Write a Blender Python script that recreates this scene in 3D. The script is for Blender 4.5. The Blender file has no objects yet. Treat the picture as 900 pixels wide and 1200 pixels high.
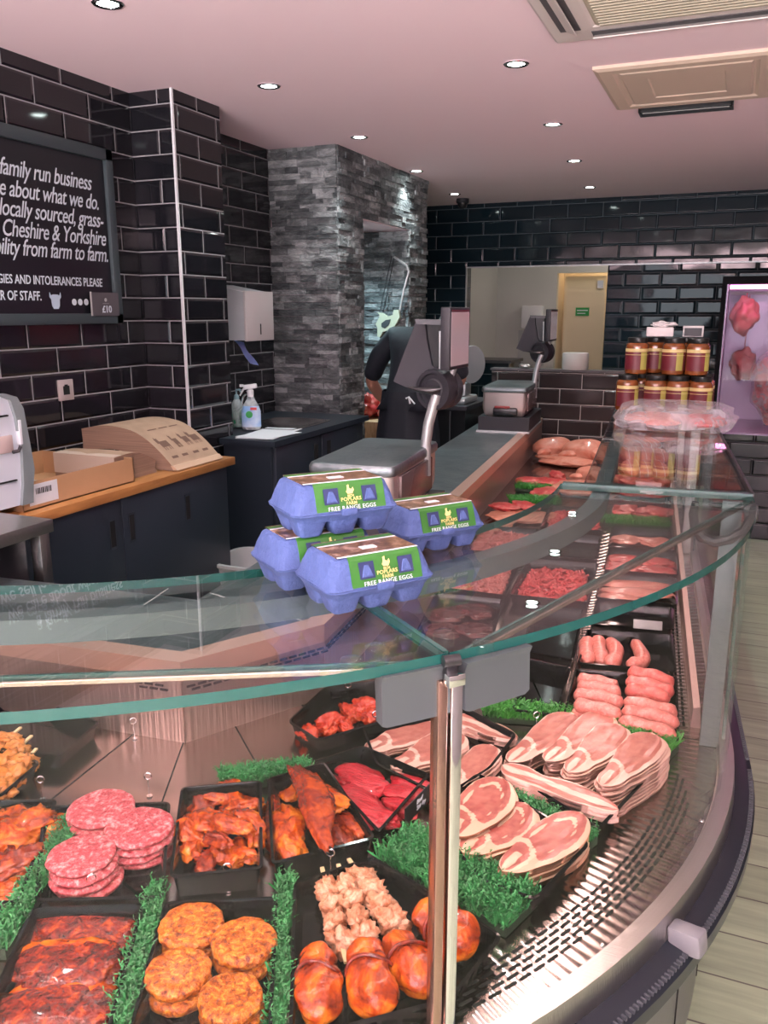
import bpy, bmesh, math, random
from mathutils import Vector, Matrix, Euler, noise
R_ = math.radians
SC = bpy.context.scene
COL = SC.collection
# ------------------------------------------------------------------ camera, world, light, exposure
F, PITCH, YAW, EYE = 980.0, R_(13.5), R_(22.6), 1.55
cam = bpy.data.objects.new('camera', bpy.data.cameras.new('camera'))
COL.objects.link(cam)
cam.location = (0, 0, EYE)
cam.rotation_euler = (R_(90) - PITCH, 0, YAW)
cam.data.sensor_fit = 'VERTICAL'; cam.data.sensor_height = 36; cam.data.lens = F / 1200 * 36
cam.data.clip_start = 0.02; cam.data.clip_end = 60
SC.camera = cam
SC.view_settings.view_transform = 'Standard'
SC.view_settings.look = 'None'
SC.view_settings.gamma = 1
SC.view_settings.exposure = 0.1
SC.view_settings.use_curve_mapping = False
SC.cycles.transparent_max_bounces = 24
SC.cycles.max_bounces = 8
SC.cycles.diffuse_bounces = 4
SC.cycles.sample_clamp_indirect = 10
wd = bpy.data.worlds.new('world'); SC.world = wd; wd.use_nodes = True
wd.node_tree.nodes['Background'].inputs[0].default_value = (0.75, 0.85, 1.0, 1)
wd.node_tree.nodes['Background'].inputs[1].default_value = 0.6

def area(name, loc, rot, sx, sy, power, color, spread=180):
    l = bpy.data.lights.new(name, 'AREA'); l.shape = 'RECTANGLE'; l.size = sx; l.size_y = sy
    l.energy = power; l.color = color; l.spread = R_(spread)
    o = bpy.data.objects.new(name, l); COL.objects.link(o); o.location = loc; o.rotation_euler = rot
    return o
# daylight through the shop window behind the camera
area('shopfront_daylight', (0.2, -4.25, 1.5), (R_(90), 0, 0), 4.6, 1.8, 60, (0.86, 0.93, 1.0))
# added fill light, aimed up from behind the camera to brighten the ceiling
area('ceiling_fill', (0.2, -4.1, 0.55), (R_(152), 0, 0), 4.6, 0.8, 1280, (1.0, 0.90, 0.92), 118)

# ------------------------------------------------------------------ pixel -> world helpers (900x1200 frame)
def ray(px, py):
    x = (px - 450) / F; y = -(py - 600) / F
    f = math.cos(PITCH) + y * math.sin(PITCH); u = -math.sin(PITCH) + y * math.cos(PITCH)
    return (x * math.cos(YAW) - f * math.sin(YAW), x * math.sin(YAW) + f * math.cos(YAW), u)
def PZ(px, py, z):
    r = ray(px, py); t = (z - EYE) / r[2]; return Vector((r[0] * t, r[1] * t, z))
def PX(px, py, X):
    r = ray(px, py); t = X / r[0]; return Vector((X, r[1] * t, EYE + r[2] * t))
def PY(px, py, Y):
    r = ray(px, py); t = Y / r[1]; return Vector((r[0] * t, Y, EYE + r[2] * t))
def mpp(px, py, z):
    p = PZ(px, py, z)
    fw = (-p.x * math.sin(YAW) + p.y * math.cos(YAW)) * math.cos(PITCH) - (z - EYE) * math.sin(PITCH)
    return fw / F

# ------------------------------------------------------------------ materials
def nodes(name):
    m = bpy.data.materials.new(name); m.use_nodes = True
    nt = m.node_tree
    return m, nt, nt.nodes['Principled BSDF']
def N(nt, t, **kw):
    n = nt.nodes.new(t)
    for k, v in kw.items():
        if k.startswith('i_'):
            n.inputs[k[2:].replace('_', ' ')].default_value = v
        else: setattr(n, k, v)
    return n
def c4(c): return (c[0], c[1], c[2], 1)
def ramp(nt, stops, interp='LINEAR'):
    r = nt.nodes.new('ShaderNodeValToRGB'); r.color_ramp.interpolation = interp
    e = r.color_ramp.elements
    while len(e) < len(stops): e.new(0.5)
    for i, (p, c) in enumerate(stops): e[i].position = p; e[i].color = c4(c)
    return r
def mat(name, col, rough=0.5, metal=0.0, coat=0.0, col2=None, nscale=20, bump=0, bscale=60, stretch=None, emis=None, estr=0, alpha=None, trans=0, spec=None, sub=0):
    m, nt, b = nodes(name); L = nt.links
    b.inputs['Base Color'].default_value = c4(col); b.inputs['Roughness'].default_value = rough
    b.inputs['Metallic'].default_value = metal; b.inputs['Coat Weight'].default_value = coat
    b.inputs['Coat Roughness'].default_value = 0.12
    if spec is not None: b.inputs['Specular IOR Level'].default_value = spec
    if trans: b.inputs['Transmission Weight'].default_value = trans
    if alpha is not None: b.inputs['Alpha'].default_value = alpha
    if sub:
        b.inputs['Subsurface Weight'].default_value = sub; b.inputs['Subsurface Radius'].default_value = (0.01, 0.004, 0.003)
    if emis: b.inputs['Emission Color'].default_value = c4(emis); b.inputs['Emission Strength'].default_value = estr
    if col2 is not None or bump:
        tc = N(nt, 'ShaderNodeTexCoord'); mp = N(nt, 'ShaderNodeMapping')
        L.new(tc.outputs['Object'], mp.inputs[0])
        if stretch: mp.inputs['Scale'].default_value = stretch
    if col2 is not None:
        n = N(nt, 'ShaderNodeTexNoise', i_Scale=nscale, i_Detail=5.0); L.new(mp.outputs[0], n.inputs['Vector'])
        r = ramp(nt, [(0.35, col), (0.65, col2)]); L.new(n.outputs['Fac'], r.inputs[0]); L.new(r.outputs[0], b.inputs['Base Color'])
    if bump:
        n2 = N(nt, 'ShaderNodeTexNoise', i_Scale=bscale, i_Detail=4.0); L.new(mp.outputs[0], n2.inputs['Vector'])
        bp = N(nt, 'ShaderNodeBump', i_Strength=bump, i_Distance=0.01); L.new(n2.outputs['Fac'], bp.inputs['Height']); L.new(bp.outputs[0], b.inputs['Normal'])
    return m
def meat(name, c1, c2, c3, scale=25, rough=0.35, coat=0.4, bump=0.5, bscale=60, vor=False, lo=0.3, hi=0.7, dist=0.6, stretch=None):
    """three-tone fleshy surface: c1 lean, c2 mid, c3 fat or spice"""
    c1, c2, c3 = [(c[0] * 0.74, c[1] * 0.58, c[2] * 0.60) for c in (c1, c2, c3)]
    m, nt, b = nodes(name); L = nt.links
    tc = N(nt, 'ShaderNodeTexCoord'); mp = N(nt, 'ShaderNodeMapping'); L.new(tc.outputs['Object'], mp.inputs[0])
    if stretch: mp.inputs['Scale'].default_value = stretch
    n = N(nt, 'ShaderNodeTexNoise', i_Scale=scale, i_Detail=6.0, i_Roughness=0.65, i_Distortion=dist); L.new(mp.outputs[0], n.inputs['Vector'])
    r = ramp(nt, [(lo, c1), ((lo + hi) / 2, c2), (hi, c3)]); L.new(n.outputs['Fac'], r.inputs[0]); L.new(r.outputs[0], b.inputs['Base Color'])
    b.inputs['Roughness'].default_value = rough; b.inputs['Coat Weight'].default_value = coat * 0.6; b.inputs['Coat Roughness'].default_value = 0.12; b.inputs['Specular IOR Level'].default_value = 0.3
    if vor:
        n2 = N(nt, 'ShaderNodeTexVoronoi', i_Scale=bscale); o = n2.outputs['Distance']
    else:
        n2 = N(nt, 'ShaderNodeTexNoise', i_Scale=bscale, i_Detail=4.0); o = n2.outputs['Fac']
    L.new(mp.outputs[0], n2.inputs['Vector'])
    bp = N(nt, 'ShaderNodeBump', i_Strength=bump, i_Distance=0.006); L.new(o, bp.inputs['Height']); L.new(bp.outputs[0], b.inputs['Normal'])
    return m
def fatmat(name, lean, lean2, fat, rough=0.4, rind=None):
    """lean / fat by the mesh attribute 'fat', broken up with noise"""
    m, nt, b = nodes(name); L = nt.links
    a = N(nt, 'ShaderNodeAttribute', attribute_name='fat')
    tc = N(nt, 'ShaderNodeTexCoord')
    n = N(nt, 'ShaderNodeTexNoise', i_Scale=40.0, i_Detail=5.0, i_Distortion=0.8); L.new(tc.outputs['Object'], n.inputs['Vector'])
    n1 = N(nt, 'ShaderNodeTexNoise', i_Scale=90.0, i_Detail=3.0); L.new(tc.outputs['Object'], n1.inputs['Vector'])
    rl = ramp(nt, [(0.35, lean), (0.68, lean2)]); L.new(n1.outputs['Fac'], rl.inputs[0])
    ad = N(nt, 'ShaderNodeMath', operation='MULTIPLY_ADD'); ad.inputs[1].default_value = 1.3; L.new(n.outputs['Fac'], ad.inputs[0]); 
    sb = N(nt, 'ShaderNodeMath', operation='SUBTRACT'); sb.inputs[1].default_value = 0.65; L.new(a.outputs['Fac'], sb.inputs[0]); L.new(sb.outputs[0], ad.inputs[2])
    rf = ramp(nt, [(0.46, (0, 0, 0)), (0.56, (1, 1, 1))]); L.new(ad.outputs[0], rf.inputs[0])
    mx = N(nt, 'ShaderNodeMix', data_type='RGBA'); L.new(rf.outputs[0], mx.inputs[0]); L.new(rl.outputs[0], mx.inputs[6]); mx.inputs[7].default_value = c4(fat)
    L.new(mx.outputs[2], b.inputs['Base Color'])
    b.inputs['Roughness'].default_value = rough; b.inputs['Coat Weight'].default_value = 0.25; b.inputs['Coat Roughness'].default_value = 0.2
    bp = N(nt, 'ShaderNodeBump', i_Strength=0.3, i_Distance=0.003); L.new(n.outputs['Fac'], bp.inputs['Height']); L.new(bp.outputs[0], b.inputs['Normal'])
    return m
def tilemat(name, axis, col, col2, grout, zoff=0.0, uoff=0.0, row=0.107, w=0.32, rough=0.07, mort=0.0028, bev=0.014):
    m, nt, b = nodes(name); L = nt.links
    g = N(nt, 'ShaderNodeNewGeometry'); s = N(nt, 'ShaderNodeSeparateXYZ'); L.new(g.outputs['Position'], s.inputs[0])
    cb = N(nt, 'ShaderNodeCombineXYZ')
    L.new(s.outputs[axis], cb.inputs[0]); L.new(s.outputs[2], cb.inputs[1])
    mp = N(nt, 'ShaderNodeMapping'); mp.inputs['Location'].default_value = (uoff, zoff, 0); L.new(cb.outputs[0], mp.inputs[0])
    def br(ms, sm):
        t = N(nt, 'ShaderNodeTexBrick', offset=0.5, offset_frequency=2, squash=1.0)
        t.inputs['Scale'].default_value = 1; t.inputs['Mortar Size'].default_value = ms; t.inputs['Mortar Smooth'].default_value = sm
        t.inputs['Brick Width'].default_value = w; t.inputs['Row Height'].default_value = row; t.inputs['Bias'].default_value = 0
        L.new(mp.outputs[0], t.inputs['Vector']); return t
    t1 = br(mort, 0.0); t1.inputs['Color1'].default_value = c4(col); t1.inputs['Color2'].default_value = c4(col2); t1.inputs['Mortar'].default_value = c4(grout)
    t2 = br(bev, 1.0)
    L.new(t1.outputs['Color'], b.inputs['Base Color'])
    mr = N(nt, 'ShaderNodeMath', operation='MULTIPLY_ADD'); mr.inputs[1].default_value = 0.6; mr.inputs[2].default_value = rough; L.new(t1.outputs['Fac'], mr.inputs[0]); L.new(mr.outputs[0], b.inputs['Roughness'])
    # slight tilt of every tile so reflections break from tile to tile
    nz = N(nt, 'ShaderNodeTexNoise', i_Scale=3.0, i_Detail=1.0); L.new(g.outputs['Position'], nz.inputs['Vector'])
    b1 = N(nt, 'ShaderNodeBump', i_Strength=0.25, i_Distance=0.02); L.new(nz.outputs['Fac'], b1.inputs['Height'])
    bp = N(nt, 'ShaderNodeBump', i_Strength=0.8, i_Distance=0.006); bp.invert = True; L.new(t2.outputs['Fac'], bp.inputs['Height']); L.new(b1.outputs[0], bp.inputs['Normal'])
    L.new(bp.outputs[0], b.inputs['Normal'])
    return m
def glassmat(name, tint=(0.93, 0.97, 0.955), k=1.0):
    m = bpy.data.materials.new(name); m.use_nodes = True; nt = m.node_tree; nt.nodes.clear(); L = nt.links
    o = N(nt, 'ShaderNodeOutputMaterial'); mx = N(nt, 'ShaderNodeMixShader'); t = N(nt, 'ShaderNodeBsdfTransparent'); g = N(nt, 'ShaderNodeBsdfGlossy')
    t.inputs[0].default_value = c4(tint); g.inputs['Roughness'].default_value = 0.01; g.inputs[0].default_value = (1, 1, 1, 1)
    f = N(nt, 'ShaderNodeLayerWeight'); f.inputs[0].default_value = 0.5
    pw = N(nt, 'ShaderNodeMath', operation='POWER'); pw.inputs[1].default_value = 5.0; L.new(f.outputs['Facing'], pw.inputs[0])
    mu = N(nt, 'ShaderNodeMath', operation='MULTIPLY_ADD'); mu.inputs[1].default_value = 0.9 * k; mu.inputs[2].default_value = 0.04 * k; mu.use_clamp = True
    L.new(pw.outputs[0], mu.inputs[0]); L.new(mu.outputs[0], mx.inputs[0]); L.new(t.outputs[0], mx.inputs[1]); L.new(g.outputs[0], mx.inputs[2]); L.new(mx.outputs[0], o.inputs[0])
    return m
def filmmat(name, tint, op, rough=0.15):
    m = bpy.data.materials.new(name); m.use_nodes = True; nt = m.node_tree; L = nt.links
    o = nt.nodes['Material Output']; b = nt.nodes['Principled BSDF']; b.inputs['Base Color'].default_value = c4(tint); b.inputs['Roughness'].default_value = rough
    tc = N(nt, 'ShaderNodeTexCoord'); n = N(nt, 'ShaderNodeTexNoise', i_Scale=14.0, i_Detail=4.0, i_Distortion=1.5); L.new(tc.outputs['Object'], n.inputs['Vector'])
    bp = N(nt, 'ShaderNodeBump', i_Strength=0.8, i_Distance=0.02); L.new(n.outputs['Fac'], bp.inputs['Height']); L.new(bp.outputs[0], b.inputs['Normal'])
    r = ramp(nt, [(0.3, (op * 0.4,) * 3), (0.75, (min(1, op * 1.8),) * 3)]); L.new(n.outputs['Fac'], r.inputs[0])
    mx = N(nt, 'ShaderNodeMixShader'); t = N(nt, 'ShaderNodeBsdfTransparent')
    L.new(r.outputs[0], mx.inputs[0]); L.new(t.outputs[0], mx.inputs[1]); L.new(b.outputs[0], mx.inputs[2]); L.new(mx.outputs[0], o.inputs[0])
    return m
def emit(name, col, s):
    m = bpy.data.materials.new(name); m.use_nodes = True; nt = m.node_tree; nt.nodes.clear()
    o = N(nt, 'ShaderNodeOutputMaterial'); e = N(nt, 'ShaderNodeEmission'); e.inputs[0].default_value = c4(col); e.inputs[1].default_value = s
    nt.links.new(e.outputs[0], o.inputs[0]); return m

TL = tilemat('black_metro_tile_y', 1, (0.010, 0.010, 0.013), (0.016, 0.015, 0.019), (0.36, 0.35, 0.35), zoff=0.02, uoff=0.06)
TX = tilemat('black_metro_tile_x', 0, (0.012, 0.013, 0.018), (0.018, 0.018, 0.022), (0.34, 0.34, 0.35), zoff=0.02, uoff=0.1)
TF = tilemat('navy_metro_tile', 0, (0.006, 0.016, 0.024), (0.010, 0.022, 0.032), (0.10, 0.13, 0.15), zoff=0.03, uoff=0.0)
TH = tilemat('brown_metro_tile', 0, (0.030, 0.022, 0.022), (0.04, 0.03, 0.03), (0.42, 0.37, 0.35), zoff=0.045, rough=0.12)
CEIL = mat('ceiling_pink_glow', (0.90, 0.68, 0.73), 0.8)  # pink glow of the counter lamps tinted into the base colour
WHITE = mat('white_plastic', (0.75, 0.76, 0.78), 0.35)
BWALL = mat('pale_wall_cladding', (0.55, 0.55, 0.52), 0.35, bump=0.1, bscale=3)
STEEL = mat('brushed_steel', (0.62, 0.60, 0.58), 0.28, 1.0, bump=0.15, bscale=30, stretch=(1, 12, 1))
STEELD = mat('worktop_steel', (0.17, 0.21, 0.22), 0.36, 0.85, bump=0.2, bscale=50, col2=(0.23, 0.27, 0.28), nscale=9)
RISER = mat('grained_steel', (0.46, 0.34, 0.30), 0.34, 0.85, bump=0.35, bscale=60, stretch=(1.5, 1.5, 0.05))
CHROME = mat('chrome', (0.85, 0.85, 0.86), 0.06, 1.0)
ALU = mat('satin_aluminium', (0.55, 0.56, 0.57), 0.35, 0.7)
GREYP = mat('grey_cover_metal', (0.085, 0.10, 0.108), 0.4, 0.3)
BANDM = mat('canopy_grey', (0.13, 0.155, 0.16), 0.45, 0.3)
BLACKP = mat('black_plastic', (0.012, 0.012, 0.014), 0.28, coat=0.3)
DARKP = mat('charcoal_plastic', (0.020, 0.019, 0.025), 0.5)
TRAYM = mat('black_tray_plastic', (0.004, 0.004, 0.005), 0.1, coat=0.0, spec=0.2, bump=0.06, bscale=12)
VOID = mat('slot_dark', (0.004, 0.004, 0.004), 0.9)
CAB = mat('blue_grey_cabinet', (0.018, 0.026, 0.037), 0.42)
OAK = mat('oak_worktop', (0.42, 0.19, 0.06), 0.4, col2=(0.33, 0.14, 0.045), nscale=8, stretch=(8, 1, 8), bump=0.1)
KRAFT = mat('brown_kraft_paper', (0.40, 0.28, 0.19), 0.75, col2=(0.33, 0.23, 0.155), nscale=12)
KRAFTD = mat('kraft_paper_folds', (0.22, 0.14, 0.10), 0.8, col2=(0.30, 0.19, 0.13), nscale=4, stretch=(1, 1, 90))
CARD = mat('cardboard', (0.50, 0.29, 0.15), 0.75, col2=(0.45, 0.26, 0.13), nscale=6)
CARDI = mat('cardboard_inside', (0.38, 0.24, 0.12), 0.8)
INK = mat('brown_print', (0.14, 0.08, 0.055), 0.8)
PAPER = mat('white_paper', (0.72, 0.76, 0.80), 0.6)
SLATE = mat('blackboard_slate', (0.008, 0.009, 0.013), 0.35)
FRAME = mat('blackboard_frame', (0.045, 0.062, 0.07), 0.45)
CHALK = mat('chalk_white', (0.62, 0.68, 0.74), 0.7)
GLASS = glassmat('clear_glass')
GLASSF = glassmat('front_glass', (0.97, 0.975, 0.97), 0.33)
GEDGE = mat('green_glass_edge', (0.008, 0.075, 0.065), 0.12, coat=0.5)
GSEAM = mat('dark_glass_edge', (0.03, 0.09, 0.08), 0.15, coat=0.4)
PULP = mat('blue_egg_pulp', (0.055, 0.09, 0.24), 0.8, col2=(0.065, 0.105, 0.28), nscale=60, bump=0.3, bscale=160)
GREENL = mat('green_label', (0.035, 0.16, 0.025), 0.35)
PICT = meat('label_picture', (0.02, 0.02, 0.01), (0.20, 0.13, 0.05), (0.62, 0.55, 0.42), scale=55, bump=0, rough=0.3)
YEL = mat('yellow_print', (0.75, 0.62, 0.25), 0.5)
LEAF = mat('plastic_parsley', (0.012, 0.12, 0.028), 0.45, col2=(0.035, 0.25, 0.065), nscale=40)
LEAFB = mat('bright_plastic_grass', (0.02, 0.16, 0.02), 0.45, col2=(0.05, 0.28, 0.03), nscale=40)
WOODS = mat('bamboo_stick', (0.62, 0.48, 0.26), 0.6)
NAVY = mat('navy_workwear', (0.004, 0.006, 0.013), 0.75, bump=0.3, bscale=14)
SKIN = mat('skin', (0.42, 0.20, 0.14), 0.5)
HAIR = mat('dark_hair', (0.03, 0.02, 0.015), 0.6)
SCREEN = mat('pink_lit_screen', (0.26, 0.21, 0.22), 0.12, coat=0.6, emis=(0.62, 0.46, 0.46), estr=0.25)
# meats
M_BURG = meat('pink_beef_mince', (0.36, 0.03, 0.04), (0.62, 0.13, 0.15), (0.98, 0.66, 0.62), scale=120, bump=1.0, bscale=170, rough=0.45, coat=0.2, dist=0.2)
M_SPICE = meat('spiced_burger', (0.17, 0.025, 0.005), (0.56, 0.17, 0.012), (0.90, 0.46, 0.06), scale=90, bump=1.0, bscale=120, rough=0.3, lo=0.36, hi=0.64)
M_TIKKA = meat('orange_glaze', (0.17, 0.012, 0.004), (0.54, 0.085, 0.006), (0.88, 0.32, 0.015), scale=26, lo=0.33, hi=0.66, bump=0.9, bscale=60, rough=0.25, coat=0.8)
M_TIKKAD = meat('dark_barbecue_glaze', (0.09, 0.008, 0.006), (0.28, 0.03, 0.008), (0.58, 0.11, 0.010), scale=28, lo=0.33, hi=0.66, bump=0.9, bscale=60, rough=0.25, coat=0.8)
M_STEAK = meat('peppered_glaze', (0.05, 0.005, 0.003), (0.24, 0.022, 0.011), (0.66, 0.13, 0.015), scale=50, bump=1.0, bscale=130, rough=0.22, coat=0.9, lo=0.35, hi=0.72)
M_WING = meat('red_marinade', (0.36, 0.015, 0.008), (0.58, 0.05, 0.015), (0.72, 0.16, 0.035), scale=40, bump=0.7, bscale=70, rough=0.25, coat=0.8)
M_BEEF = meat('raw_beef', (0.28, 0.004, 0.015), (0.48, 0.012, 0.03), (0.62, 0.08, 0.09), scale=26, bump=0.8, bscale=50, rough=0.35, stretch=(1, 4, 2))
M_PORK = meat('raw_pork', (0.56, 0.14, 0.10), (0.66, 0.25, 0.18), (0.76, 0.45, 0.35), scale=26, bump=0.4, bscale=40, rough=0.4)
M_PORKR = meat('red_pork', (0.44, 0.025, 0.03), (0.58, 0.07, 0.065), (0.74, 0.34, 0.26), scale=20, bump=0.4, bscale=40, rough=0.4)
M_SAUS = meat('sausage_skin', (0.60, 0.17, 0.13), (0.72, 0.28, 0.22), (0.86, 0.50, 0.41), scale=90, bump=0.25, bscale=120, rough=0.35, coat=0.4)
M_SAUSR = meat('red_sausage_skin', (0.66, 0.13, 0.11), (0.76, 0.21, 0.17), (0.86, 0.38, 0.30), scale=90, bump=0.25, bscale=120, rough=0.35, coat=0.4)
M_MINCE = meat('red_mince', (0.55, 0.04, 0.045), (0.70, 0.08, 0.08), (0.80, 0.25, 0.22), scale=60, bump=0.5, bscale=120, rough=0.4)
M_MINCEP = meat('pale_mince', (0.58, 0.13, 0.11), (0.70, 0.24, 0.20), (0.82, 0.48, 0.40), scale=60, bump=0.5, bscale=120, rough=0.4)
M_LIVER = meat('liver', (0.05, 0.012, 0.012), (0.10, 0.02, 0.02), (0.22, 0.07, 0.06), scale=12, bump=0.2, bscale=30, rough=0.15, coat=0.9)
M_CHICK = meat('chicken_skin', (0.60, 0.23, 0.14), (0.70, 0.34, 0.22), (0.78, 0.50, 0.36), scale=14, bump=0.5, bscale=70, rough=0.4)
M_KEBAB = meat('herbed_chicken', (0.40, 0.15, 0.05), (0.70, 0.40, 0.21), (0.90, 0.70, 0.46), scale=50, bump=0.5, bscale=100, rough=0.35, lo=0.35, hi=0.62)
M_KEBY = meat('yellow_marinade', (0.50, 0.17, 0.025), (0.64, 0.29, 0.05), (0.72, 0.42, 0.13), scale=22, bump=0.4, bscale=50, rough=0.3)
M_BACON = fatmat('bacon', (0.31, 0.085, 0.065), (0.41, 0.155, 0.115), (0.60, 0.40, 0.32))
M_BACONS = fatmat('smoked_bacon', (0.28, 0.055, 0.045), (0.38, 0.12, 0.09), (0.58, 0.40, 0.28))
M_RIND = meat('bacon_rind', (0.56, 0.28, 0.14), (0.68, 0.42, 0.24), (0.80, 0.62, 0.42), scale=60, bump=0.3, bscale=80, rough=0.4, stretch=(1, 1, 6))
M_EDGE = meat('bacon_edge', (0.62, 0.34, 0.26), (0.74, 0.55, 0.45), (0.84, 0.74, 0.62), scale=50, bump=0.3, bscale=80, rough=0.4)

# ------------------------------------------------------------------ mesh helpers
class MB:
    def __init__(s): s.bm = bmesh.new()
    def face(s, vs, mi=0):
        try:
            f = s.bm.faces.new(vs); f.material_index = mi; return f
        except ValueError: return None
    def rings(s, rings, mi=0, cap0=True, cap1=True, closed=True, mcap=None):
        rv = [[s.bm.verts.new(p) for p in r] for r in rings]; n = len(rings[0])
        for a, b in zip(rv, rv[1:]):
            for i in range(n if closed else n - 1):
                j = (i + 1) % n; s.face((a[i], a[j], b[j], b[i]), mi)
        if cap0: s.face(list(reversed(rv[0])), mi if mcap is None else mcap)
        if cap1: s.face(rv[-1], mi if mcap is None else mcap)
        return rv
    def obox(s, c, size, rot=None, mi=0, bev=0):
        M = Matrix.Translation(Vector(c)) @ (rot.to_matrix().to_4x4() if isinstance(rot, Euler) else (rot.to_4x4() if rot is not None else Matrix()))
        r = bmesh.ops.create_cube(s.bm, size=1, matrix=M @ Matrix.Diagonal((size[0], size[1], size[2], 1)))
        fs = set(f for v in r['verts'] for f in v.link_faces)
        for f in fs: f.material_index = mi
        if bev:
            es = list(set(e for f in fs for e in f.edges))
            rr = bmesh.ops.bevel(s.bm, geom=es, offset=bev, segments=2, affect='EDGES', profile=0.5)
            for f in rr['faces']: f.material_index = mi
    def box(s, x0, x1, y0, y1, z0, z1, mi=0, bev=0):
        s.obox(((x0 + x1) / 2, (y0 + y1) / 2, (z0 + z1) / 2), (abs(x1 - x0), abs(y1 - y0), abs(z1 - z0)), None, mi, bev)
    def prism(s, pts, z0, z1, mi=0, mtop=None):
        a = [Vector((p[0], p[1], z0)) for p in pts]; b = [Vector((p[0], p[1], z1)) for p in pts]
        s.rings([a, b], mi, mcap=mtop)
    def tube(s, path, r, seg=10, mi=0, cap=True):
        path = [Vector(p) for p in path]; n = len(path); rs = r if isinstance(r, (list, tuple)) else [r] * n
        rings = []; up = None
        for i, p in enumerate(path):
            t = (path[min(i + 1, n - 1)] - path[max(i - 1, 0)]).normalized()
            if up is None: up = Vector((0, 0, 1)) if abs(t.z) < 0.9 else Vector((1, 0, 0))
            a = t.cross(up).normalized(); b = a.cross(t).normalized(); up = b
            rings.append([p + (a * math.cos(2 * math.pi * k / seg) + b * math.sin(2 * math.pi * k / seg)) * rs[i] for k in range(seg)])
        s.rings(rings, mi, cap, cap)
    def lathe(s, prof, c=(0, 0, 0), seg=28, mi=0, M=None, mis=None):
        c = Vector(c)
        rings = []
        for r, z in prof:
            ring = []
            for k in range(seg):
                a = 2 * math.pi * k / seg; p = Vector((max(r, 1e-4) * math.cos(a), max(r, 1e-4) * math.sin(a), z))
                ring.append((M @ p if M else p) + c)
            rings.append(ring)
        n0 = len(s.bm.faces); s.rings(rings, mi)
        if mis:
            s.bm.faces.ensure_lookup_table()
            for i, m_ in enumerate(mis):
                for k in range(seg): s.bm.faces[n0 + i * seg + k].material_index = m_
    def blob(s, c, r, rot=None, seed=0, amp=0.25, freq=1.6, sub=4, flat=0.0, mi=0, fine=0.0, wr=0.0, bend=0.0):
        rr = bmesh.ops.create_icosphere(s.bm, subdivisions=sub, radius=1)
        M = rot.to_matrix() if rot else Matrix.Identity(3); c = Vector(c); off = Vector((seed * 7.13, seed * 3.7, seed * 1.9))
        for v in rr['verts']:
            d = v.co.copy(); k = 1 + amp * noise.noise(d * freq + off) * 1.6 + (fine * noise.noise(d * freq * 4 + off) if fine else 0)
            p = Vector((d.x * r[0] * k, d.y * r[1] * k, d.z * r[2] * k))
            if wr: k2 = 1 - wr * (1 - min(1, abs(noise.noise(Vector((d.x * 1.2, d.y * 2.6, d.z * 2.6)) * freq * 1.3 + off)) * 3.2)) ** 2; p = p * k2
            if bend: p.y += bend * r[1] * math.sin(d.x * 2.3 + seed); p.z += abs(bend) * r[2] * 0.5 * math.cos(d.x * 2.0 + seed * 1.7)
            if flat and p.z < -r[2] * flat: p.z = -r[2] * flat
            v.co = M @ p + c
        for f in set(f for v in rr['verts'] for f in v.link_faces): f.material_index = mi
def link(o, parent=None):
    COL.objects.link(o)
    if parent is not None: o.parent = parent
    return o
def tag(o, label=None, cat=None, group=None, kind=None):
    if label: o['label'] = label
    if cat: o['category'] = cat
    if group: o['group'] = group
    if kind: o['kind'] = kind
    return o
def obj(name, mb, mats, parent=None, label=None, cat=None, group=None, kind=None, world=True, smooth=35, origin=None):
    """link as ONE mesh object; meshes are drawn in world coordinates and moved into the thing's own frame"""
    me = bpy.data.meshes.new(name); bm = mb.bm
    bmesh.ops.recalc_face_normals(bm, faces=bm.faces[:])
    o = bpy.data.objects.new(name, me)
    if world:
        if parent is not None: 
            Mi = wmat(parent).inverted(); bmesh.ops.transform(bm, matrix=Mi, verts=bm.verts[:])
        elif kind != 'structure':
            if origin is None:
                xs = [v.co for v in bm.verts]; lo = Vector([min(v[i] for v in xs) for i in range(3)]); hi = Vector([max(v[i] for v in xs) for i in range(3)])
                origin = Vector(((lo.x + hi.x) / 2, (lo.y + hi.y) / 2, lo.z))
            origin = Vector(origin); bmesh.ops.translate(bm, vec=-origin, verts=bm.verts[:]); o.location = origin
    bm.to_mesh(me); bm.free()
    for m in (mats if isinstance(mats, (list, tuple)) else [mats]): me.materials.append(m)
    if smooth is not None:
        me.polygons.foreach_set('use_smooth', [True] * len(me.polygons))
        if smooth < 180: me.set_sharp_from_angle(angle=R_(smooth))
    link(o, parent)
    tag(o, label, cat, group, kind)
    return o
def wmat(o):
    M = Matrix.LocRotScale(o.location, o.rotation_euler, o.scale)
    return (wmat(o.parent) @ M) if o.parent else M
def thing(name, loc, label, cat, group=None, rz=0):
    o = bpy.data.objects.new(name, None); o.empty_display_size = 0.02; o.location = loc; o.rotation_euler = (0, 0, rz)
    COL.objects.link(o); return tag(o, label, cat, group)
def copy_tree(o, parent=None):
    c = o.copy(); COL.objects.link(c)
    if parent is not None: c.parent = parent
    for ch in [q for q in COL.objects if q.parent == o]: copy_tree(ch, c)
    return c
def struct(name, mb, m, parent=None, smooth=35):
    return obj(name, mb, m, parent, kind=None if parent is not None else 'structure', smooth=smooth, world=parent is None or True)
def text_mesh(s, size, extrude=0.0004, shear=0.0, align='LEFT', bold=0.0, space=1.0):
    cu = bpy.data.curves.new('t', 'FONT'); cu.body = s; cu.size = size; cu.extrude = extrude; cu.shear = shear; cu.align_x = align; cu.offset = bold; cu.space_character = space
    cu.resolution_u = 3
    o = bpy.data.objects.new('t', cu); COL.objects.link(o)
    dg = bpy.context.evaluated_depsgraph_get(); me = bpy.data.meshes.new_from_object(o.evaluated_get(dg))
    bpy.data.objects.remove(o); bpy.data.curves.remove(cu); return me
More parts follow.
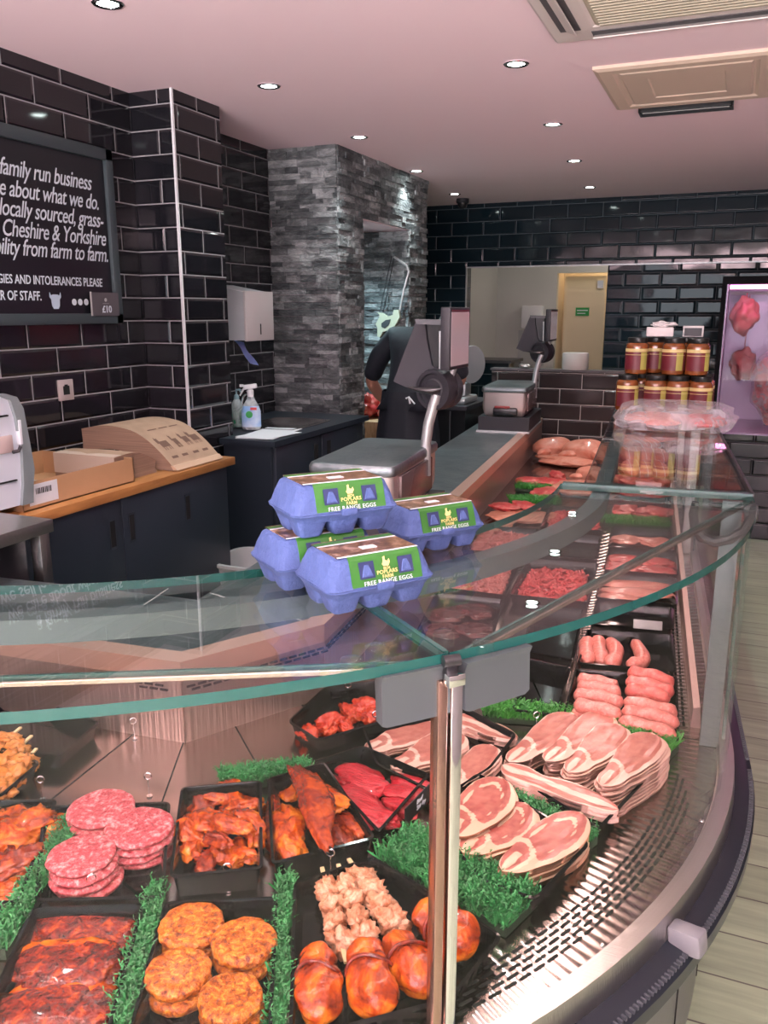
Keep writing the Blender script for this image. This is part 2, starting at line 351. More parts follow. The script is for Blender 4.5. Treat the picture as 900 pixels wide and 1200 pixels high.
def add_text(mb, s, size, M, mi=0, **kw):
    me = text_mesh(s, size, **kw); n0 = len(mb.bm.faces); nv = len(mb.bm.verts)
    mb.bm.from_mesh(me); bpy.data.meshes.remove(me); mb.bm.verts.ensure_lookup_table(); mb.bm.faces.ensure_lookup_table()
    for v in mb.bm.verts[nv:]: v.co = M @ v.co
    for f in mb.bm.faces[n0:]: f.material_index = mi
def frame(origin, xd, zd):
    """matrix: local x -> xd, local y -> zd (up the surface), local z -> outward normal"""
    x = Vector(xd).normalized(); y = Vector(zd).normalized(); z = x.cross(y)
    return Matrix(((x.x, y.x, z.x, origin[0]), (x.y, y.y, z.y, origin[1]), (x.z, y.z, z.z, origin[2]), (0, 0, 0, 1)))

# ------------------------------------------------------------------ the room
CZ = 2.53
TL = tilemat('black_metro_tile_left', 1, (0.010, 0.010, 0.013), (0.016, 0.015, 0.019), (0.27, 0.26, 0.27), zoff=-0.007, uoff=-0.16, w=0.315)
TF = tilemat('navy_metro_tile_far', 0, (0.006, 0.015, 0.022), (0.010, 0.021, 0.030), (0.085, 0.11, 0.13), zoff=-0.07, uoff=-0.028, row=0.121, w=0.312)
TP = tilemat('black_metro_tile_pier', 0, (0.010, 0.010, 0.013), (0.016, 0.015, 0.019), (0.27, 0.26, 0.27), zoff=-0.007, uoff=0.03, w=0.315)
TR = tilemat('glossy_metro_tile_recess', 0, (0.006, 0.015, 0.022), (0.012, 0.024, 0.034), (0.05, 0.065, 0.08), zoff=-0.07, uoff=-0.09, row=0.121, w=0.312, rough=0.05, bev=0.022)
THW = tilemat('brown_metro_tile_half_wall', 0, (0.030, 0.022, 0.022), (0.04, 0.03, 0.03), (0.42, 0.37, 0.35), zoff=0.02, uoff=0.08, row=0.113, w=0.315, rough=0.12)
def floormat():
    m, nt, b = nodes('wood_look_floor_tile'); L = nt.links
    g = N(nt, 'ShaderNodeNewGeometry'); mp = N(nt, 'ShaderNodeMapping'); mp.inputs['Location'].default_value = (0.9, 0.064, 0); L.new(g.outputs['Position'], mp.inputs[0])
    t = N(nt, 'ShaderNodeTexBrick', offset=0.37, offset_frequency=2); t.inputs['Scale'].default_value = 1
    t.inputs['Mortar Size'].default_value = 0.0025; t.inputs['Brick Width'].default_value = 0.9; t.inputs['Row Height'].default_value = 0.161
    t.inputs['Color1'].default_value = (0.38, 0.47, 0.335, 1); t.inputs['Color2'].default_value = (0.32, 0.39, 0.27, 1); t.inputs['Mortar'].default_value = (0.10, 0.10, 0.085, 1)
    L.new(mp.outputs[0], t.inputs['Vector'])
    mp2 = N(nt, 'ShaderNodeMapping'); mp2.inputs['Scale'].default_value = (2, 22, 1); L.new(g.outputs['Position'], mp2.inputs[0])
    n = N(nt, 'ShaderNodeTexNoise', i_Scale=1.5, i_Detail=6.0); L.new(mp2.outputs[0], n.inputs['Vector'])
    r = ramp(nt, [(0.3, (0.72, 0.72, 0.70)), (0.7, (1.1, 1.1, 1.05))]); L.new(n.outputs['Fac'], r.inputs[0])
    mx = N(nt, 'ShaderNodeMix', data_type='RGBA', blend_type='MULTIPLY'); mx.inputs[0].default_value = 1; L.new(t.outputs['Color'], mx.inputs[6]); L.new(r.outputs[0], mx.inputs[7])
    L.new(mx.outputs[2], b.inputs['Base Color']); b.inputs['Roughness'].default_value = 0.35
    return m
def boxes(*bs):
    m = MB()
    for b in bs: m.box(*b)
    return m
struct('floor', boxes((-3.4, 2.8, -4.4, 10.2, -0.1, 0)), floormat())
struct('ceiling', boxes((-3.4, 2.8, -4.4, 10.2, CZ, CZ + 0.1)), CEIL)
struct('wall_left', boxes((-2.905, -2.705, -4.4, 3.43, 0, CZ)), TL)
m = MB(); m.box(-2.9, -2.469, 3.43, 3.817, 0, CZ); m.bm.faces.ensure_lookup_table()
for f in m.bm.faces:
    f.normal_update(); f.material_index = 1 if abs(f.normal.x) > 0.5 else 0
struct('wall_pier', m, [TP, TL])
struct('trim_1', boxes((-2.474, -2.463, 3.424, 3.435, 0.0, CZ)), mat('white_corner_trim', (0.70, 0.70, 0.72), 0.3))
struct('wall_recess', boxes((-3.0, -2.82, 3.817, 4.9, 0, CZ)), TL)
# stone-clad block with the lit alcove cut into its right face
def stonemat(name, c1, c2, c3):
    m, nt, b = nodes(name); L = nt.links
    g = N(nt, 'ShaderNodeNewGeometry'); n = N(nt, 'ShaderNodeTexNoise', i_Scale=9.0, i_Detail=7.0, i_Roughness=0.7, i_Distortion=0.8)
    mp = N(nt, 'ShaderNodeMapping'); mp.inputs['Scale'].default_value = (1, 1, 2.2); L.new(g.outputs['Position'], mp.inputs[0]); L.new(mp.outputs[0], n.inputs['Vector'])
    ad = N(nt, 'ShaderNodeMath', operation='MULTIPLY_ADD'); ad.inputs[1].default_value = 0.35; L.new(g.outputs['Random Per Island'], ad.inputs[0])
    sb = N(nt, 'ShaderNodeMath', operation='SUBTRACT'); sb.inputs[1].default_value = 0.17; L.new(n.outputs['Fac'], sb.inputs[0]); L.new(sb.outputs[0], ad.inputs[2])
    r = ramp(nt, [(0.30, c1), (0.52, c2), (0.75, c3)]); L.new(ad.outputs[0], r.inputs[0]); L.new(r.outputs[0], b.inputs['Base Color'])
    b.inputs['Roughness'].default_value = 0.55
    n2 = N(nt, 'ShaderNodeTexNoise', i_Scale=35.0, i_Detail=6.0, i_Distortion=0.5); L.new(mp.outputs[0], n2.inputs['Vector'])
    bp = N(nt, 'ShaderNodeBump', i_Strength=0.8, i_Distance=0.02); L.new(n2.outputs['Fac'], bp.inputs['Height']); L.new(bp.outputs[0], b.inputs['Normal'])
    return m
STONE = stonemat('split_slate', (0.05, 0.056, 0.062), (0.145, 0.155, 0.16), (0.42, 0.43, 0.44))
def cladding(mb, p0, xd, nd, width, z0, z1, rnd, hole=None):
    """random courses of split stone standing proud of a wall plane"""
    x = Vector(xd); n = Vector(nd); z = z0
    while z < z1 - 0.004:
        h = rnd.choice([0.022, 0.03, 0.036, 0.045]); h = min(h, z1 - z)
        u = -rnd.random() * 0.1
        while u < width:
            w = rnd.uniform(0.07, 0.27); a, b = max(u, 0), min(u + w, width); u += w
            if b - a < 0.01: continue
            segs = [(a, b)]
            if hole and z + h * 0.5 < hole[2]:
                segs = [(a, min(b, hole[0])), (max(a, hole[1]), b)]
            d = rnd.uniform(0.004, 0.022)
            for (s0, s1) in segs:
                if s1 - s0 < 0.008: continue
                c = Vector(p0) + x * (s0 + s1) / 2 + n * (d / 2 - 0.01); c.z = z + h / 2
                mb.obox(c, (s1 - s0 - 0.0015, d + 0.02, h - 0.0015), Matrix((x, n, Vector((0, 0, 1)))).transposed(), 0)
        z += h
rnd = random.Random(5)
m = MB(); cladding(m, (-2.82, 4.9, 0), (1, 0, 0), (0, -1, 0), 0.47, 0, CZ, rnd)
struct('wall_stone_front', m, STONE, smooth=None)
m = MB(); cladding(m, (-2.35, 4.9, 0), (0, 1, 0), (1, 0, 0), 1.6, 0, CZ, rnd, hole=(0.36, 1.22, 2.13))
struct('wall_stone_side', m, STONE, smooth=None)
m = MB(); cladding(m, (-2.86, 5.2, 0), (0, 1, 0), (1, 0, 0), 1.0, 0.6, 2.13, rnd); cladding(m, (-2.84, 6.12, 0), (1, 0, 0), (0, -1, 0), 0.5, 0.6, 2.13, rnd)
cladding(m, (-2.84, 5.26, 0), (1, 0, 0), (0, 1, 0), 0.5, 0.6, 2.13, rnd)
struct('wall_alcove', m, STONE, smooth=None)
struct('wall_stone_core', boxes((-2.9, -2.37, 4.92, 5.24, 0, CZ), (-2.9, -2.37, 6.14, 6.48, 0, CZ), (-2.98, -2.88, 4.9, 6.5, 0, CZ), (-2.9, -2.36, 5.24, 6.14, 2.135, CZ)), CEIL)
struct('wall_left_far', boxes((-3.2, -3.0, 6.4, 8.0, 0, CZ)), TL)
# far wall with the opening to the back room
struct('wall_far', boxes((-3.2, -2.463, 8.0, 8.12, 0, CZ), (-2.463, 2.7, 8.0, 8.12, 1.955, CZ)), TF)
struct('wall_far_recess', boxes((-1.15, 2.7, 8.02, 8.12, 0, 1.955)), TR)
struct('trim_2', boxes((-2.475, 2.7, 7.985, 8.0, 1.95, 1.962), (-2.475, -2.463, 7.985, 8.0, 0, 1.955)), ALU)
struct('wall_back_room', boxes((-3.3, -1.92, 9.6, 9.7, 0, CZ), (-1.92, -1.2, 9.6, 9.7, 1.96, CZ), (-1.2, 0.2, 9.6, 9.7, 0, CZ), (-2.66, -2.60, 8.12, 9.6, 0, CZ), (0.1, 0.2, 8.12, 9.6, 0, CZ)), BWALL)
CREAM = mat('cream_paint', (0.72, 0.60, 0.42), 0.5)
struct('wall_corridor', boxes((-1.95, -1.0, 10.0, 10.05, 0, CZ), (-1.97, -1.92, 9.7, 10.0, 0, CZ)), CREAM)
# remaining room behind and beside the camera
PLAIN = mat('plain_plaster', (0.25, 0.24, 0.24), 0.7)
struct('wall_right', boxes((2.7, 2.8, -4.4, 8.1, 0, CZ)), PLAIN)
struct('wall_back', boxes((-3.0, -2.2, -4.5, -4.4, 0, CZ), (2.5, 2.8, -4.5, -4.4, 0, CZ), (-2.2, 2.5, -4.5, -4.4, 0, 0.4), (-2.2, 2.5, -4.5, -4.4, 2.42, CZ)), PLAIN)
m = MB(); m.box(-2.2, 2.5, -4.43, -4.38, 0.4, 0.45); m.box(-2.2, 2.5, -4.43, -4.38, 2.38, 2.42)
for x in (-2.2, -0.65, 0.9, 2.46): m.box(x, x + 0.04, -4.43, -4.38, 0.4, 2.42)
struct('window_1', m, DARKP)

# cream door in the corridor, green notice
d = MB(); d.box(-1.86, -1.42, 9.78, 9.82, 0.0, 1.93)
do = struct('door_1', d, CREAM)
obj('door_closer', boxes((-1.50, -1.44, 9.74, 9.78, 1.80, 1.88)), ALU, do)
m = boxes((-1.73, -1.58, 9.772, 9.778, 1.50, 1.59)); m.box(-1.715, -1.595, 9.768, 9.772, 1.553, 1.565, 1); m.box(-1.71, -1.62, 9.768, 9.772, 1.522, 1.532, 1)
obj('door_notice', m, [mat('green_notice', (0.02, 0.28, 0.06), 0.5), CHALK], do)

# ------------------------------------------------------------------ ceiling things
LPOS = [(-2.003, 2.463), (-2.039, 3.562), (-0.937, 3.649), (-2.129, 4.743), (-1.029, 4.834), (-2.246, 5.999), (-1.125, 6.012), (-2.364, 7.26), (-1.23, 7.293),
        (-0.85, 2.45), (-0.76, 1.25), (-1.92, 1.25), (-0.68, 0.05), (-1.85, 0.05), (-0.6, -1.2), (0.6, -1.2), (0.7, 0.2)]
LAB = ['large ceiling spotlight at the top edge above the blackboard', 'ceiling spotlight in front of the tiled pier, second nearest of the left row', 'nearest ceiling spotlight of the right row, left of the square air unit',
       'ceiling spotlight just right of the stone corner top', 'second ceiling spotlight of the right row, left of the beige access panel', 'ceiling spotlight above the alcove side of the stone block',
       'third ceiling spotlight of the right row, left of the slot vent', 'small ceiling spotlight above the security camera', 'farthest ceiling spotlight of the right row near the far wall']
SPOTE = emit('spot_lamp', (0.86, 1.0, 0.96), 30)
for i, (x, y) in enumerate(LPOS):
    t = thing('ceiling_spotlight', (x, y, CZ), LAB[i] if i < len(LAB) else 'recessed ceiling spotlight out of view, %s' % ('first over the counter bend', 'right row above the viewer', 'left row above the viewer', 'right row over the viewer shoulder', 'left row over the viewer shoulder', 'behind the viewer on the left', 'behind the viewer on the right', 'over the customer floor')[i - 9], 'light', 'recessed ceiling spotlights')
    m = MB(); m.lathe([(0.048, 0.0), (0.052, -0.004), (0.048, -0.007), (0.036, -0.006), (0.034, 0.0)], (x, y, CZ), 24); obj('bezel', m, CHROME, t)
    m = MB(); m.lathe([(0.033, -0.001), (0.034, -0.0035), (0.02, -0.005), (0.0, -0.005)], (x, y, CZ), 20); obj('lamp', m, SPOTE, t)
    l = bpy.data.lights.new('spot_beam', 'SPOT'); l.energy = 30 if y > 1.5 else 26; l.spot_size = R_(100); l.spot_blend = 0.8; l.shadow_soft_size = 0.035; l.color = (0.88, 1.0, 0.98)
    lo = bpy.data.objects.new('spot_beam', l); COL.objects.link(lo); lo.location = (0, 0, -0.03); lo.parent = t
# spotlight hidden in the alcove ceiling
t = thing('alcove_spotlight', (-2.58, 5.55, 2.13), 'small spotlight in the soffit of the stone alcove', 'light')
m = MB(); m.lathe([(0.05, 0.0), (0.054, -0.004), (0.048, -0.008), (0.036, -0.006), (0.034, 0)], (-2.58, 5.55, 2.134), 24); obj('bezel', m, CHROME, t)
m = MB(); m.lathe([(0.033, -0.001), (0.034, -0.0045), (0.0, -0.005)], (-2.58, 5.55, 2.134), 20); obj('lamp', m, SPOTE, t)
l = bpy.data.lights.new('alcove_beam', 'SPOT'); l.energy = 75; l.spot_size = R_(130); l.spot_blend = 0.9; l.shadow_soft_size = 0.03; l.color = (0.62, 0.92, 1.0)
lo = bpy.data.objects.new('alcove_beam', l); COL.objects.link(lo); lo.location = (0, 0, -0.03); lo.parent = t
# air conditioning cassette
ACM = mat('warm_white_plastic', (0.66, 0.58, 0.55), 0.45); ACG = mat('beige_grille', (0.42, 0.37, 0.28), 0.6, bump=0.3, bscale=40, stretch=(1, 30, 1))
t = thing('air_conditioning_cassette', (-0.25, 2.95, CZ), 'white square air conditioning cassette with beige grille, cut off by the top edge', 'air conditioner')
x0, x1, y0, y1 = -0.72, 0.22, 2.42, 3.36
def ring_panel(mb, x0, x1, y0, y1, prof, mi=0, cap=True):
    rings = []
    for (ins, z) in prof: rings.append([Vector((x0 + ins, y0 + ins, z)), Vector((x1 - ins, y0 + ins, z)), Vector((x1 - ins, y1 - ins, z)), Vector((x0 + ins, y1 - ins, z))])
    mb.rings(rings, mi, False, cap)
m = MB(); ring_panel(m, x0, x1, y0, y1, [(0, CZ), (0, CZ - 0.02), (0.015, CZ - 0.032), (0.16, CZ - 0.036), (0.17, CZ - 0.03)]); obj('fascia', m, ACM, t, smooth=None)
m = MB(); ring_panel(m, x0 + 0.17, x1 - 0.17, y0 + 0.17, y1 - 0.17, [(0, CZ - 0.03), (0.01, CZ - 0.038)])
for k in range(22):
    yy = y0 + 0.19 + k * 0.0265; m.box(x0 + 0.19, x1 - 0.19, yy, yy + 0.014, CZ - 0.042, CZ - 0.037)
obj('grille', m, ACG, t, smooth=None)
for (a, b, c, d_) in ((x0 + 0.05, x0 + 0.12, y0 + 0.15, y1 - 0.15), (x1 - 0.12, x1 - 0.05, y0 + 0.15, y1 - 0.15), (x0 + 0.15, x1 - 0.15, y1 - 0.12, y1 - 0.05), (x0 + 0.15, x1 - 0.15, y0 + 0.05, y0 + 0.12)):
    m = MB(); m.box(a, b, c, d_, CZ - 0.0375, CZ - 0.034, 1)
    long_x = (b - a) > (d_ - c)
    if long_x: m.obox(((a + b) / 2, (c + d_) / 2, CZ - 0.043), (b - a - 0.01, 0.05, 0.004), Euler((R_(28), 0, 0)), 0)
    else: m.obox(((a + b) / 2, (c + d_) / 2, CZ - 0.043), (0.05, d_ - c - 0.01, 0.004), Euler((0, R_(28), 0)), 0)
    obj('air_outlet', m, [ACM, mat('outlet_dark', (0.08, 0.075, 0.08), 0.6)], t, smooth=None)
# access panel and slot vent
PNL = mat('beige_panel', (0.64, 0.50, 0.40), 0.5)
t = thing('ceiling_access_panel', (-0.3, 4.2, CZ), 'beige moulded access panel set in the ceiling behind the air unit', 'panel')
m = MB(); ring_panel(m, -0.66, 0.05, 3.82, 4.58, [(0, CZ), (0, CZ - 0.012), (0.02, CZ - 0.02), (0.07, CZ - 0.02), (0.085, CZ - 0.012)]); obj('frame', m, PNL, t, smooth=None)
m = MB(); ring_panel(m, -0.57, -0.04, 3.91, 4.49, [(0, CZ - 0.01), (0.012, CZ - 0.018), (0.11, CZ - 0.018), (0.115, CZ - 0.014)]); obj('moulded_lid', m, PNL, t, smooth=None)
t = thing('slot_vent', (-0.34, 4.66, CZ), 'narrow black slot vent behind the beige ceiling panel', 'vent')
obj('frame', boxes((-0.555, -0.13, 4.60, 4.615, CZ - 0.03, CZ), (-0.555, -0.13, 4.70, 4.715, CZ - 0.03, CZ), (-0.56, -0.548, 4.60, 4.715, CZ - 0.03, CZ), (-0.137, -0.125, 4.60, 4.715, CZ - 0.03, CZ)), BLACKP, t)
m = MB(); m.obox((-0.343, 4.655, CZ - 0.02), (0.40, 0.06, 0.004), Euler((R_(20), 0, 0))); obj('blade', m, mat('grey_blade', (0.2, 0.2, 0.19), 0.4), t)
# dome camera
t = thing('security_camera', (-2.40, 7.6, CZ), 'small dark dome security camera at the top of the far wall', 'camera')
m = MB(); m.lathe([(0.0, 0), (0.055, 0), (0.058, -0.03), (0.05, -0.04), (0.0, -0.04)], (-2.40, 7.6, CZ)); obj('mount', m, DARKP, t)
m = MB(); m.lathe([(0.045, -0.038), (0.042, -0.06), (0.028, -0.08), (0.0, -0.087)], (-2.40, 7.6, CZ)); obj('dome', m, BLACKP, t)

# ------------------------------------------------------------------ the serve-over counter
C0 = Vector((-1.386, 1.78, 0)); RG = 1.447; ZD = 0.585; ZG = 1.17; ZW = 0.785
AX = Vector((-math.sin(R_(5.1)), math.cos(R_(5.1)), 0)); NX = Vector((math.cos(R_(5.1)), math.sin(R_(5.1)), 0))
AL = Vector((-math.cos(R_(5.1)), -math.sin(R_(5.1)), 0)); NL = Vector((math.sin(R_(5.1)), -math.cos(R_(5.1)), 0))
TEND = 4.35; TL_ = 1.25
def pp(th, r, z=0.0):
    """point on the counter plan: th in degrees on the arc; above 5.1 or below -84.9 it runs on along the straights (metres)"""
    if isinstance(th, tuple):
        b = C0 + (AX if th[0] == 'R' else AL) * th[1] + (NX if th[0] == 'R' else NL) * r
    else: b = C0 + Vector((math.cos(R_(th)), math.sin(R_(th)), 0)) * r
    return Vector((b.x, b.y, z))
def stations(a, b, step=2.5, tl=None, tr=None):
    s = []
    if tl is not None: s.append(('L', tl))
    n = max(1, round((b - a) / step)); s += [a + (b - a) * i / n for i in range(n + 1)]
    if tr is not None: s.append(('R', tr))
    return s
def sweep(mb, st, prof, mi=0, mis=None):
    rings = [[pp(t, r, z) for r, z in prof] for t in st]
    n0 = len(mb.bm.faces); mb.rings(rings, mi); mb.bm.faces.ensure_lookup_table()
    if mis:
        n = len(prof)
        for k in range(len(st) - 1):
            for i in range(n): mb.bm.faces[n0 + k * n + i].material_index = mis[i]
FULL = stations(-84.9, 5.1, 2.5, TL_, TEND)
CT = thing('serve_over_counter', pp(-40, 0.9, 0), 'curved glass serve-over butchers counter with stainless deck and grey body', 'display counter')
def part(name, mb, m, smooth=35, parent=None, **kw): return obj(name, mb, m, parent or CT, smooth=smooth, **kw)
A_ = Vector((-1.094, 1.438, 0)); B_ = Vector((-0.903, 1.77, 0))
Lf = A_ + AL * 1.35; Rf = C0 + AX * TEND + NX * 0.48
inner = [Lf, A_, B_, Rf]
# deck (flat steel)
m = MB(); out = [pp(t, RG + 0.004) for t in FULL]; poly = inner + list(reversed(out))
m.prism(poly, ZD - 0.03, ZD)
DECK = mat('deck_steel', (0.40, 0.335, 0.315), 0.2, 1.0)
nt = DECK.node_tree; b = nt.nodes['Principled BSDF']; g = N(nt, 'ShaderNodeNewGeometry'); mp = N(nt, 'ShaderNodeMapping'); mp.inputs['Location'].default_value = (1.386, -1.78, 0)
gr = N(nt, 'ShaderNodeTexGradient', gradient_type='RADIAL'); mu = N(nt, 'ShaderNodeMath', operation='MULTIPLY'); mu.inputs[1].default_value = 2500; sn = N(nt, 'ShaderNodeMath', operation='SINE')
bp = N(nt, 'ShaderNodeBump', i_Strength=0.8, i_Distance=0.0007); nz = N(nt, 'ShaderNodeTexNoise', i_Scale=5.0, i_Detail=2.0); ad = N(nt, 'ShaderNodeMath', operation='ADD')
nt.links.new(g.outputs['Position'], mp.inputs[0]); nt.links.new(mp.outputs[0], gr.inputs[0]); nt.links.new(gr.outputs['Fac'], mu.inputs[0]); nt.links.new(mu.outputs[0], sn.inputs[0])
nt.links.new(g.outputs['Position'], nz.inputs['Vector']); ln = N(nt, 'ShaderNodeVectorMath', operation='LENGTH'); sp_ = N(nt, 'ShaderNodeMapping'); sp_.inputs['Scale'].default_value = (1, 1, 0); nt.links.new(mp.outputs[0], sp_.inputs[0]); nt.links.new(sp_.outputs[0], ln.inputs[0])
mr_ = N(nt, 'ShaderNodeMapRange'); mr_.inputs[1].default_value = 1.15; mr_.inputs[2].default_value = 1.38; nt.links.new(ln.outputs['Value'], mr_.inputs[0]); m2_ = N(nt, 'ShaderNodeMath', operation='MULTIPLY'); nt.links.new(sn.outputs[0], m2_.inputs[0]); nt.links.new(mr_.outputs[0], m2_.inputs[1]); nt.links.new(m2_.outputs[0], ad.inputs[0]); nt.links.new(nz.outputs['Fac'], ad.inputs[1]); nt.links.new(ad.outputs[0], bp.inputs['Height']); nt.links.new(bp.outputs[0], b.inputs['Normal'])
part('deck', m, DECK, smooth=None)
# deck seams and ventilation slots
m = MB()
for (a, b2) in (((167, 852), (50, 945)), ((217, 864), (188, 945)), ((275, 850), (310, 912)), ((350, 823), (395, 860))):
    p, q = PZ(*a, ZD), PZ(*b2, ZD); d = (q - p); m.obox((p + q) / 2 + Vector((0, 0, 0.0003)), (d.length, 0.003, 0.0012), Euler((0, 0, math.atan2(d.y, d.x))))
p, q = pp(5.1, 1.30, ZD), pp(5.1, 1.44, ZD); d = q - p; m.obox((p + q) / 2, (d.length, 0.002, 0.0012), Euler((0, 0, math.atan2(d.y, d.x))))
part('deck_seam', m, VOID, smooth=None)
m = MB()
def slot(mb, p, ang, l=0.024, w=0.0052, z=ZD + 0.0008):
    x = Vector((math.cos(ang), math.sin(ang), 0)); y = Vector((-x.y, x.x, 0)); pts = []
    for k in range(4): a = -math.pi / 2 + k * math.pi / 3; pts.append(p + x * (l / 2 - w / 2 + math.cos(a) * w / 2) + y * math.sin(a) * w / 2)
    for k in range(4): a = math.pi / 2 + k * math.pi / 3; pts.append(p + x * (-l / 2 + w / 2 + math.cos(a) * w / 2) + y * math.sin(a) * w / 2)
    mb.prism(pts, z - 0.002, z)
for row in range(5):
    r = 1.338 + row * 0.0115; th = -64 + (0.62 if row % 2 else 0); end = (-3.5, -2.5, -3, -5, -6)[row]
    while th < end - (0 if row else 6): slot(m, pp(th, r), R_(th + 90)); th += 1.24
part('air_slots', m, VOID, smooth=None, label='black perforated slots along the curved deck')
m = MB(); k = 0
while 0.03 + k * 0.028 < TEND: 
    for r in (1.345, 1.357): slot(m, pp(('R', 0.06 + k * 0.028 + (0.014 if r > 1.35 else 0)), r), R_(95.1), 0.02, 0.006)
    k += 1
part('straight_air_slots', m, VOID, smooth=None)
# glass channel, raised inner duct of the straight run
m = MB(); sweep(m, FULL, [(RG - 0.022, ZD), (RG - 0.018, ZD + 0.012), (RG + 0.012, ZD + 0.012), (RG + 0.018, ZD - 0.05), (RG - 0.02, ZD - 0.05)]); part('glass_channel', m, STEEL)
m = MB(); sweep(m, [('R', 0.06), ('R', TEND)], [(1.372, ZD), (1.375, ZD + 0.05), (1.39, ZD + 0.055), (1.395, ZD)]); part('deck_upstand', m, mat('upstand_steel', (0.36, 0.24, 0.22), 0.45, 0.7))
# back riser, lip, worktop
def wallstrip(mb, pts, z0, z1, th=0.006, mi=0):
    for a, b3 in zip(pts, pts[1:]):
        d = (b3 - a); c = (a + b3) / 2; mb.obox((c.x, c.y, (z0 + z1) / 2), (d.length, th, z1 - z0), Euler((0, 0, math.atan2(d.y, d.x))), mi)
m = MB(); wallstrip(m, inner, ZD - 0.02, 0.742); part('back_riser', m, RISER, smooth=None)
def off(pts, d):
    res = []
    for i, p in enumerate(pts):
        t0 = (pts[i] - pts[i - 1]).normalized() if i else None; t1 = (pts[i + 1] - pts[i]).normalized() if i < len(pts) - 1 else None
        if t0 is None: t0 = t1
        if t1 is None: t1 = t0
        n0 = Vector((t0.y, -t0.x, 0)); n1 = Vector((t1.y, -t1.x, 0)); n = (n0 + n1).normalized(); res.append(p + n * d / max(0.3, n.dot(n0)))
    return res
i_out, i_in = off(inner, 0.004), off(inner, -0.045)
m = MB(); rings = []
for a, b3 in zip(i_out, i_in): rings.append([Vector((a.x, a.y, 0.738)), Vector((a.x, a.y, ZW)), Vector((b3.x, b3.y, ZW + 0.003)), Vector((b3.x, b3.y, 0.738))])
m.rings(rings); part('back_lip', m, mat('lip_steel', (0.72, 0.47, 0.38), 0.35, 0.7, bump=0.05), smooth=None)
m = MB(); k = 0
for (a, b3) in ((A_, B_), (A_ + AL * 0.13, A_ + AL * 0.02), (B_, B_ + AX * 0.5)):
    d = (b3 - a).normalized(); n = Vector((d.y, -d.x, 0)); L_ = (b3 - a).length; u = 0.02
    while u < L_ - 0.01:
        for j, z in ((0, 0.722), (1, 0.712)):
            p = a + d * (u + j * 0.012) + n * 0.0045; m.obox((p.x, p.y, z), (0.02, 0.004, 0.0045), Euler((0, 0, math.atan2(d.y, d.x))))
        u += 0.027
part('riser_slots', m, VOID, smooth=None)
back = [Lf - NL * 0.38, Vector((-1.30, 1.80, 0)), C0 + AX * TEND + NX * 0.09]
m = MB(); m.prism(i_in + list(reversed(back)), ZW - 0.035, ZW, 0); part('worktop', m, STEELD, smooth=None)
m = MB()
for a, b3 in ((PZ(98, 757, ZW), PZ(197, 690, ZW)), (B_ - NX * 0.05, Vector((-1.30, 1.86, 0)))):
    d = b3 - a; m.obox(((a.x + b3.x) / 2, (a.y + b3.y) / 2, ZW + 0.0008), (d.length, 0.003, 0.0012), Euler((0, 0, math.atan2(d.y, d.x))))
part('worktop_seam', m, mat('seam_light', (0.6, 0.6, 0.58), 0.4), smooth=None)
m = MB(); wallstrip(m, back, 0.0, ZW - 0.035, 0.02); part('server_side_panel', m, CAB, smooth=None)
# customer side body
BODY = mat('grey_body_panel', (0.13, 0.14, 0.135), 0.35, 0.4, bump=0.05, bscale=20)
m = MB(); sweep(m, FULL, [(1.40, 0.09), (1.425, 0.10), (1.425, 0.50), (1.40, 0.505)]); part('body_panel', m, BODY)
m = MB(); sweep(m, FULL, [(1.33, 0.0), (1.34, 0.0), (1.34, 0.10), (1.33, 0.10)]); part('kickboard', m, BLACKP)
m = MB()
for th in (-57, -46, -35, -24, -13, -2): p = pp(th, 1.4255, 0.3); m.obox(p, (0.003, 0.003, 0.40), Euler((0, 0, R_(th))))
part('body_seam', m, VOID, smooth=None)
m = MB(); sweep(m, FULL, [(1.44, 0.50), (1.495, 0.497), (1.505, 0.51), (1.505, 0.535), (1.49, 0.548), (1.452, 0.553), (1.44, 0.55)])
bumper = part('bumper_rail', m, mat('black_bumper', (0.010, 0.014, 0.020), 0.3), label='black ribbed bumper rail around the counter front')
m = MB(); th = -62.0
while th < 4: m.obox(pp(th, 1.497, 0.546), (0.009, 0.0035, 0.006), Euler((0, 0, R_(th)))); th += 0.38
k = 0.02
while k < 1.2: m.obox(pp(('R', k), 1.497, 0.546), (0.009, 0.0035, 0.006), Euler((0, 0, R_(5.1)))); k += 0.0095
obj('rib', m, mat('bumper_ribs', (0.05, 0.055, 0.065), 0.5), bumper, smooth=None)
m = MB(); m.obox(pp(-20.5, 1.49, 0.56), (0.055, 0.035, 0.04), Euler((0, R_(-8), R_(-20.5))), 0, 0.006); part('bumper_clip', m, mat('clip_grey', (0.16, 0.16, 0.175), 0.35), label='small light grey clip on the black bumper')
# screws in the deck
for th in (-8.5, -26, -45):
    m = MB(); m.lathe([(0.005, 0), (0.004, 0.002), (0, 0.0025)], pp(th, 1.418, ZD), 12); part('deck_screw', m, CHROME)
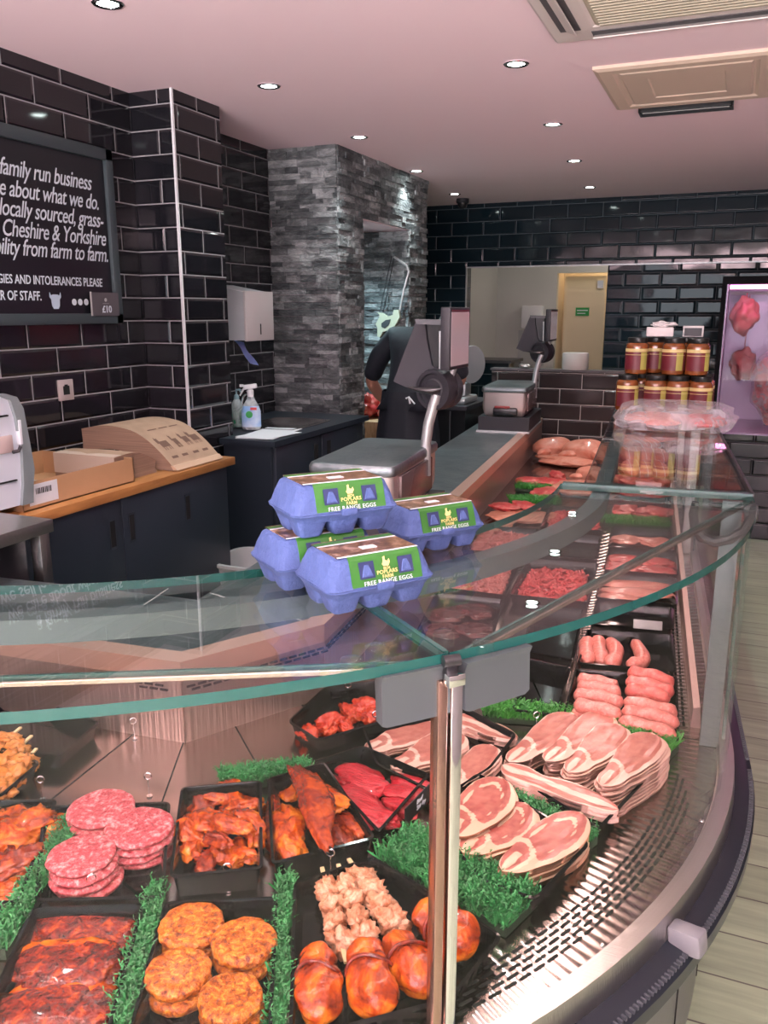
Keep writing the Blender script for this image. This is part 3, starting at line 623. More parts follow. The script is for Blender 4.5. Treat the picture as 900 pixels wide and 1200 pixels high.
# glass ---------------------------------------------------------------
def glass_slab(name, st, r0, r1, z0, z1, m, edges=True):
    mb = MB(); sweep(mb, st, [(r0, z0), (r1, z0), (r1, z1), (r0, z1)], 0, [0, 1, 0, 1] if edges else [0, 0, 1, 0]); mb.bm.faces.ensure_lookup_table()
    mb.bm.faces[-1].material_index = 1; mb.bm.faces[-2].material_index = 1
    return part(name, mb, [m, GEDGE], smooth=None)
TJ = -39.9
glass_slab('top_glass', stations(-84.9, TJ - 0.12), 1.045, RG, ZG - 0.013, ZG, GLASS)
glass_slab('top_glass', stations(TJ + 0.12, 5.0), 1.045, RG, ZG - 0.013, ZG, GLASS)
glass_slab('top_glass', [('R', 0.012), ('R', 1.62)], 1.095, RG, ZG - 0.013, ZG, GLASS)
glass_slab('top_glass', [('R', 1.63), ('R', 3.0)], 1.095, RG, ZG - 0.013, ZG, GLASS)
glass_slab('top_glass', [('L', 0.012), ('L', TL_)], 1.095, RG, ZG - 0.013, ZG, GLASS)
def front(st):
    mb = MB(); sweep(mb, st, [(RG - 0.010, ZD + 0.01), (RG - 0.004, ZD + 0.01), (RG - 0.004, ZG - 0.014), (RG - 0.010, ZG - 0.014)], 0); mb.bm.faces.ensure_lookup_table()
    mb.bm.faces[-1].material_index = 1; mb.bm.faces[-2].material_index = 1
    return part('front_glass', mb, [GLASSF, GEDGE], smooth=None)
front(stations(-84.9, TJ - 0.5)); front(stations(TJ + 0.5, 5.0)); front([('R', 0.012), ('R', 1.62)]); front([('R', 1.63), ('R', 3.0)]); front([('L', 0.012), ('L', TL_)])
# chord bars under the curved glass
for (a, b3) in ((TJ + 0.3, 5.0), (-84.5, TJ - 0.3)):
    p, q = pp(a, RG - 0.006, ZG - 0.0195), pp(b3, RG - 0.006, ZG - 0.0195); d = q - p
    m = MB(); m.obox((p + q) / 2, (d.length, 0.006, 0.006), Euler((0, 0, math.atan2(d.y, d.x))), 0, 0.001); m.obox((p + q) / 2 + Vector((-d.y, d.x, 0)).normalized() * 0.006 + Vector((0, 0, 0.004)), (d.length, 0.004, 0.006), Euler((0, 0, math.atan2(d.y, d.x))), 1)
    part('glass_support_bar', m, [mat('bar_bronze', (0.55, 0.42, 0.36), 0.25, 0.9), GSEAM], smooth=None)
# seam strips between panes
m = MB(); p, q = pp(TJ, 1.05, ZG - 0.004), pp(TJ, RG - 0.004, ZG - 0.004); d = q - p; m.obox((p + q) / 2, (d.length, 0.006, 0.010), Euler((0, 0, math.atan2(d.y, d.x)))); part('pane_seam', m, GSEAM)
m = MB(); p, q = pp(5.1, 1.05, ZG - 0.004), pp(5.1, RG, ZG - 0.004); d = q - p; m.obox((p + q) / 2, (d.length, 0.02, 0.014), Euler((0, 0, math.atan2(d.y, d.x)))); part('pane_seam', m, GSEAM)
m = MB(); p, q = pp(('R', 0), RG + 0.001, ZG - 0.004), pp(('R', 3.0), RG + 0.001, ZG - 0.004); d = q - p; m.obox((p + q) / 2, (d.length, 0.006, 0.014), Euler((0, 0, math.atan2(d.y, d.x)))); part('edge_strip', m, DARKP)
# lit canopy under the glass
PINKE = emit('counter_lamp_strip', (1.0, 0.66, 0.60), 42)
for st in (stations(-84.9, 5.1, 2.5, TL_, None), [('R', 0.0), ('R', 3.6)]):
    m = MB(); sweep(m, st, [(1.116, ZG - 0.048), (1.116, ZG - 0.014), (1.150, ZG - 0.014), (1.150, ZG - 0.048), (1.146, ZG - 0.048), (1.146, ZG - 0.032), (1.120, ZG - 0.032), (1.120, ZG - 0.048)]); cn = part('light_canopy', m, BANDM, label='grey lamp housing under the counter glass')
    m = MB(); sweep(m, st, [(1.121, ZG - 0.036), (1.121, ZG - 0.033), (1.145, ZG - 0.033), (1.145, ZG - 0.036)]); obj('lamp_strip', m, PINKE, cn, smooth=None)
# posts
def post(th, r, z0, z1, w, dpt, m_, mi=None, nm='glass_post'):
    mb = MB(); mb.obox(pp(th, r, (z0 + z1) / 2), (dpt, w, z1 - z0), Euler((0, 0, R_(th if not isinstance(th, tuple) else 5.1))), 0, 0.0015); return part(nm, mb, m_)
post(TJ + 0.35, RG + 0.0, 0.55, ZG - 0.03, 0.015, 0.02, CHROME)
post(TJ - 0.35, RG - 0.002, 0.55, ZG - 0.03, 0.013, 0.018, mat('post_brown_reflection', (0.42, 0.27, 0.21), 0.2, 0.9, bump=0.1, bscale=15))  # brown reflection on the polished post put into the metal colour
post(4.2, 1.408, ZD, ZG - 0.012, 0.008, 0.04, BANDM, nm='joint_post')
for t_ in (1.62, 3.0): post(('R', t_), 1.41, ZD, ZG - 0.012, 0.012, 0.035, ALU, nm='joint_post')
# clamps hanging from the glass at the joint
def clamp(a, b3, zt, h, nm='glass_clamp_cover'):
    p, q = PZ(a[0], a[1], zt), PZ(b3[0], b3[1], zt); d = (q - p); o_ = Vector((d.y, -d.x, 0)).normalized(); rings = []
    for u, hh in ((0.0, h * 0.96), (0.07, h), (0.93, h), (1.0, h * 0.93)):
        c = p + d * u; sect = [(0.0, 0.0), (-0.004, -0.01), (-0.002, -hh), (-0.018, -hh), (-0.022, -0.012), (-0.016, 0.0)]
        rings.append([c + o_ * s[0] * 1 + Vector((0, 0, s[1])) for s in sect])
    mb = MB(); mb.rings(rings); return part(nm, mb, GREYP, label='grey metal clamp cover hanging below the glass edge')
clamp((449, 795), (532, 778), ZG - 0.012, 0.062); clamp((548, 778), (624, 757), ZG - 0.012, 0.062)
m = MB(); c = pp(TJ, RG + 0.006, ZG - 0.02); m.obox(c, (0.012, 0.016, 0.032), Euler((0, 0, R_(TJ))), 0, 0.002)
m.tube([c + Vector((0.002, -0.002, 0.014)) + Vector((0.766, 0.643, 0)) * 0.01, c + Vector((0.002, -0.002, 0.014)) - Vector((0.766, 0.643, 0)) * 0.01], 0.007, 14, 0)
m.obox(c + Vector((0.008, -0.0065, -0.006)), (0.012, 0.022, 0.014), Euler((0, 0, R_(TJ))), 1, 0.001); part('joint_hinge', m, [BLACKP, CHROME])
for (a, b3) in ((440, 759), (412, 774), (566, 754), (520, 742)):
    m = MB(); p = PZ(a, b3, ZG); m.lathe([(0.0, -0.015), (0.013, -0.015), (0.013, -0.0005), (0.0125, 0.002), (0.010, 0.003), (0.0, 0.003)], p, 24); part('glass_bolt', m, [GLASS])
# curved bracket arm at the straight joint
m = MB(); pth = [PY(x, y, 1.84) for x, y in ((884, 592), (882, 606), (872, 622), (855, 632), (838, 635), (823, 630), (814, 618), (812, 602), (815, 588))]
m.tube(pth, [0.008, 0.011, 0.011, 0.011, 0.011, 0.011, 0.010, 0.009, 0.007], 8); m.lathe([(0.0, -0.004), (0.014, -0.004), (0.014, 0.004), (0, 0.004)], PY(880, 598, 1.84), 20, 0, Matrix.Rotation(R_(90), 4, 'X')); part('curved_bracket', m, mat('bracket_grey', (0.06, 0.058, 0.06), 0.4, 0.3))

# half wall closing the far end of the counter
struct('wall_half', boxes((-1.70, -0.72, 6.2, 6.3, 0, 1.12)), THW)
struct('trim_3', boxes((-1.71, -0.71, 6.19, 6.31, 1.12, 1.135)), mat('half_wall_cap', (0.10, 0.09, 0.095), 0.4))

# ------------------------------------------------------------------ left wall: blackboard, socket
t = thing('blackboard', (-2.70, 2.6, 1.50), 'framed blackboard with white hand lettering on the left tiled wall', 'sign')
XB = -2.672
m = MB(); y0, y1, z0, z1 = 1.75, 3.245, 1.495, 2.252
m.box(-2.705, XB, y0, y1, z1 - 0.05, z1, 0, 0.003); m.box(-2.705, XB, y0, y1, z0, z0 + 0.045, 0, 0.003); m.box(-2.705, XB, y1 - 0.045, y1, z0, z1, 0, 0.003); m.box(-2.705, XB, y0, y0 + 0.045, z0, z1, 0, 0.003)
obj('frame', m, FRAME, t)
obj('board', boxes((-2.705, -2.69, y0 + 0.03, y1 - 0.03, z0 + 0.03, z1 - 0.03)), SLATE, t)
def bline(s, pxr, pyr, size, shear=0.32, bold=0.0018, slope=0.0, space=1.0, wx=0.78):
    p = PX(pxr, pyr, -2.689); M = frame((-2.6885, p.y, p.z), (0, 1, slope), (0, 0, 1)) @ Matrix.Diagonal((wx, 1, 1, 1)); mb = MB(); add_text(mb, s, size, M, 0, shear=shear, align='RIGHT', bold=bold, space=space); obj('lettering', mb, CHALK, t, smooth=None)
bline('a family run business', 107, 223, 0.092, space=0.94, bold=0.0004); bline('we care about what we do.', 116, 246, 0.092, space=0.94, bold=0.0004); bline('we sell locally sourced, grass-', 121, 267, 0.092, space=0.94, bold=0.0004)
bline('from Cheshire & Yorkshire', 124, 288, 0.092, space=0.94, bold=0.0004); bline('traceability from farm to farm.', 127, 307, 0.092, space=0.94, bold=0.0004)
bline('ALLERGIES AND INTOLERANCES PLEASE', 120, 336, 0.05, 0.05, 0.0006); bline('ASK A MEMBER OF STAFF.', 49, 352, 0.052, 0.05, 0.0008)
p = PX(65, 352, -2.689); m = MB()
hp = [(-.028, .03), (-.022, .018), (-.012, .022), (.012, .022), (.022, .018), (.028, .03), (.030, .012), (.022, .004), (.02, -.02), (.012, -.032), (-.012, -.032), (-.02, -.02), (-.022, .004), (-.03, .012)]
m.rings([[Vector((-2.689, p.y + a * 1.1, p.z + c * 1.1)) for a, c in hp], [Vector((-2.6875, p.y + a * 1.1, p.z + c * 1.1)) for a, c in hp]]); obj('pig_drawing', m, mat('chalk_blue', (0.45, 0.55, 0.66), 0.7), t, smooth=None)
for px in (87, 94, 101):
    p = PX(px, 354, -2.6885); m = MB(); m.lathe([(0.010, 0), (0.014, 0), (0.014, 0.001), (0.010, 0.001)], p, 18, 0, Matrix.Rotation(R_(90), 4, 'Y')); m.obox(p, (0.001, 0.004, 0.010)); obj('round_icon', m, CHALK, t, smooth=None)
t = thing('price_card', (-2.68, 3.12, 1.53), 'small dark price card reading 10 pounds tucked in the blackboard corner', 'card')
y0, y1 = PX(106, 360, -2.68).y, PX(137, 360, -2.68).y
m = MB(); m.box(-2.671, -2.668, y0, y1, 1.53, 1.632, 0); m.box(-2.6712, -2.6675, y0 - 0.008, y0, 1.53, 1.634, 1); obj('card', m, [mat('card_purple_grey', (0.09, 0.08, 0.09), 0.5), mat('card_edge', (0.4, 0.38, 0.38), 0.5)], t, smooth=None)
m = MB(); add_text(m, '£10', 0.042, frame((-2.6675, (y0 + y1) / 2 + 0.005, 1.545), (0, 1, 0), (0, 0, 1)), 0, align='CENTER', bold=0.001); obj('price', m, CHALK, t, smooth=None)
m = MB(); m.lathe([(0, 0), (0.008, 0), (0.008, 0.001), (0, 0.001)], (-2.6675, (y0 + y1) / 2, 1.60), 14, 0, Matrix.Rotation(R_(90), 4, 'Y')); m.box(-2.668, -2.6672, (y0 + y1) / 2 - 0.02, (y0 + y1) / 2 + 0.02, 1.583, 1.5845); obj('crest', m, mat('grey_print', (0.4, 0.4, 0.4), 0.6), t, smooth=None)
t = thing('wall_socket', (-2.70, 2.84, 1.19), 'small pale square data socket on the black tiles above the cardboard box', 'socket')
c = PX(77, 457, -2.70); m = MB(); m.box(-2.705, -2.696, c.y - 0.045, c.y + 0.045, c.z - 0.045, c.z + 0.045, 0, 0.003); obj('plate', m, mat('socket_plate', (0.42, 0.36, 0.35), 0.4), t)
m = MB(); m.box(-2.697, -2.694, c.y - 0.018, c.y + 0.018, c.z - 0.02, c.z + 0.018, 0); m.box(-2.697, -2.694, c.y - 0.009, c.y + 0.009, c.z + 0.018, c.z + 0.024, 0); obj('socket_hole', m, VOID, t, smooth=None)

# ------------------------------------------------------------------ cabinet run on the left wall
XC = -2.11
def cabinet(name, x0, x1, y0, y1, zt, doors, label, facey=False):
    t = thing(name, ((x0 + x1) / 2, (y0 + y1) / 2, 0), label, 'cabinet')
    m = MB(); m.box(x0, x1 - 0.02, y0, y1, 0.08, zt); m.box(x0, x1 - 0.05, y0 + 0.01, y1 - 0.01, 0, 0.08); obj('body', m, CAB, t)
    for (a, b, hy) in doors:
        m = MB(); m.box(x1 - 0.02, x1, a + 0.003, b - 0.003, 0.09, zt - 0.004, 0, 0.0015); d = obj('door', m, CAB, t)
        for h in hy:
            m = MB(); m.box(x1 - 0.001, x1 + 0.002, h - 0.018, h + 0.018, zt - 0.19, zt - 0.07, 0, 0.001); m.box(x1 + 0.001, x1 + 0.0025, h - 0.013, h + 0.013, zt - 0.18, zt - 0.08, 1); obj('recessed_handle', m, [CAB, VOID], d, smooth=None)
    return t
dv = PX(143, 600, XC).y
cabinet('base_cabinet', -2.70, XC, 1.95, 3.2, 0.865, [(1.95, dv, [dv - 0.06]), (dv, 3.2, [dv + 0.05, PX(218, 560, XC).y])], 'long blue-grey base cabinet with slot handles against the left wall')
m = MB(); m.box(-2.70, -2.09, 1.93, 3.24, 0.865, 0.90, 0, 0.002); obj('wooden_worktop', m, OAK, None, 'oak worktop lying on the long cabinet, carrying box and paper bags', 'worktop')
ZC = 0.90
# cardboard box (open tray)
t = thing('cardboard_box', (-2.35, 2.15, ZC), 'shallow open cardboard box with a white barcode sticker', 'box')
c = [PZ(62, 596, ZC + 0.001), PZ(143, 563, ZC + 0.001)]
fx = c[0].x; ya, yb = 2.03, PZ(143, 563, ZC).y
x0_, x1_ = -2.60, -2.14; zb = ZC + 0.095
m = MB()
for (a, b, c_, d_) in ((x0_, x1_, ya, ya + 0.004), (x0_, x1_, yb - 0.004, yb), (x0_, x0_ + 0.004, ya, yb), (x1_ - 0.004, x1_, ya, yb)): m.box(a, b, c_, d_, ZC + 0.001, zb)
m.box(x0_, x1_, ya, yb, ZC + 0.001, ZC + 0.005); obj('tray', m, CARD, t, smooth=None)
m = MB(); rings = []
for k in range(9):
    u = k / 8; y = ya + 0.01 + (yb - ya - 0.2) * u; rings.append([Vector((x0_ + 0.01, y, ZC + 0.050 - 0.03 * u ** 2)), Vector((x1_ - 0.01, y, ZC + 0.042 - 0.03 * u ** 2)), Vector((x1_ - 0.01, y, ZC + 0.006)), Vector((x0_ + 0.01, y, ZC + 0.006))])
m.rings(rings); obj('paper_sheets', m, mat('greaseproof_sheets', (0.36, 0.32, 0.26), 0.6), t)
s0 = PX(65, 590, x1_); m = MB(); m.box(x1_, x1_ + 0.001, ya + 0.03, ya + 0.16, ZC + 0.015, ZC + 0.085, 0)
for k in range(12): m.box(x1_ + 0.0008, x1_ + 0.0014, ya + 0.06 + k * 0.006, ya + 0.0625 + k * 0.006 + 0.001 * (k % 3), ZC + 0.05, ZC + 0.07, 1)
obj('barcode_sticker', m, [PAPER, BLACKP], t, smooth=None)
# stacks of kraft bags
def bagstack(name, label, base, yaw, L, W, H, sag, lift, n_=14, print_=None):
    """a squared stack at one end that fans and droops at the other"""
    t = thing(name, base, label, 'paper bags', rz=yaw)
    B = Matrix.Translation(Vector(base)) @ Matrix.Rotation(yaw, 4, 'Z'); mb = MB(); rings = []; rnd = random.Random(len(label))
    NS = 14
    def top(u): return H * (1 - u * 0.25) + lift * math.sin(math.pi * min(1, u * 1.1)) - sag * max(0, u - 0.55) ** 2 * 4
    def bot(u): return 0.001 if u < 0.7 else 0.001
    for k in range(NS + 1):
        u = k / NS; x = -L / 2 + L * u; zt = max(0.02, top(u))
        ring = [(x, -W / 2, 0.001), (x, W / 2, 0.001)]
        lay = [0.2, 0.4, 0.6, 0.8, 1.0]
        ring += [(x + 0.004 * math.sin(q * 9 + k), W / 2 - 0.003 * (i % 2), zt * q) for i, q in enumerate(lay)]
        ring += [(x, 0, zt + 0.003)]
        ring += [(x + 0.004 * math.sin(q * 7 + k), -W / 2 + 0.003 * (i % 2), zt * q) for i, q in reversed(list(enumerate(lay)))]
        rings.append([B @ Vector(p) for p in ring])
    mb.rings(rings); mb.bm.faces.ensure_lookup_table()
    for f in mb.bm.faces:
        f.normal_update()
    bmesh.ops.recalc_face_normals(mb.bm, faces=mb.bm.faces[:])
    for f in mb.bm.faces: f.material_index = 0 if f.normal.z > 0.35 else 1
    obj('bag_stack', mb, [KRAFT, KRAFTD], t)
    mb = MB(); zt0 = top(0); mb.rings([[B @ Vector(p) for p in ((-L / 2 - 0.004, y, 0.25 * zt0), (-L / 2 - 0.004, y, zt0 + 0.004), (-L / 2 + 0.04, y, zt0 + 0.006), (-L / 2 + 0.04, y, zt0 + 0.003), (-L / 2 - 0.001, y, zt0), (-L / 2 - 0.001, y, 0.25 * zt0))] for y in (-W / 2, W / 2)])
    obj('folded_edge', mb, mat('pale_kraft_edge', (0.52, 0.42, 0.34), 0.7), t, smooth=None)
    return t, B, top
bagstack('paper_bag_stack', 'low stack of crumpled brown paper bags just behind the cardboard box', (-2.33, 2.66, ZC), R_(90), 0.25, 0.30, 0.10, 0.03, 0.015)
# big stack curving down at the front with a printed farm frieze
t = thing('printed_bag_stack', (-2.3, 2.98, ZC), 'thick stack of brown bags printed with farm animals, drooping at the worktop front', 'paper bags')
m = MB(); rings = []; prof = []
for k in range(17):
    u = k / 16; x = -2.60 + 0.47 * u
    z = 0.155 + 0.02 * math.sin(u * 5) if u < 0.5 else 0.155 + 0.02 * math.sin(2.5 + (u - 0.5) * 2) - 0.13 * ((u - 0.5) / 0.5) ** 1.8
    prof.append((x, ZC + z))
for y, dz in ((2.84, 0), (3.16, 0.0)):
    pass
yA, yB = 2.83, 3.17
for (x, z) in prof:
    rings.append([Vector((x, yA, max(ZC + 0.002, z - 0.10))), Vector((x, yA + 0.003, (z * 2 + ZC) / 3)), Vector((x, yA, z)), Vector((x, yB, z)), Vector((x, yB, max(ZC + 0.002, z - 0.10)))])
m.rings(rings); bmesh.ops.recalc_face_normals(m.bm, faces=m.bm.faces[:])
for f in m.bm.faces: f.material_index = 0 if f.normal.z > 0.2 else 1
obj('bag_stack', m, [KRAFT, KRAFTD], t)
m = MB(); x, z = prof[-1]; m.rings([[Vector((x, y, ZC + 0.005)), Vector((x + 0.022, y, ZC + 0.005)), Vector((x + 0.004, y, z + 0.004)), Vector((x - 0.012, y, z + 0.006))] for y in (yA, yB)]); obj('front_fold', m, mat('kraft_front', (0.50, 0.35, 0.24), 0.7), t, smooth=None)
# animals of the frieze: body, head and legs in flat print lying on the slope
def onslope(u, y):
    k = min(15.99, max(0, u * 16)); i = int(k); f_ = k - i; a, b = prof[i], prof[i + 1]; return Vector((a[0] + (b[0] - a[0]) * f_, y, a[1] + (b[1] - a[1]) * f_ + 0.0018))
def pr(mb, u0, u1, ya_, yb_):
    vs = [mb.bm.verts.new(onslope(u, y)) for u, y in ((u0, ya_), (u1, ya_), (u1, yb_), (u0, yb_))]; mb.face(vs)
m = MB()
for (yc, s) in ((2.90, 1.25), (2.98, 0.7), (3.05, 0.9), (3.115, 1.2)):
    pr(m, 0.78, 0.84, yc - 0.022 * s, yc + 0.022 * s); pr(m, 0.745, 0.80, yc - 0.03 * s, yc - 0.014 * s)
    for q in (-0.018, -0.008, 0.008, 0.018): pr(m, 0.84, 0.87, yc + q * s - 0.002, yc + q * s + 0.002)
    pr(m, 0.70 + 0.03, 0.75, yc - 0.026 * s, yc - 0.022 * s)
for yc in (2.89, 2.96, 3.04, 3.11): pr(m, 0.925, 0.945, yc - 0.02, yc + 0.02)
for k in range(3): pr(m, 0.62, 0.635, 2.90 + k * 0.075, 2.96 + k * 0.075)
obj('farm_animal_print', m, INK, t, smooth=None)

# steel table with the white machine at the left edge
t = thing('steel_table', (-2.4, 1.6, 0), 'stainless steel table at the left edge holding the white machine', 'table')
e = PZ(62, 608, 0.93); m = MB(); m.box(-2.70, e.x, 1.1, e.y, 0.89, 0.93, 0, 0.002); obj('tabletop', m, mat('table_steel', (0.42, 0.40, 0.38), 0.3, 0.9, bump=0.1), t)
for (x, y) in ((e.x - 0.03, e.y - 0.03), (-2.66, e.y - 0.03), (e.x - 0.03, 1.14), (-2.66, 1.14)):
    m = MB(); m.box(x - 0.02, x + 0.02, y - 0.02, y + 0.02, 0.0, 0.89, 0, 0.002); obj('leg', m, STEEL, t)
obj('dark_cupboard', boxes((-2.69, e.x - 0.06, 1.12, e.y - 0.06, 0.1, 0.87)), BLACKP, t)
t = thing('bread_slicer', (-2.3, 1.75, 0.93), 'tall white countertop machine with grey side frame, cut off by the left edge', 'machine')
# extruded side silhouette (in the y-z plane), rounded at the top right
yr = PX(30, 560, -2.14).y
def sil(x0, x1, pts, mi, mb): mb.rings([[Vector((x, y, z)) for y, z in pts] for x in (x0, x1)], mi)
top = [(1.45, 0.931), (yr - 0.01, 0.931), (yr, 1.0), (yr + 0.01, 1.04), (yr + 0.005, 1.10), (yr - 0.012, 1.24), (yr - 0.03, 1.275), (yr - 0.07, 1.29), (1.45, 1.30)]
m = MB(); sil(-2.46, -2.13, top, 0, m); obj('housing', m, mat('machine_white', (0.68, 0.74, 0.82), 0.3, coat=0.3), t)
gr = [(yr - 0.045, 0.931), (yr + 0.003, 0.931), (yr + 0.012, 1.0), (yr + 0.022, 1.04), (yr + 0.016, 1.10), (yr, 1.245), (yr - 0.022, 1.283), (yr - 0.07, 1.298), (yr - 0.10, 1.298), (yr - 0.05, 1.275), (yr - 0.035, 1.22), (yr - 0.022, 1.10), (yr - 0.030, 1.0)]
m = MB(); sil(-2.13, -2.118, gr, 0, m); obj('side_frame', m, mat('machine_grey', (0.20, 0.24, 0.25), 0.45), t)
m = MB(); m.box(-2.131, -2.12, yr - 0.12, yr - 0.055, 1.11, 1.165, 0, 0.002); obj('window', m, mat('machine_window', (0.55, 0.44, 0.42), 0.2), t)
m = MB(); m.box(-2.131, -2.115, yr - 0.03, yr - 0.018, 1.13, 1.21, 0, 0.002); obj('scale_strip', m, PAPER, t)
m = MB(); m.box(-2.131, -2.123, 1.46, yr - 0.06, 1.225, 1.23, 0); m.box(-2.131, -2.123, 1.46, yr - 0.05, 1.015, 1.019, 0); obj('panel_gap', m, VOID, t, smooth=None)
m = MB(); m.tube([(-2.12, yr - 0.06, 1.11), (-2.10, yr - 0.055, 1.115), (-2.095, yr - 0.05, 1.13)], 0.006, 8); obj('knob', m, DARKP, t)

# ------------------------------------------------------------------ sink corner
ZS = 0.905
t = thing('sink_cabinet', (-2.48, 4.3, 0), 'low blue-grey cabinet with two slot handles and an inset sink', 'cabinet')
m = MB(); m.box(-2.455, -2.17, 3.70, 3.84, 0.0, 0.875); m.box(-2.80, -2.17, 3.83, 4.84, 0.0, 0.875); obj('body', m, CAB, t, smooth=None)
for a, b, h in ((3.72, 4.24, 4.17), (4.25, 4.82, 4.33)):
    m = MB(); m.box(-2.17, -2.152, a, b, 0.06, 0.865, 0, 0.0015); d = obj('door', m, CAB, t)
    m = MB(); m.box(-2.153, -2.149, h - 0.022, h + 0.022, 0.72, 0.82, 0); obj('recessed_handle', m, VOID, d, smooth=None)
m = MB(); m.prism([(-2.46, 3.67), (-2.13, 3.67), (-2.13, 4.87), (-2.815, 4.87), (-2.815, 3.82), (-2.46, 3.82)], 0.875, ZS); top_ = obj('top', m, CAB, t, smooth=None)
m = MB(); cc = (-2.42, 4.30)
rings = []
for (r_, z) in ((1.0, ZS + 0.001), (1.0, ZS + 0.006), (0.93, ZS + 0.006), (0.88, ZS + 0.002)):
    rings.append([Vector((cc[0] + 0.20 * r_ * math.cos(a) * (1 / max(abs(math.cos(a)), abs(math.sin(a)))) ** 0.75, cc[1] + 0.26 * r_ * math.sin(a) * (1 / max(abs(math.cos(a)), abs(math.sin(a)))) ** 0.75, z)) for a in [2 * math.pi * k / 32 for k in range(32)]])
m.rings(rings, 0, False, True); obj('sink_bowl', m, mat('sink_steel', (0.6, 0.58, 0.56), 0.2, 1.0), t)
t = thing('tap', (-2.66, 4.20, ZS), 'slim chrome swan-neck tap behind the sink', 'tap')
b0 = Vector((-2.60, 4.12, ZS)); m = MB(); m.tube([b0, b0 + Vector((0, 0, 0.14)), b0 + Vector((0.012, 0, 0.175)), b0 + Vector((0.04, 0, 0.195)), b0 + Vector((0.07, 0, 0.18)), b0 + Vector((0.08, 0, 0.145))], [0.011, 0.011, 0.011, 0.011, 0.011, 0.012], 12); m.lathe([(0.02, 0), (0.02, 0.01), (0.011, 0.014), (0, 0.014)], b0, 18); obj('spout', m, CHROME, t)
m = MB(); m.tube([b0 + Vector((0, 0.01, 0.06)), b0 + Vector((0, 0.05, 0.07))], [0.007, 0.005], 8); obj('lever', m, CHROME, t)
# papers, bottles
m = MB(); m.obox((-2.30, 3.92, ZS + 0.003), (0.21, 0.42, 0.003), Euler((0, 0, 0.12))); m.obox((-2.27, 3.86, ZS + 0.006), (0.21, 0.30, 0.002), Euler((0, 0, -0.15))); obj('paper_sheet', m, PAPER, None, 'white paper sheets lying flat on the sink cabinet', 'paper')
def bottle_pos(px, py): return PZ(px, py, ZS + 0.008)
c = bottle_pos(295, 503); SPR = filmmat('clear_bottle', (0.6, 0.68, 0.7), 0.55, 0.1)
t = thing('spray_bottle', c, 'clear trigger spray bottle with white head and blue label by the sink', 'bottle')
def oval(mb, c, prof, ax, ay, rot, mi=0):
    rings = []
    for (r, z) in prof: rings.append([c + Matrix.Rotation(rot, 3, 'Z') @ Vector((ax * r * math.cos(2 * math.pi * k / 24), ay * r * math.sin(2 * math.pi * k / 24), z)) for k in range(24)])
    mb.rings(rings, mi)
m = MB(); oval(m, c, [(0.9, 0), (1, 0.01), (1, 0.10), (0.8, 0.135), (0.45, 0.165), (0.32, 0.185)], 0.052, 0.03, R_(25)); obj('body', m, SPR, t)
m = MB(); oval(m, c, [(1.02, 0.015), (1.03, 0.02), (1.03, 0.10), (0.85, 0.13)], 0.052, 0.03, R_(25)); obj('label', m, mat('blue_label', (0.22, 0.42, 0.72), 0.4, col2=(0.62, 0.72, 0.82), nscale=11), t)
m = MB(); mm_ = Matrix.Rotation(R_(-70), 4, 'Z') @ Matrix.Rotation(R_(90), 4, 'Y'); f_ = Vector((math.cos(R_(-65)), math.sin(R_(-65)), 0)); m.lathe([(0, 0), (0.019, 0), (0.019, 0.002), (0, 0.002)], c + f_ * 0.034 + Vector((-0.008, 0, 0.085)), 20, 0, mm_); obj('green_badge', m, mat('badge_green', (0.02, 0.30, 0.06), 0.4), t)
m = MB(); m.obox(c + f_ * 0.033 + Vector((0.02, 0, 0.118)), (0.035, 0.002, 0.014), Euler((0, 0, R_(25)))); obj('red_flash', m, mat('flash_red', (0.65, 0.06, 0.06), 0.4), t)
m = MB(); m.lathe([(0.016, 0.18), (0.018, 0.19), (0.018, 0.215), (0.012, 0.22), (0, 0.22)], c); m.obox(c + Vector((0.0, -0.0, 0.235)), (0.075, 0.022, 0.026), Euler((0, R_(-8), R_(20))), 0, 0.006); m.tube([c + Vector((-0.03, -0.01, 0.23)), c + Vector((-0.045, -0.015, 0.205)), c + Vector((-0.055, -0.02, 0.185))], [0.006, 0.005, 0.004], 8); m.obox(c + Vector((-0.045, -0.015, 0.24)), (0.02, 0.014, 0.014), Euler((0, 0, R_(20)))); obj('trigger_head', m, WHITE, t)
c = bottle_pos(283, 502) + Vector((-0.05, 0.04, 0)); t = thing('soap_dispenser_bottle', c, 'green hand soap pump bottle behind the spray bottle', 'bottle')
m = MB(); m.lathe([(0.030, 0), (0.034, 0.006), (0.034, 0.12), (0.02, 0.15), (0.013, 0.16), (0, 0.16)], c); obj('body', m, SPR, t)
m = MB(); m.lathe([(0.029, 0.003), (0.033, 0.006), (0.0335, 0.09), (0, 0.09)], c); obj('green_soap', m, mat('soap_green', (0.02, 0.32, 0.13), 0.2), t)
m = MB(); m.lathe([(0.014, 0.155), (0.016, 0.165), (0.012, 0.18), (0.005, 0.185), (0.005, 0.21), (0, 0.21)], c); m.tube([c + Vector((0, 0, 0.208)), c + Vector((0.03, -0.01, 0.212)), c + Vector((0.035, -0.012, 0.20))], 0.005, 8); obj('pump', m, mat('pump_blue_grey', (0.25, 0.4, 0.45), 0.3), t)
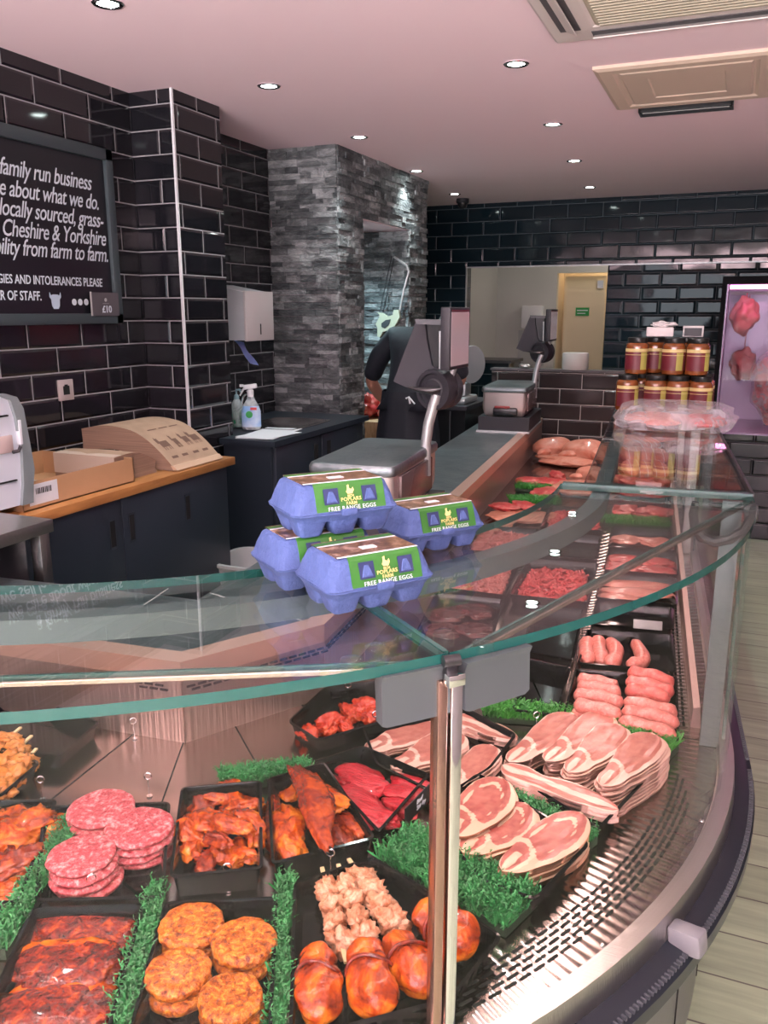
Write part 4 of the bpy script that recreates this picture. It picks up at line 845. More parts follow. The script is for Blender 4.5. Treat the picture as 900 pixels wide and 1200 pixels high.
# paper towel dispenser with towel
t = thing('paper_towel_dispenser', (-2.72, 4.35, 1.37), 'white box paper towel dispenser on the recess wall', 'dispenser')
ya, yb = 4.12, 4.42; xf = PY(306, 360, ya).x
m = MB(); m.rings([[Vector((-2.815, y, 1.39)), Vector((xf_, y, 1.39 - 0.0)), Vector((xf_, y, 1.655)), Vector((-2.815, y, 1.70))] for y, xf_ in ((ya, -2.56), (yb, -2.56))]); obj('case', m, mat('dispenser_grey', (0.52, 0.53, 0.56), 0.4), t, smooth=None)
m = MB(); m.box(-2.562, -2.545, ya - 0.002, yb + 0.002, 1.385, 1.66, 0, 0.004); cv = obj('front_cover', m, mat('dispenser_cover', (0.55, 0.50, 0.50), 0.4), t)
m = MB(); m.box(-2.546, -2.5435, 4.265, 4.275, 1.42, 1.48, 0); obj('sight_slot', m, VOID, cv, smooth=None)
m = MB(); rings = []
for k in range(8):
    u = k / 7; w = 0.05 - 0.012 * math.sin(u * 3); x = -2.68 + 0.07 * u; z = 1.39 - 0.135 * u; y = 4.24 + 0.05 * u
    rings.append([Vector((x + 0.006 * math.sin(q * 2.2 + k), y + (q - 2) / 2 * w, z - 0.004 * q)) for q in range(5)] + [Vector((x + 0.003 + 0.006 * math.sin(q * 2.2 + k), y + (q - 2) / 2 * w, z - 0.004 * q)) for q in reversed(range(5))])
m.rings(rings); obj('blue_paper_towel', m, mat('towel_blue', (0.22, 0.32, 0.68), 0.8), None, 'crumpled blue paper towel hanging out of the dispenser', 'paper towel')
# bin
c = PZ(300, 655, 0.42); c.z = 0; t = thing('waste_bin', c, 'pale plastic bin between the two cabinets, mostly behind the counter glass', 'bin')
m = MB(); rings = []
for s_, z in ((0.12, 0.0), (0.155, 0.40), (0.168, 0.41), (0.168, 0.425), (0.15, 0.425), (0.145, 0.40), (0.11, 0.01)): rings.append([c + Vector((s_ * math.copysign(abs(math.cos(a)) ** 0.5, math.cos(a)) * 1.1, s_ * math.copysign(abs(math.sin(a)) ** 0.5, math.sin(a)), z)) for a in [2 * math.pi * (k + .5) / 28 for k in range(28)]])
m.rings(rings); obj('bucket', m, mat('bin_grey', (0.36, 0.38, 0.38), 0.4), t)

# ------------------------------------------------------------------ egg boxes on the counter glass
def egg_box(loc, rz, label):
    t = thing('egg_box', loc, label, 'egg box', 'blue egg boxes on the glass', rz)
    L, W = 0.152, 0.106
    def rr(hx, hy, z, r=0.014, n=5):
        pts = []
        for cx_, cy_, a0 in ((hx - r, hy - r, 0), (-hx + r, hy - r, 90), (-hx + r, -hy + r, 180), (hx - r, -hy + r, 270)):
            for k in range(n): a = R_(a0 + 90 * k / (n - 1)); pts.append(Vector((cx_ + r * math.cos(a), cy_ + r * math.sin(a), z)))
        return pts
    m = MB(); m.rings([rr(L / 2 + 0.002, W / 2 + 0.002, 0.034, 0.012), rr(L / 2 + 0.004, W / 2 + 0.004, 0.036, 0.012), rr(L / 2 + 0.001, W / 2 + 0.001, 0.041), rr(L / 2 - 0.003, W / 2 - 0.003, 0.055), rr(L / 2 - 0.008, W / 2 - 0.009, 0.070, 0.016), rr(L / 2 - 0.013, W / 2 - 0.014, 0.074, 0.016)])
    obj('lid', m, PULP, t, world=False, smooth=50)
    m = MB(); m.rings([rr(L / 2 - 0.004, W / 2 - 0.004, 0.022), rr(L / 2 + 0.001, W / 2 + 0.001, 0.031), rr(L / 2 + 0.004, W / 2 + 0.004, 0.033, 0.016), rr(L / 2 + 0.004, W / 2 + 0.004, 0.035, 0.016)])
    for i in range(3):
        for j in range(2):
            x, y = (i - 1) * 0.049, (j - 0.5) * 0.049; cup = []
            for s_, z in ((0.60, 0.0), (0.68, 0.003), (0.98, 0.026), (1.0, 0.034)):
                cup.append([p + Vector((x, y, 0)) for p in rr(0.0245 * s_, 0.0245 * s_, z, 0.010 * s_, 4)])
            m.rings(cup)
    obj('tray', m, PULP, t, world=False, smooth=50)
    m = MB(); m.box(-0.012, 0.012, -W / 2 - 0.010, -W / 2 + 0.0, 0.030, 0.040, 0, 0.003); obj('closing_tab', m, PULP, t, world=False)
    # wrap label: front flap and top panel
    def flap(x0, x1, prof, mi, mb):
        mb.rings([[Vector((x, y, z)) for y, z in prof] + [Vector((x, y + 0.0012, z - 0.0006)) for y, z in reversed(prof)] for x in (x0, x1)], mi)
    pf = [(-W / 2 - 0.0035, 0.0375), (-W / 2 - 0.002, 0.042), (-W / 2 + 0.002, 0.0555), (-W / 2 + 0.008, 0.0708), (-W / 2 + 0.013, 0.0752)]
    m = MB(); flap(-0.047, 0.058, pf, 0, m); flap(-0.060, 0.060, [(-W / 2 + 0.012, 0.0752), (-W / 2 + 0.016, 0.0756)], 1, m); lb = obj('front_label', m, [GREENL, CHALK], t, world=False, smooth=None)
    m = MB(); m.box(-0.060, 0.060, -W / 2 + 0.015, W / 2 - 0.015, 0.0738, 0.0753, 0); m.box(-0.060, 0.060, W / 2 - 0.030, W / 2 - 0.020, 0.0738, 0.0757, 1); m.box(-0.060, 0.060, W / 2 - 0.036, W / 2 - 0.033, 0.0738, 0.0758, 2); m.box(-0.012, 0.010, -W / 2 + 0.034, -W / 2 + 0.046, 0.0745, 0.0762, 2)
    obj('top_label', m, [PICT, GREENL, CHALK], t, world=False, smooth=None)
    # windows in the label with the pulp bell showing, hen badge and wording on the sloping front
    a, b = Vector((0, pf[1][0], pf[1][1])), Vector((0, pf[3][0], pf[3][1])); up = (b - a).normalized()
    def F_(x, s_): p = a + up * s_; return frame((x, p.y - 0.0012, p.z), (1, 0, 0), up)
    m = MB()
    for x in (-0.024, 0.034):
        M = F_(x, 0.016); vs = [M @ Vector(q) for q in ((-0.011, -0.011, 0.0002), (0.011, -0.011, 0.0002), (0.011, 0.011, 0.0002), (-0.011, 0.011, 0.0002))]; m.rings([vs, [v + Vector((0, -0.0006, 0.0003)) for v in vs]], 0)
        be = [(-0.0085, -0.009), (0.0085, -0.009), (0.006, 0.0), (0.003, 0.007), (-0.003, 0.007), (-0.006, 0.0)]; m.rings([[M @ Vector((q[0], q[1], 0.0005)) for q in be], [M @ Vector((q[0] * .8, q[1] * .8, 0.0025)) for q in be]], 1)
    obj('label_window', m, [mat('window_shade', (0.02, 0.03, 0.10), 0.8), PULP], lb, world=False, smooth=None)
    m = MB(); M = F_(0.005, 0.0225); hen = [(-.006, -.002), (-.004, -.005), (.003, -.005), (.006, 0), (.005, .004), (.002, .001), (-.001, .003), (-.001, .008), (-.004, .007), (-.004, .002)]
    m.rings([[M @ Vector((q[0], q[1], 0.0008)) for q in hen], [M @ Vector((q[0], q[1], 0.0014)) for q in hen]]); obj('hen_badge', m, YEL, lb, world=False, smooth=None)
    m = MB(); add_text(m, 'RICH', 0.0042, F_(0.005, 0.0135), 0, align='CENTER', bold=0.00008); add_text(m, 'POPLARS', 0.0072, F_(0.005, 0.0080), 0, align='CENTER', bold=0.00003, space=1.08); add_text(m, 'FARM', 0.0062, F_(0.005, 0.0025), 0, align='CENTER', bold=0.00003, space=1.08)
    add_text(m, 'FREE RANGE EGGS', 0.0080, F_(0.005, -0.0040), 1, align='CENTER', bold=0.0, space=1.1)
    for v in m.bm.verts: v.co += Vector((0, -0.0012, 0.0004))
    obj('lettering', m, [YEL, CHALK], lb, world=False, smooth=None)
    return t
ez = ZG + 0.0005
egg_box((-0.440, 0.986, ez), R_(53), 'blue egg box nearest the glass clamps, at the front of the pile')
egg_box((-0.545, 1.044, ez), R_(53), 'lower blue egg box tucked behind the front one, under the top box')
egg_box((-0.520, 1.055, ez + 0.0755), R_(50), 'blue egg box stacked on top of the pile')
egg_box((-0.452, 1.275, ez), R_(54), 'single blue egg box on the glass behind the pile, at its right')

# ------------------------------------------------------------------ counter scales
def scale_unit(label):
    """drawn in the frame of the counter run; origin at the plinth base"""
    ang = math.atan2(-AX.x, AX.y); t = thing('counter_scale', (-1.13, 2.66, ZW), label, 'scale', None, ang)
    W, D = 0.14, 0.28
    obj('plinth', boxes((-W - 0.02, W + 0.03, -D - 0.02, D + 0.02, 0.001, 0.10)), DARKP, t, world=False)
    obj('plinth_trim', boxes((-W - 0.03, W + 0.035, -D - 0.03, D + 0.02, 0.0, 0.012)), ALU, t, world=False)
    def rr(hx, hy, z, r=0.02):
        pts = []
        for cx_, cy_, a0 in ((hx - r, hy - r, 0), (-hx + r, hy - r, 90), (-hx + r, -hy + r, 180), (hx - r, -hy + r, 270)):
            for k in range(5): a = R_(a0 + 22.5 * k); pts.append(Vector((cx_ + r * math.cos(a), cy_ + r * math.sin(a), z)))
        return pts
    m = MB(); m.rings([rr(W - 0.02, D - 0.02, 0.10), rr(W - 0.008, D - 0.008, 0.115), rr(W, D, 0.15), rr(W, D, 0.255)]); obj('housing', m, mat('scale_housing', (0.50, 0.44, 0.42), 0.3, 0.6), t, world=False)
    m = MB(); m.rings([rr(W + 0.006, D + 0.006, 0.258, 0.022), rr(W + 0.008, D + 0.008, 0.262, 0.022), rr(W + 0.008, D + 0.008, 0.280, 0.022), rr(W + 0.003, D + 0.003, 0.290, 0.022), rr(W - 0.006, D - 0.006, 0.293, 0.022)]); obj('weighing_plate', m, STEELD, t, world=False)
    m = MB(); m.box(-0.07, 0.09, -D - 0.012, -D + 0.03, 0.105, 0.16, 0, 0.012); m.box(-0.06, 0.04, -D - 0.014, -D + 0.02, 0.155, 0.17, 1, 0.005); obj('printer_mouth', m, [BLACKP, mat('printer_red', (0.28, 0.03, 0.03), 0.4)], t, world=False)
    m = MB(); m.box(W - 0.002, W + 0.012, -0.22, 0.18, 0.13, 0.25, 0, 0.005); obj('side_cover', m, mat('side_cover_pinkish', (0.16, 0.11, 0.11), 0.25, 0.4), t, world=False)
    return t
def in_scale(t, name, mb, m, **kw): return obj(name, mb, m, t, **kw)
s1 = scale_unit('near counter scale with steel plate and swivel screen, behind the egg boxes')
YS = 2.80; vd = Vector((-.33, .944, 0)); vr = Vector((.944, .33, 0)); ax_ = (vd * math.cos(R_(35)) + vr * math.sin(R_(35))).normalized()
base = PY(499, 541, YS); m = MB(); m.tube([base - Vector((0, 0, 0.05)), base, PY(499, 520, YS), PY(502, 497, YS), PY(508, 475, YS), PY(512, 462, YS)], 0.0185, 16); in_scale(s1, 'post', m, ALU)
Mh = Matrix((tuple(ax_.cross(Vector((0, 0, 1)))) , (0, 0, 1), tuple(ax_))).transposed().to_4x4()
hub = PY(507, 457, YS); m = MB(); m.lathe([(0.0, 0.0), (0.035, 0.0), (0.04, 0.004), (0.055, 0.004), (0.058, -0.004), (0.070, -0.004), (0.073, 0.003), (0.073, 0.05), (0.069, 0.058), (0.0, 0.058)], hub, 40, 0, Mh); m.lathe([(0.070, 0.058), (0.073, 0.064), (0.070, 0.09), (0.0, 0.092)], hub, 40, 0, Mh); hb = in_scale(s1, 'swivel_hub', m, DARKP)
m = MB(); m.tube([PY(478, 454, YS - 0.02), PY(492, 457, YS - 0.02), PY(507, 458, YS - 0.012), PY(520, 455, YS)], [0.004, 0.010, 0.015, 0.005], 10); in_scale(s1, 'locking_lever', m, BLACKP, )
def slab(mb, pts, Y, d, mi=0, taper=1.0):
    a = [PY(x, y, Y) for x, y in pts]; mb.rings([a, [p + d for p in a]], mi)
m = MB(); slab(m, [(487, 378), (498, 378), (500, 398), (506, 428), (513, 434), (500, 458), (476, 454), (461, 447)], YS + 0.06, ax_ * 0.04); in_scale(s1, 'screen_arm', m, mat('arm_charcoal', (0.028, 0.026, 0.034), 0.5))
m = MB(); slab(m, [(497, 379), (519, 381), (519, 432), (507, 432)], YS + 0.07, ax_ * 0.03); in_scale(s1, 'back_cover', m, BLACKP)
m = MB(); slab(m, [(486, 374), (518, 375), (520, 381), (488, 380)], YS + 0.03, ax_ * 0.05); in_scale(s1, 'top_edge_cover', m, mat('scale_edge_grey', (0.10, 0.10, 0.11), 0.4))
m = MB(); m.tube([PY(516, 388, YS + 0.03), PY(516, 434, YS + 0.03)], 0.006, 10); in_scale(s1, 'support_rod', m, ALU)
zt, zb_ = PY(535, 360, 2.80).z, PY(535, 433, 2.80).z; m = MB(); m.box(-0.935, -0.900, 2.74, 2.965, zb_, zt, 0, 0.004); sc_ = in_scale(s1, 'screen_housing', m, DARKP)
m = MB(); m.box(-0.901, -0.8985, 2.752, 2.953, zb_ + 0.012, zt - 0.016, 0); obj('screen', m, SCREEN, sc_, smooth=None)
m = MB(); m.box(-0.899, -0.8975, 2.752, 2.953, zt - 0.014, zt - 0.009, 0); obj('status_strip', m, mat('strip_dark_red', (0.15, 0.01, 0.01), 0.4), sc_, smooth=None)
m = MB(); m.tube([(-0.92, 2.85, zb_ + 0.002), (-0.925, 2.84, zb_ - 0.03), hub + ax_ * 0.05 + Vector((0, 0, 0.04))], 0.012, 10); in_scale(s1, 'screen_bracket', m, ALU)
s2 = copy_tree(s1); s2.location = s1.location + AX * 2.92; s2['label'] = 'far counter scale with screen, at the end of the worktop by the half wall'

# ------------------------------------------------------------------ jars, packets and the meat bag on the straight glass
JG = mat('honey_jar_glass', (0.20, 0.055, 0.012), 0.08, coat=0.6); LIDM = mat('black_jar_lid', (0.012, 0.012, 0.012), 0.3); LBR = mat('maroon_label', (0.13, 0.012, 0.022), 0.45); LBY = mat('cream_label_band', (0.62, 0.50, 0.22), 0.5); LBG = mat('olive_label_panel', (0.38, 0.34, 0.08), 0.5)
def jar(loc, rz, label, group):
    t = thing('jar', loc, label, 'jar', group, rz)
    m = MB(); m.lathe([(0.036, 0), (0.042, 0.004), (0.0435, 0.015), (0.0435, 0.105), (0.041, 0.115), (0.034, 0.122), (0.034, 0.124), (0, 0.124)], seg=28); obj('glass_body', m, JG, t, world=False)
    m = MB(); m.lathe([(0.0365, 0.120), (0.0375, 0.122), (0.0375, 0.138), (0.036, 0.140), (0, 0.140)], seg=28); obj('lid', m, LIDM, t, world=False)
    m = MB(); 
    def wrap(a0, a1, z0, z1, mi, r=0.0442):
        n = 12; m.rings([[Vector((rr_ * math.cos(R_(a0 + (a1 - a0) * k / n)), rr_ * math.sin(R_(a0 + (a1 - a0) * k / n)), z)) for rr_, z in ((r, z0), (r, z1), (r - 0.0007, z1), (r - 0.0007, z0))] for k in range(n + 1)], mi)
    wrap(-175, -78, 0.018, 0.084, 0); wrap(-78, -40, 0.018, 0.084, 2); wrap(-40, 20, 0.018, 0.084, 0); wrap(-178, 22, 0.086, 0.098, 1); wrap(-174, -26, 0.074, 0.076, 1, 0.0448)
    obj('label_wrap', m, [LBR, LBY, LBG], t, world=False); return t
J0 = jar((0, 0, 0), 0, 'x', 'jars stacked on the counter glass')
jl = []
for i, (px, r_) in enumerate(((734, 20), (767, 5), (793, -5), (820, 10))): jl.append((PY(px, 470, 3.42), 0, r_, 'amber jar in the lower front rank, %s' % ('leftmost', 'second from the left', 'third from the left', 'rightmost')[i]))
for i, px in enumerate((750, 773, 798, 822)): jl.append((PY(px, 470, 3.53), 0, 0, 'amber jar of the lower back rank seen between the front jars, %s' % ('leftmost', 'second', 'third', 'rightmost')[i]))
for i, (px, r_) in enumerate(((746, 0), (789, -8), (817, 15))): jl.append((PY(px, 420, 3.45), 1, r_, 'amber jar in the upper layer front, %s' % ('leftmost, with plain maroon label', 'middle, with wide olive panel', 'rightmost')[i]))
for i, px in enumerate((767, 803)): jl.append((PY(px, 420, 3.53), 1, 0, 'amber jar at the back of the upper layer, %s' % ('left one', 'right one')[i]))
for i, (p, lv, r_, lab) in enumerate(jl):
    o = J0 if i == 0 else copy_tree(J0); o.location = (p.x, p.y, ZG + 0.0005 + lv * 0.1405); o.rotation_euler = (0, 0, R_(15 + r_)); o['label'] = lab
zj = ZG + 0.2825
m = MB(); p = PY(780, 388, 3.48); m.obox((p.x - 0.02, 3.47, zj + 0.02), (0.10, 0.06, 0.035), Euler((0, 0, 0.1)), 0, 0.004); m.blob((p.x - 0.01, 3.48, zj + 0.048), (0.045, 0.02, 0.012), None, 3, 0.4, 2, 3); obj('tissue_packet', m, mat('packet_white', (0.68, 0.62, 0.62), 0.6), None, 'pinkish white tissue packet on top of the jars', 'packet')
m = MB(); p = PY(811, 386, 3.5); m.obox((p.x + 0.005, 3.5, zj + 0.022), (0.075, 0.02, 0.042), Euler((0, 0, 0)), 0, 0.002); m.obox((p.x + 0.005, 3.489, zj + 0.020), (0.063, 0.002, 0.030), Euler((0, 0, 0)), 1); obj('small_frame', m, [mat('frame_white', (0.6, 0.56, 0.56), 0.5), DARKP], None, 'small white framed dark card standing on the right jars', 'card')
# clear bag with packed meat
pc = PZ(786, 505, ZG); FILM = filmmat('clear_film', (0.80, 0.76, 0.82), 0.27, 0.12)
t = thing('plastic_meat_bag', (pc.x, 3.02, ZG), 'crinkled clear plastic bag of vacuum-packed meat on the glass in front of the jars', 'bag')
m = MB(); rings = []; random.seed(4)
def bagring(k, s_, z):
    r = []
    for a in range(36):
        th = 2 * math.pi * a / 36; n_ = noise.noise(Vector((math.cos(th) * 2, math.sin(th) * 2, z * 30 + k))) * 0.12; r.append(Vector((pc.x + 0.195 * (s_ + n_) * math.copysign(abs(math.cos(th)) ** 0.6, math.cos(th)), 3.0 + 0.19 * (s_ + n_) * math.copysign(abs(math.sin(th)) ** 0.6, math.sin(th)), ZG + z + 0.006 * noise.noise(Vector((a * 0.9, z * 50, 1))))))
    return r
m.rings([bagring(0, 0.93, 0.002), bagring(1, 1.02, 0.012), bagring(2, 1.0, 0.03), bagring(3, 0.97, 0.045), bagring(4, 0.92, 0.062), bagring(5, 0.75, 0.075), bagring(6, 0.4, 0.08)]); obj('clear_film', m, FILM, t, smooth=20)
m = MB(); m.blob((pc.x - 0.06, 2.96, ZG + 0.026), (0.10, 0.12, 0.022), None, 2, 0.15, 1.5, 3, flat=0.8); obj('packed_meat', m, M_PORK, t)
m = MB(); m.blob((pc.x + 0.09, 2.97, ZG + 0.026), (0.075, 0.11, 0.022), None, 5, 0.15, 1.5, 3, flat=0.8); obj('packed_meat', m, M_PORKR, t)

# ------------------------------------------------------------------ cold display cabinet at the far right
t = thing('hanging_meat_fridge', (0.8, 6.5, 0), 'black cold cabinet with pink lit meat window, cut off by the right edge', 'fridge')
YF = 6.2; xw = PY(846, 400, YF).x; zt, zb_ = PY(852, 333, YF).z, PY(838, 508, YF).z
TC = tilemat('cabinet_tile', 0, (0.008, 0.010, 0.014), (0.012, 0.014, 0.018), (0.06, 0.06, 0.07), row=0.113, w=0.315)
obj('base', boxes((xw - 0.03, 2.2, YF, YF + 0.9, 0.0, zb_)), TC, t, smooth=None)
obj('carcass', boxes((xw - 0.03, 2.2, YF, YF + 0.9, zt, zt + 0.05), (xw - 0.03, xw, YF, YF + 0.9, zb_, zt), (2.17, 2.2, YF, YF + 0.9, zb_, zt), (xw, 2.2, YF + 0.86, YF + 0.9, zb_, zt)), mat('matt_black_frame', (0.006, 0.006, 0.008), 0.7, spec=0.1), t, smooth=None)
obj('inner_lining', boxes((xw + 0.001, xw + 0.01, YF + 0.02, YF + 0.85, zb_, zt), (xw, 2.17, YF + 0.84, YF + 0.855, zb_, zt), (xw, 2.17, YF + 0.02, YF + 0.85, zb_, zb_ + 0.01)), mat('fridge_lining', (0.42, 0.30, 0.46), 0.3, 0.3), t, smooth=None)
obj('lamp', boxes((xw + 0.02, 2.1, YF + 0.03, YF + 0.09, zt - 0.03, zt - 0.005)), emit('fridge_lamp', (1.0, 0.26, 0.62), 10.0), t, smooth=None)
m = MB(); m.box(xw, 2.17, YF + 0.002, YF + 0.008, zb_, zt); obj('glass_pane', m, glassmat('fridge_glass', (0.97, 0.97, 0.97), 0.2), t, smooth=None)
m = MB(); m.tube([(xw + 0.02, YF + 0.45, zt - 0.05), (2.1, YF + 0.45, zt - 0.05)], 0.012, 10); obj('hanging_rail', m, ALU, t)
for i, (dx, z, r, yy) in enumerate(((0.13, zt - 0.20, (0.09, 0.09, 0.12), 0.28), (0.42, zt - 0.20, (0.12, 0.09, 0.13), 0.64), (0.15, zt - 0.56, (0.085, 0.08, 0.11), 0.64), (0.37, zb_ + 0.30, (0.14, 0.11, 0.22), 0.30), (0.78, zt - 0.42, (0.13, 0.10, 0.26), 0.35), (1.15, zt - 0.42, (0.13, 0.10, 0.26), 0.4))):
    m = MB(); m.blob((0, 0, 0), r, None, i + 3, 0.3, 1.6, 4); m.tube([(0, 0, r[2] * 0.8), (0, 0, (zt - 0.05) - z)], 0.004, 6)
    for v in m.bm.verts: v.co += Vector((xw + dx, YF + yy, z))
    hb_ = obj('hanging_beef_joint' if i != 3 else 'hanging_carcass', m, meat('hung_meat_%d' % i, (0.42, 0.03, 0.05), (0.62, 0.18, 0.17), (0.80, 0.55, 0.50), scale=9, bump=0.5, bscale=20), None, ['red beef joint hanging in the upper left of the pink window', 'large marbled joint hanging at the top of the pink window by the frame edge', 'small red joint hanging at mid height on the left of the pink window', 'big bagged carcass hanging low in the pink window', 'beef side hanging in the cabinet beyond the right edge', 'farthest beef side in the cabinet beyond the right edge'][i], 'meat', 'meat hanging in the cold cabinet')
    if i == 3: m = MB(); m.blob((xw + 0.37, YF + 0.3, zb_ + 0.31), (0.165, 0.135, 0.25), None, 6, 0.25, 1.6, 3); obj('clear_bag', m, FILM, hb_)

# ------------------------------------------------------------------ back room
t = thing('soap_dispenser', (-2.0, 9.6, 1.5), 'white wall dispenser with a dark drop emblem on the pale back wall', 'dispenser')
a, b = PY(613, 358, 9.55), PY(636, 385, 9.55)
m = MB(); m.box(a.x, b.x, 9.47, 9.6, b.z, a.z, 0, 0.02); obj('case', m, WHITE, t)
m = MB(); cx_ = (a.x + b.x) / 2 - 0.01; m.rings([[Vector((cx_ + q[0], y, b.z + 0.07 + q[1])) for q in ((-0.022, 0), (0, -0.02), (0.022, 0), (0.018, 0.025), (0, 0.07), (-0.018, 0.025))] for y in (9.466, 9.472)]); obj('drop_emblem', m, mat('emblem_blue', (0.01, 0.02, 0.08), 0.5), t, smooth=None)
obj('splash_plate', boxes((a.x - 0.05, b.x + 0.02, 9.585, 9.6, 0.95, b.z - 0.02)), mat('splash_grey', (0.42, 0.43, 0.43), 0.35), None, 'grey splash plate on the back wall under the dispenser', 'panel')
m = MB(); p, q = PY(557, 418, 8.8), PY(600, 440, 8.8); m.box(-2.58, -2.15, 8.5, 9.0, 0, 1.03); m.box(-2.58, -2.13, 8.48, 9.02, 1.03, 1.06, 1); obj('tiled_plinth', m, [TF, mat('plinth_top', (0.05, 0.055, 0.06), 0.4)], None, 'dark tiled plinth in the back room behind the half wall', 'unit', smooth=None)
m = MB(); p = PY(706, 424, 7.6); m.lathe([(0.0, 0), (0.09, 0), (0.095, 0.01), (0.095, 0.11), (0.09, 0.12), (0, 0.12)], (p.x, 6.25, 1.136), 28); obj('round_tub', m, mat('roll_white', (0.6, 0.58, 0.55), 0.6), None, 'pale round tub on the half wall in front of the cream door', 'tub')
m = MB(); p = PY(615, 425, 6.25); m.blob((p.x, 6.25, 1.15), (0.04, 0.03, 0.02), None, 1, 0.2, 2, 3, flat=0.7); obj('metal_bowl', m, STEEL, None, 'small shiny metal bowl on the left end of the half wall', 'bowl')
bl = bpy.data.lights.new('back_room_lamp', 'POINT'); bl.energy = 13; bl.color = (1.0, 0.93, 0.80); bl.shadow_soft_size = 0.15; bo = bpy.data.objects.new('back_room_lamp', bl); COL.objects.link(bo); bo.location = (-1.0, 8.8, 2.3)
bl = bpy.data.lights.new('corridor_lamp', 'POINT'); bl.energy = 7; bl.color = (1.0, 0.80, 0.52); bl.shadow_soft_size = 0.1; bo = bpy.data.objects.new('corridor_lamp', bl); COL.objects.link(bo); bo.location = (-1.4, 9.75, 2.3)

# ------------------------------------------------------------------ back counter with slicer
t = thing('black_cabinet', (-1.88, 5.95, 0), 'black low cabinet behind the near scale, carrying the slicer', 'cabinet')
obj('body', boxes((-2.02, -1.735, 5.66, 6.3, 0.0, 0.87)), BLACKP, t); obj('top', boxes((-2.03, -1.72, 5.64, 6.32, 0.87, 0.90)), DARKP, t)
m = MB(); m.box(-1.85, -1.843, 5.65, 5.662, 0.05, 0.86); obj('door_edge', m, mat('cab_edge', (0.10, 0.10, 0.11), 0.4), t, smooth=None)
t = thing('meat_slicer', (-1.86, 5.9, 0.90), 'silver slicer with round blade guard on the black cabinet', 'slicer')
m = MB(); m.box(-1.99, -1.76, 5.72, 6.05, 0.901, 0.95, 0, 0.015); m.box(-1.86, -1.78, 5.8, 5.95, 0.95, 1.05, 0, 0.02); obj('base', m, ALU, t)
p = PY(552, 427, 5.85); m = MB(); m.lathe([(0, 0), (0.13, 0), (0.135, 0.006), (0.13, 0.014), (0, 0.02)], (p.x, 5.85, p.z), 36, 0, Matrix.Rotation(R_(62), 4, 'Z') @ Matrix.Rotation(R_(90), 4, 'X')); obj('blade_guard', m, mat('guard_grey', (0.40, 0.42, 0.43), 0.3, 0.3), t)
m = MB(); m.tube([(-1.84, 5.79, 1.0), (-1.86, 5.74, 1.02)], 0.022, 12); obj('dial', m, BLACKP, t)

# ------------------------------------------------------------------ alcove: block, meat, bone saw, butcher
m = MB(); m.box(-2.80, -2.12, 5.34, 5.98, 0.52, 0.80, 0, 0.006)
for x in (-2.76, -2.18):
    for y in (5.39, 5.93): m.box(x - 0.03, x + 0.03, y - 0.03, y + 0.03, 0, 0.53)
obj('butchers_block', m, mat('block_wood', (0.42, 0.25, 0.13), 0.6, col2=(0.30, 0.17, 0.08), nscale=16, stretch=(5, 5, 1)), None, 'wooden butchers block in the stone alcove under the meat', 'block')
for i, (px, py, r, sd, lab, mm_) in enumerate(((430, 470, (0.07, 0.09, 0.08), 1, 'pink raw joint standing at the left of the butchers block', M_PORKR), (434, 489, (0.09, 0.09, 0.055), 2, 'dark red joint lying low on the butchers block', M_BEEF), (452, 478, (0.06, 0.08, 0.07), 3, 'pale fatty joint at the right of the butchers block', M_PORK))):
    p = PY(px, py, 5.5); m = MB(); m.blob((0, 0, 0), r, None, sd, 0.35, 1.8, 4)
    zmin = min(v.co.z for v in m.bm.verts)
    for v in m.bm.verts: v.co += Vector((p.x, 5.52 + 0.12 * (i % 2), 0.80 - zmin))
    obj('meat_joint', m, mm_, None, lab, 'meat', 'meat on the butchers block')
t = thing('bone_saw', PY(455, 390, 6.0), 'hand bone saw with cream handle hanging in the stone alcove', 'saw')
YH = 6.06; CRM = mat('cream_handle', (0.42, 0.42, 0.32), 0.45)
m = MB(); hp = [(444, 366), (450, 367), (456, 371), (462, 369), (463, 363), (469, 363), (470, 372), (463, 384), (456, 387), (450, 389), (447, 395), (444, 394), (444, 384), (442, 380), (447, 370)]
hole = None; slab(m, hp, YH, Vector((0, -0.03, 0))); obj('handle', m, CRM, t)
m = MB(); slab(m, [(447, 383), (447, 379), (452, 375), (458, 374), (456, 380), (451, 385)], YH - 0.031, Vector((0, -0.002, 0))); obj('grip_hole', m, mat('hole_stone', (0.03, 0.035, 0.04), 0.8), t, smooth=None)
m = MB(); m.tube([PY(468, 366, YH), PY(473, 340, YH), PY(479, 318, YH), PY(476, 311, YH), PY(462, 301, YH)], 0.009, 8); obj('bow', m, ALU, t)
m = MB(); m.tube([PY(462, 301, YH), PY(449, 366, YH)], 0.003, 6); obj('blade', m, DARKP, t)
m = MB(); m.tube([PY(459, 300, YH), PY(445, 366, YH)], 0.003, 6); obj('tension_rod', m, DARKP, t)

def skin_mesh(name, verts, edges, radii, mats, parent, label=None, cat=None, sub=2, root=0, matfn=None):
    me = bpy.data.meshes.new(name); me.from_pydata([Vector(v) for v in verts], edges, []); o = bpy.data.objects.new(name, me); COL.objects.link(o)
    md = o.modifiers.new('s', 'SKIN'); sv = me.skin_vertices[0].data
    for i, r in enumerate(radii): sv[i].radius = (r, r) if not isinstance(r, tuple) else r; sv[i].use_root = (i == root)
    md.use_smooth_shade = True; s2_ = o.modifiers.new('u', 'SUBSURF'); s2_.levels = sub; s2_.render_levels = sub
    dg = bpy.context.evaluated_depsgraph_get(); nm = bpy.data.meshes.new_from_object(o.evaluated_get(dg)); bpy.data.objects.remove(o)
    mb = MB(); mb.bm.from_mesh(nm); bpy.data.meshes.remove(nm)
    if matfn:
        for f in mb.bm.faces: f.material_index = matfn(f.calc_center_median())
    return obj(name, mb, mats, parent, label, cat, smooth=180)
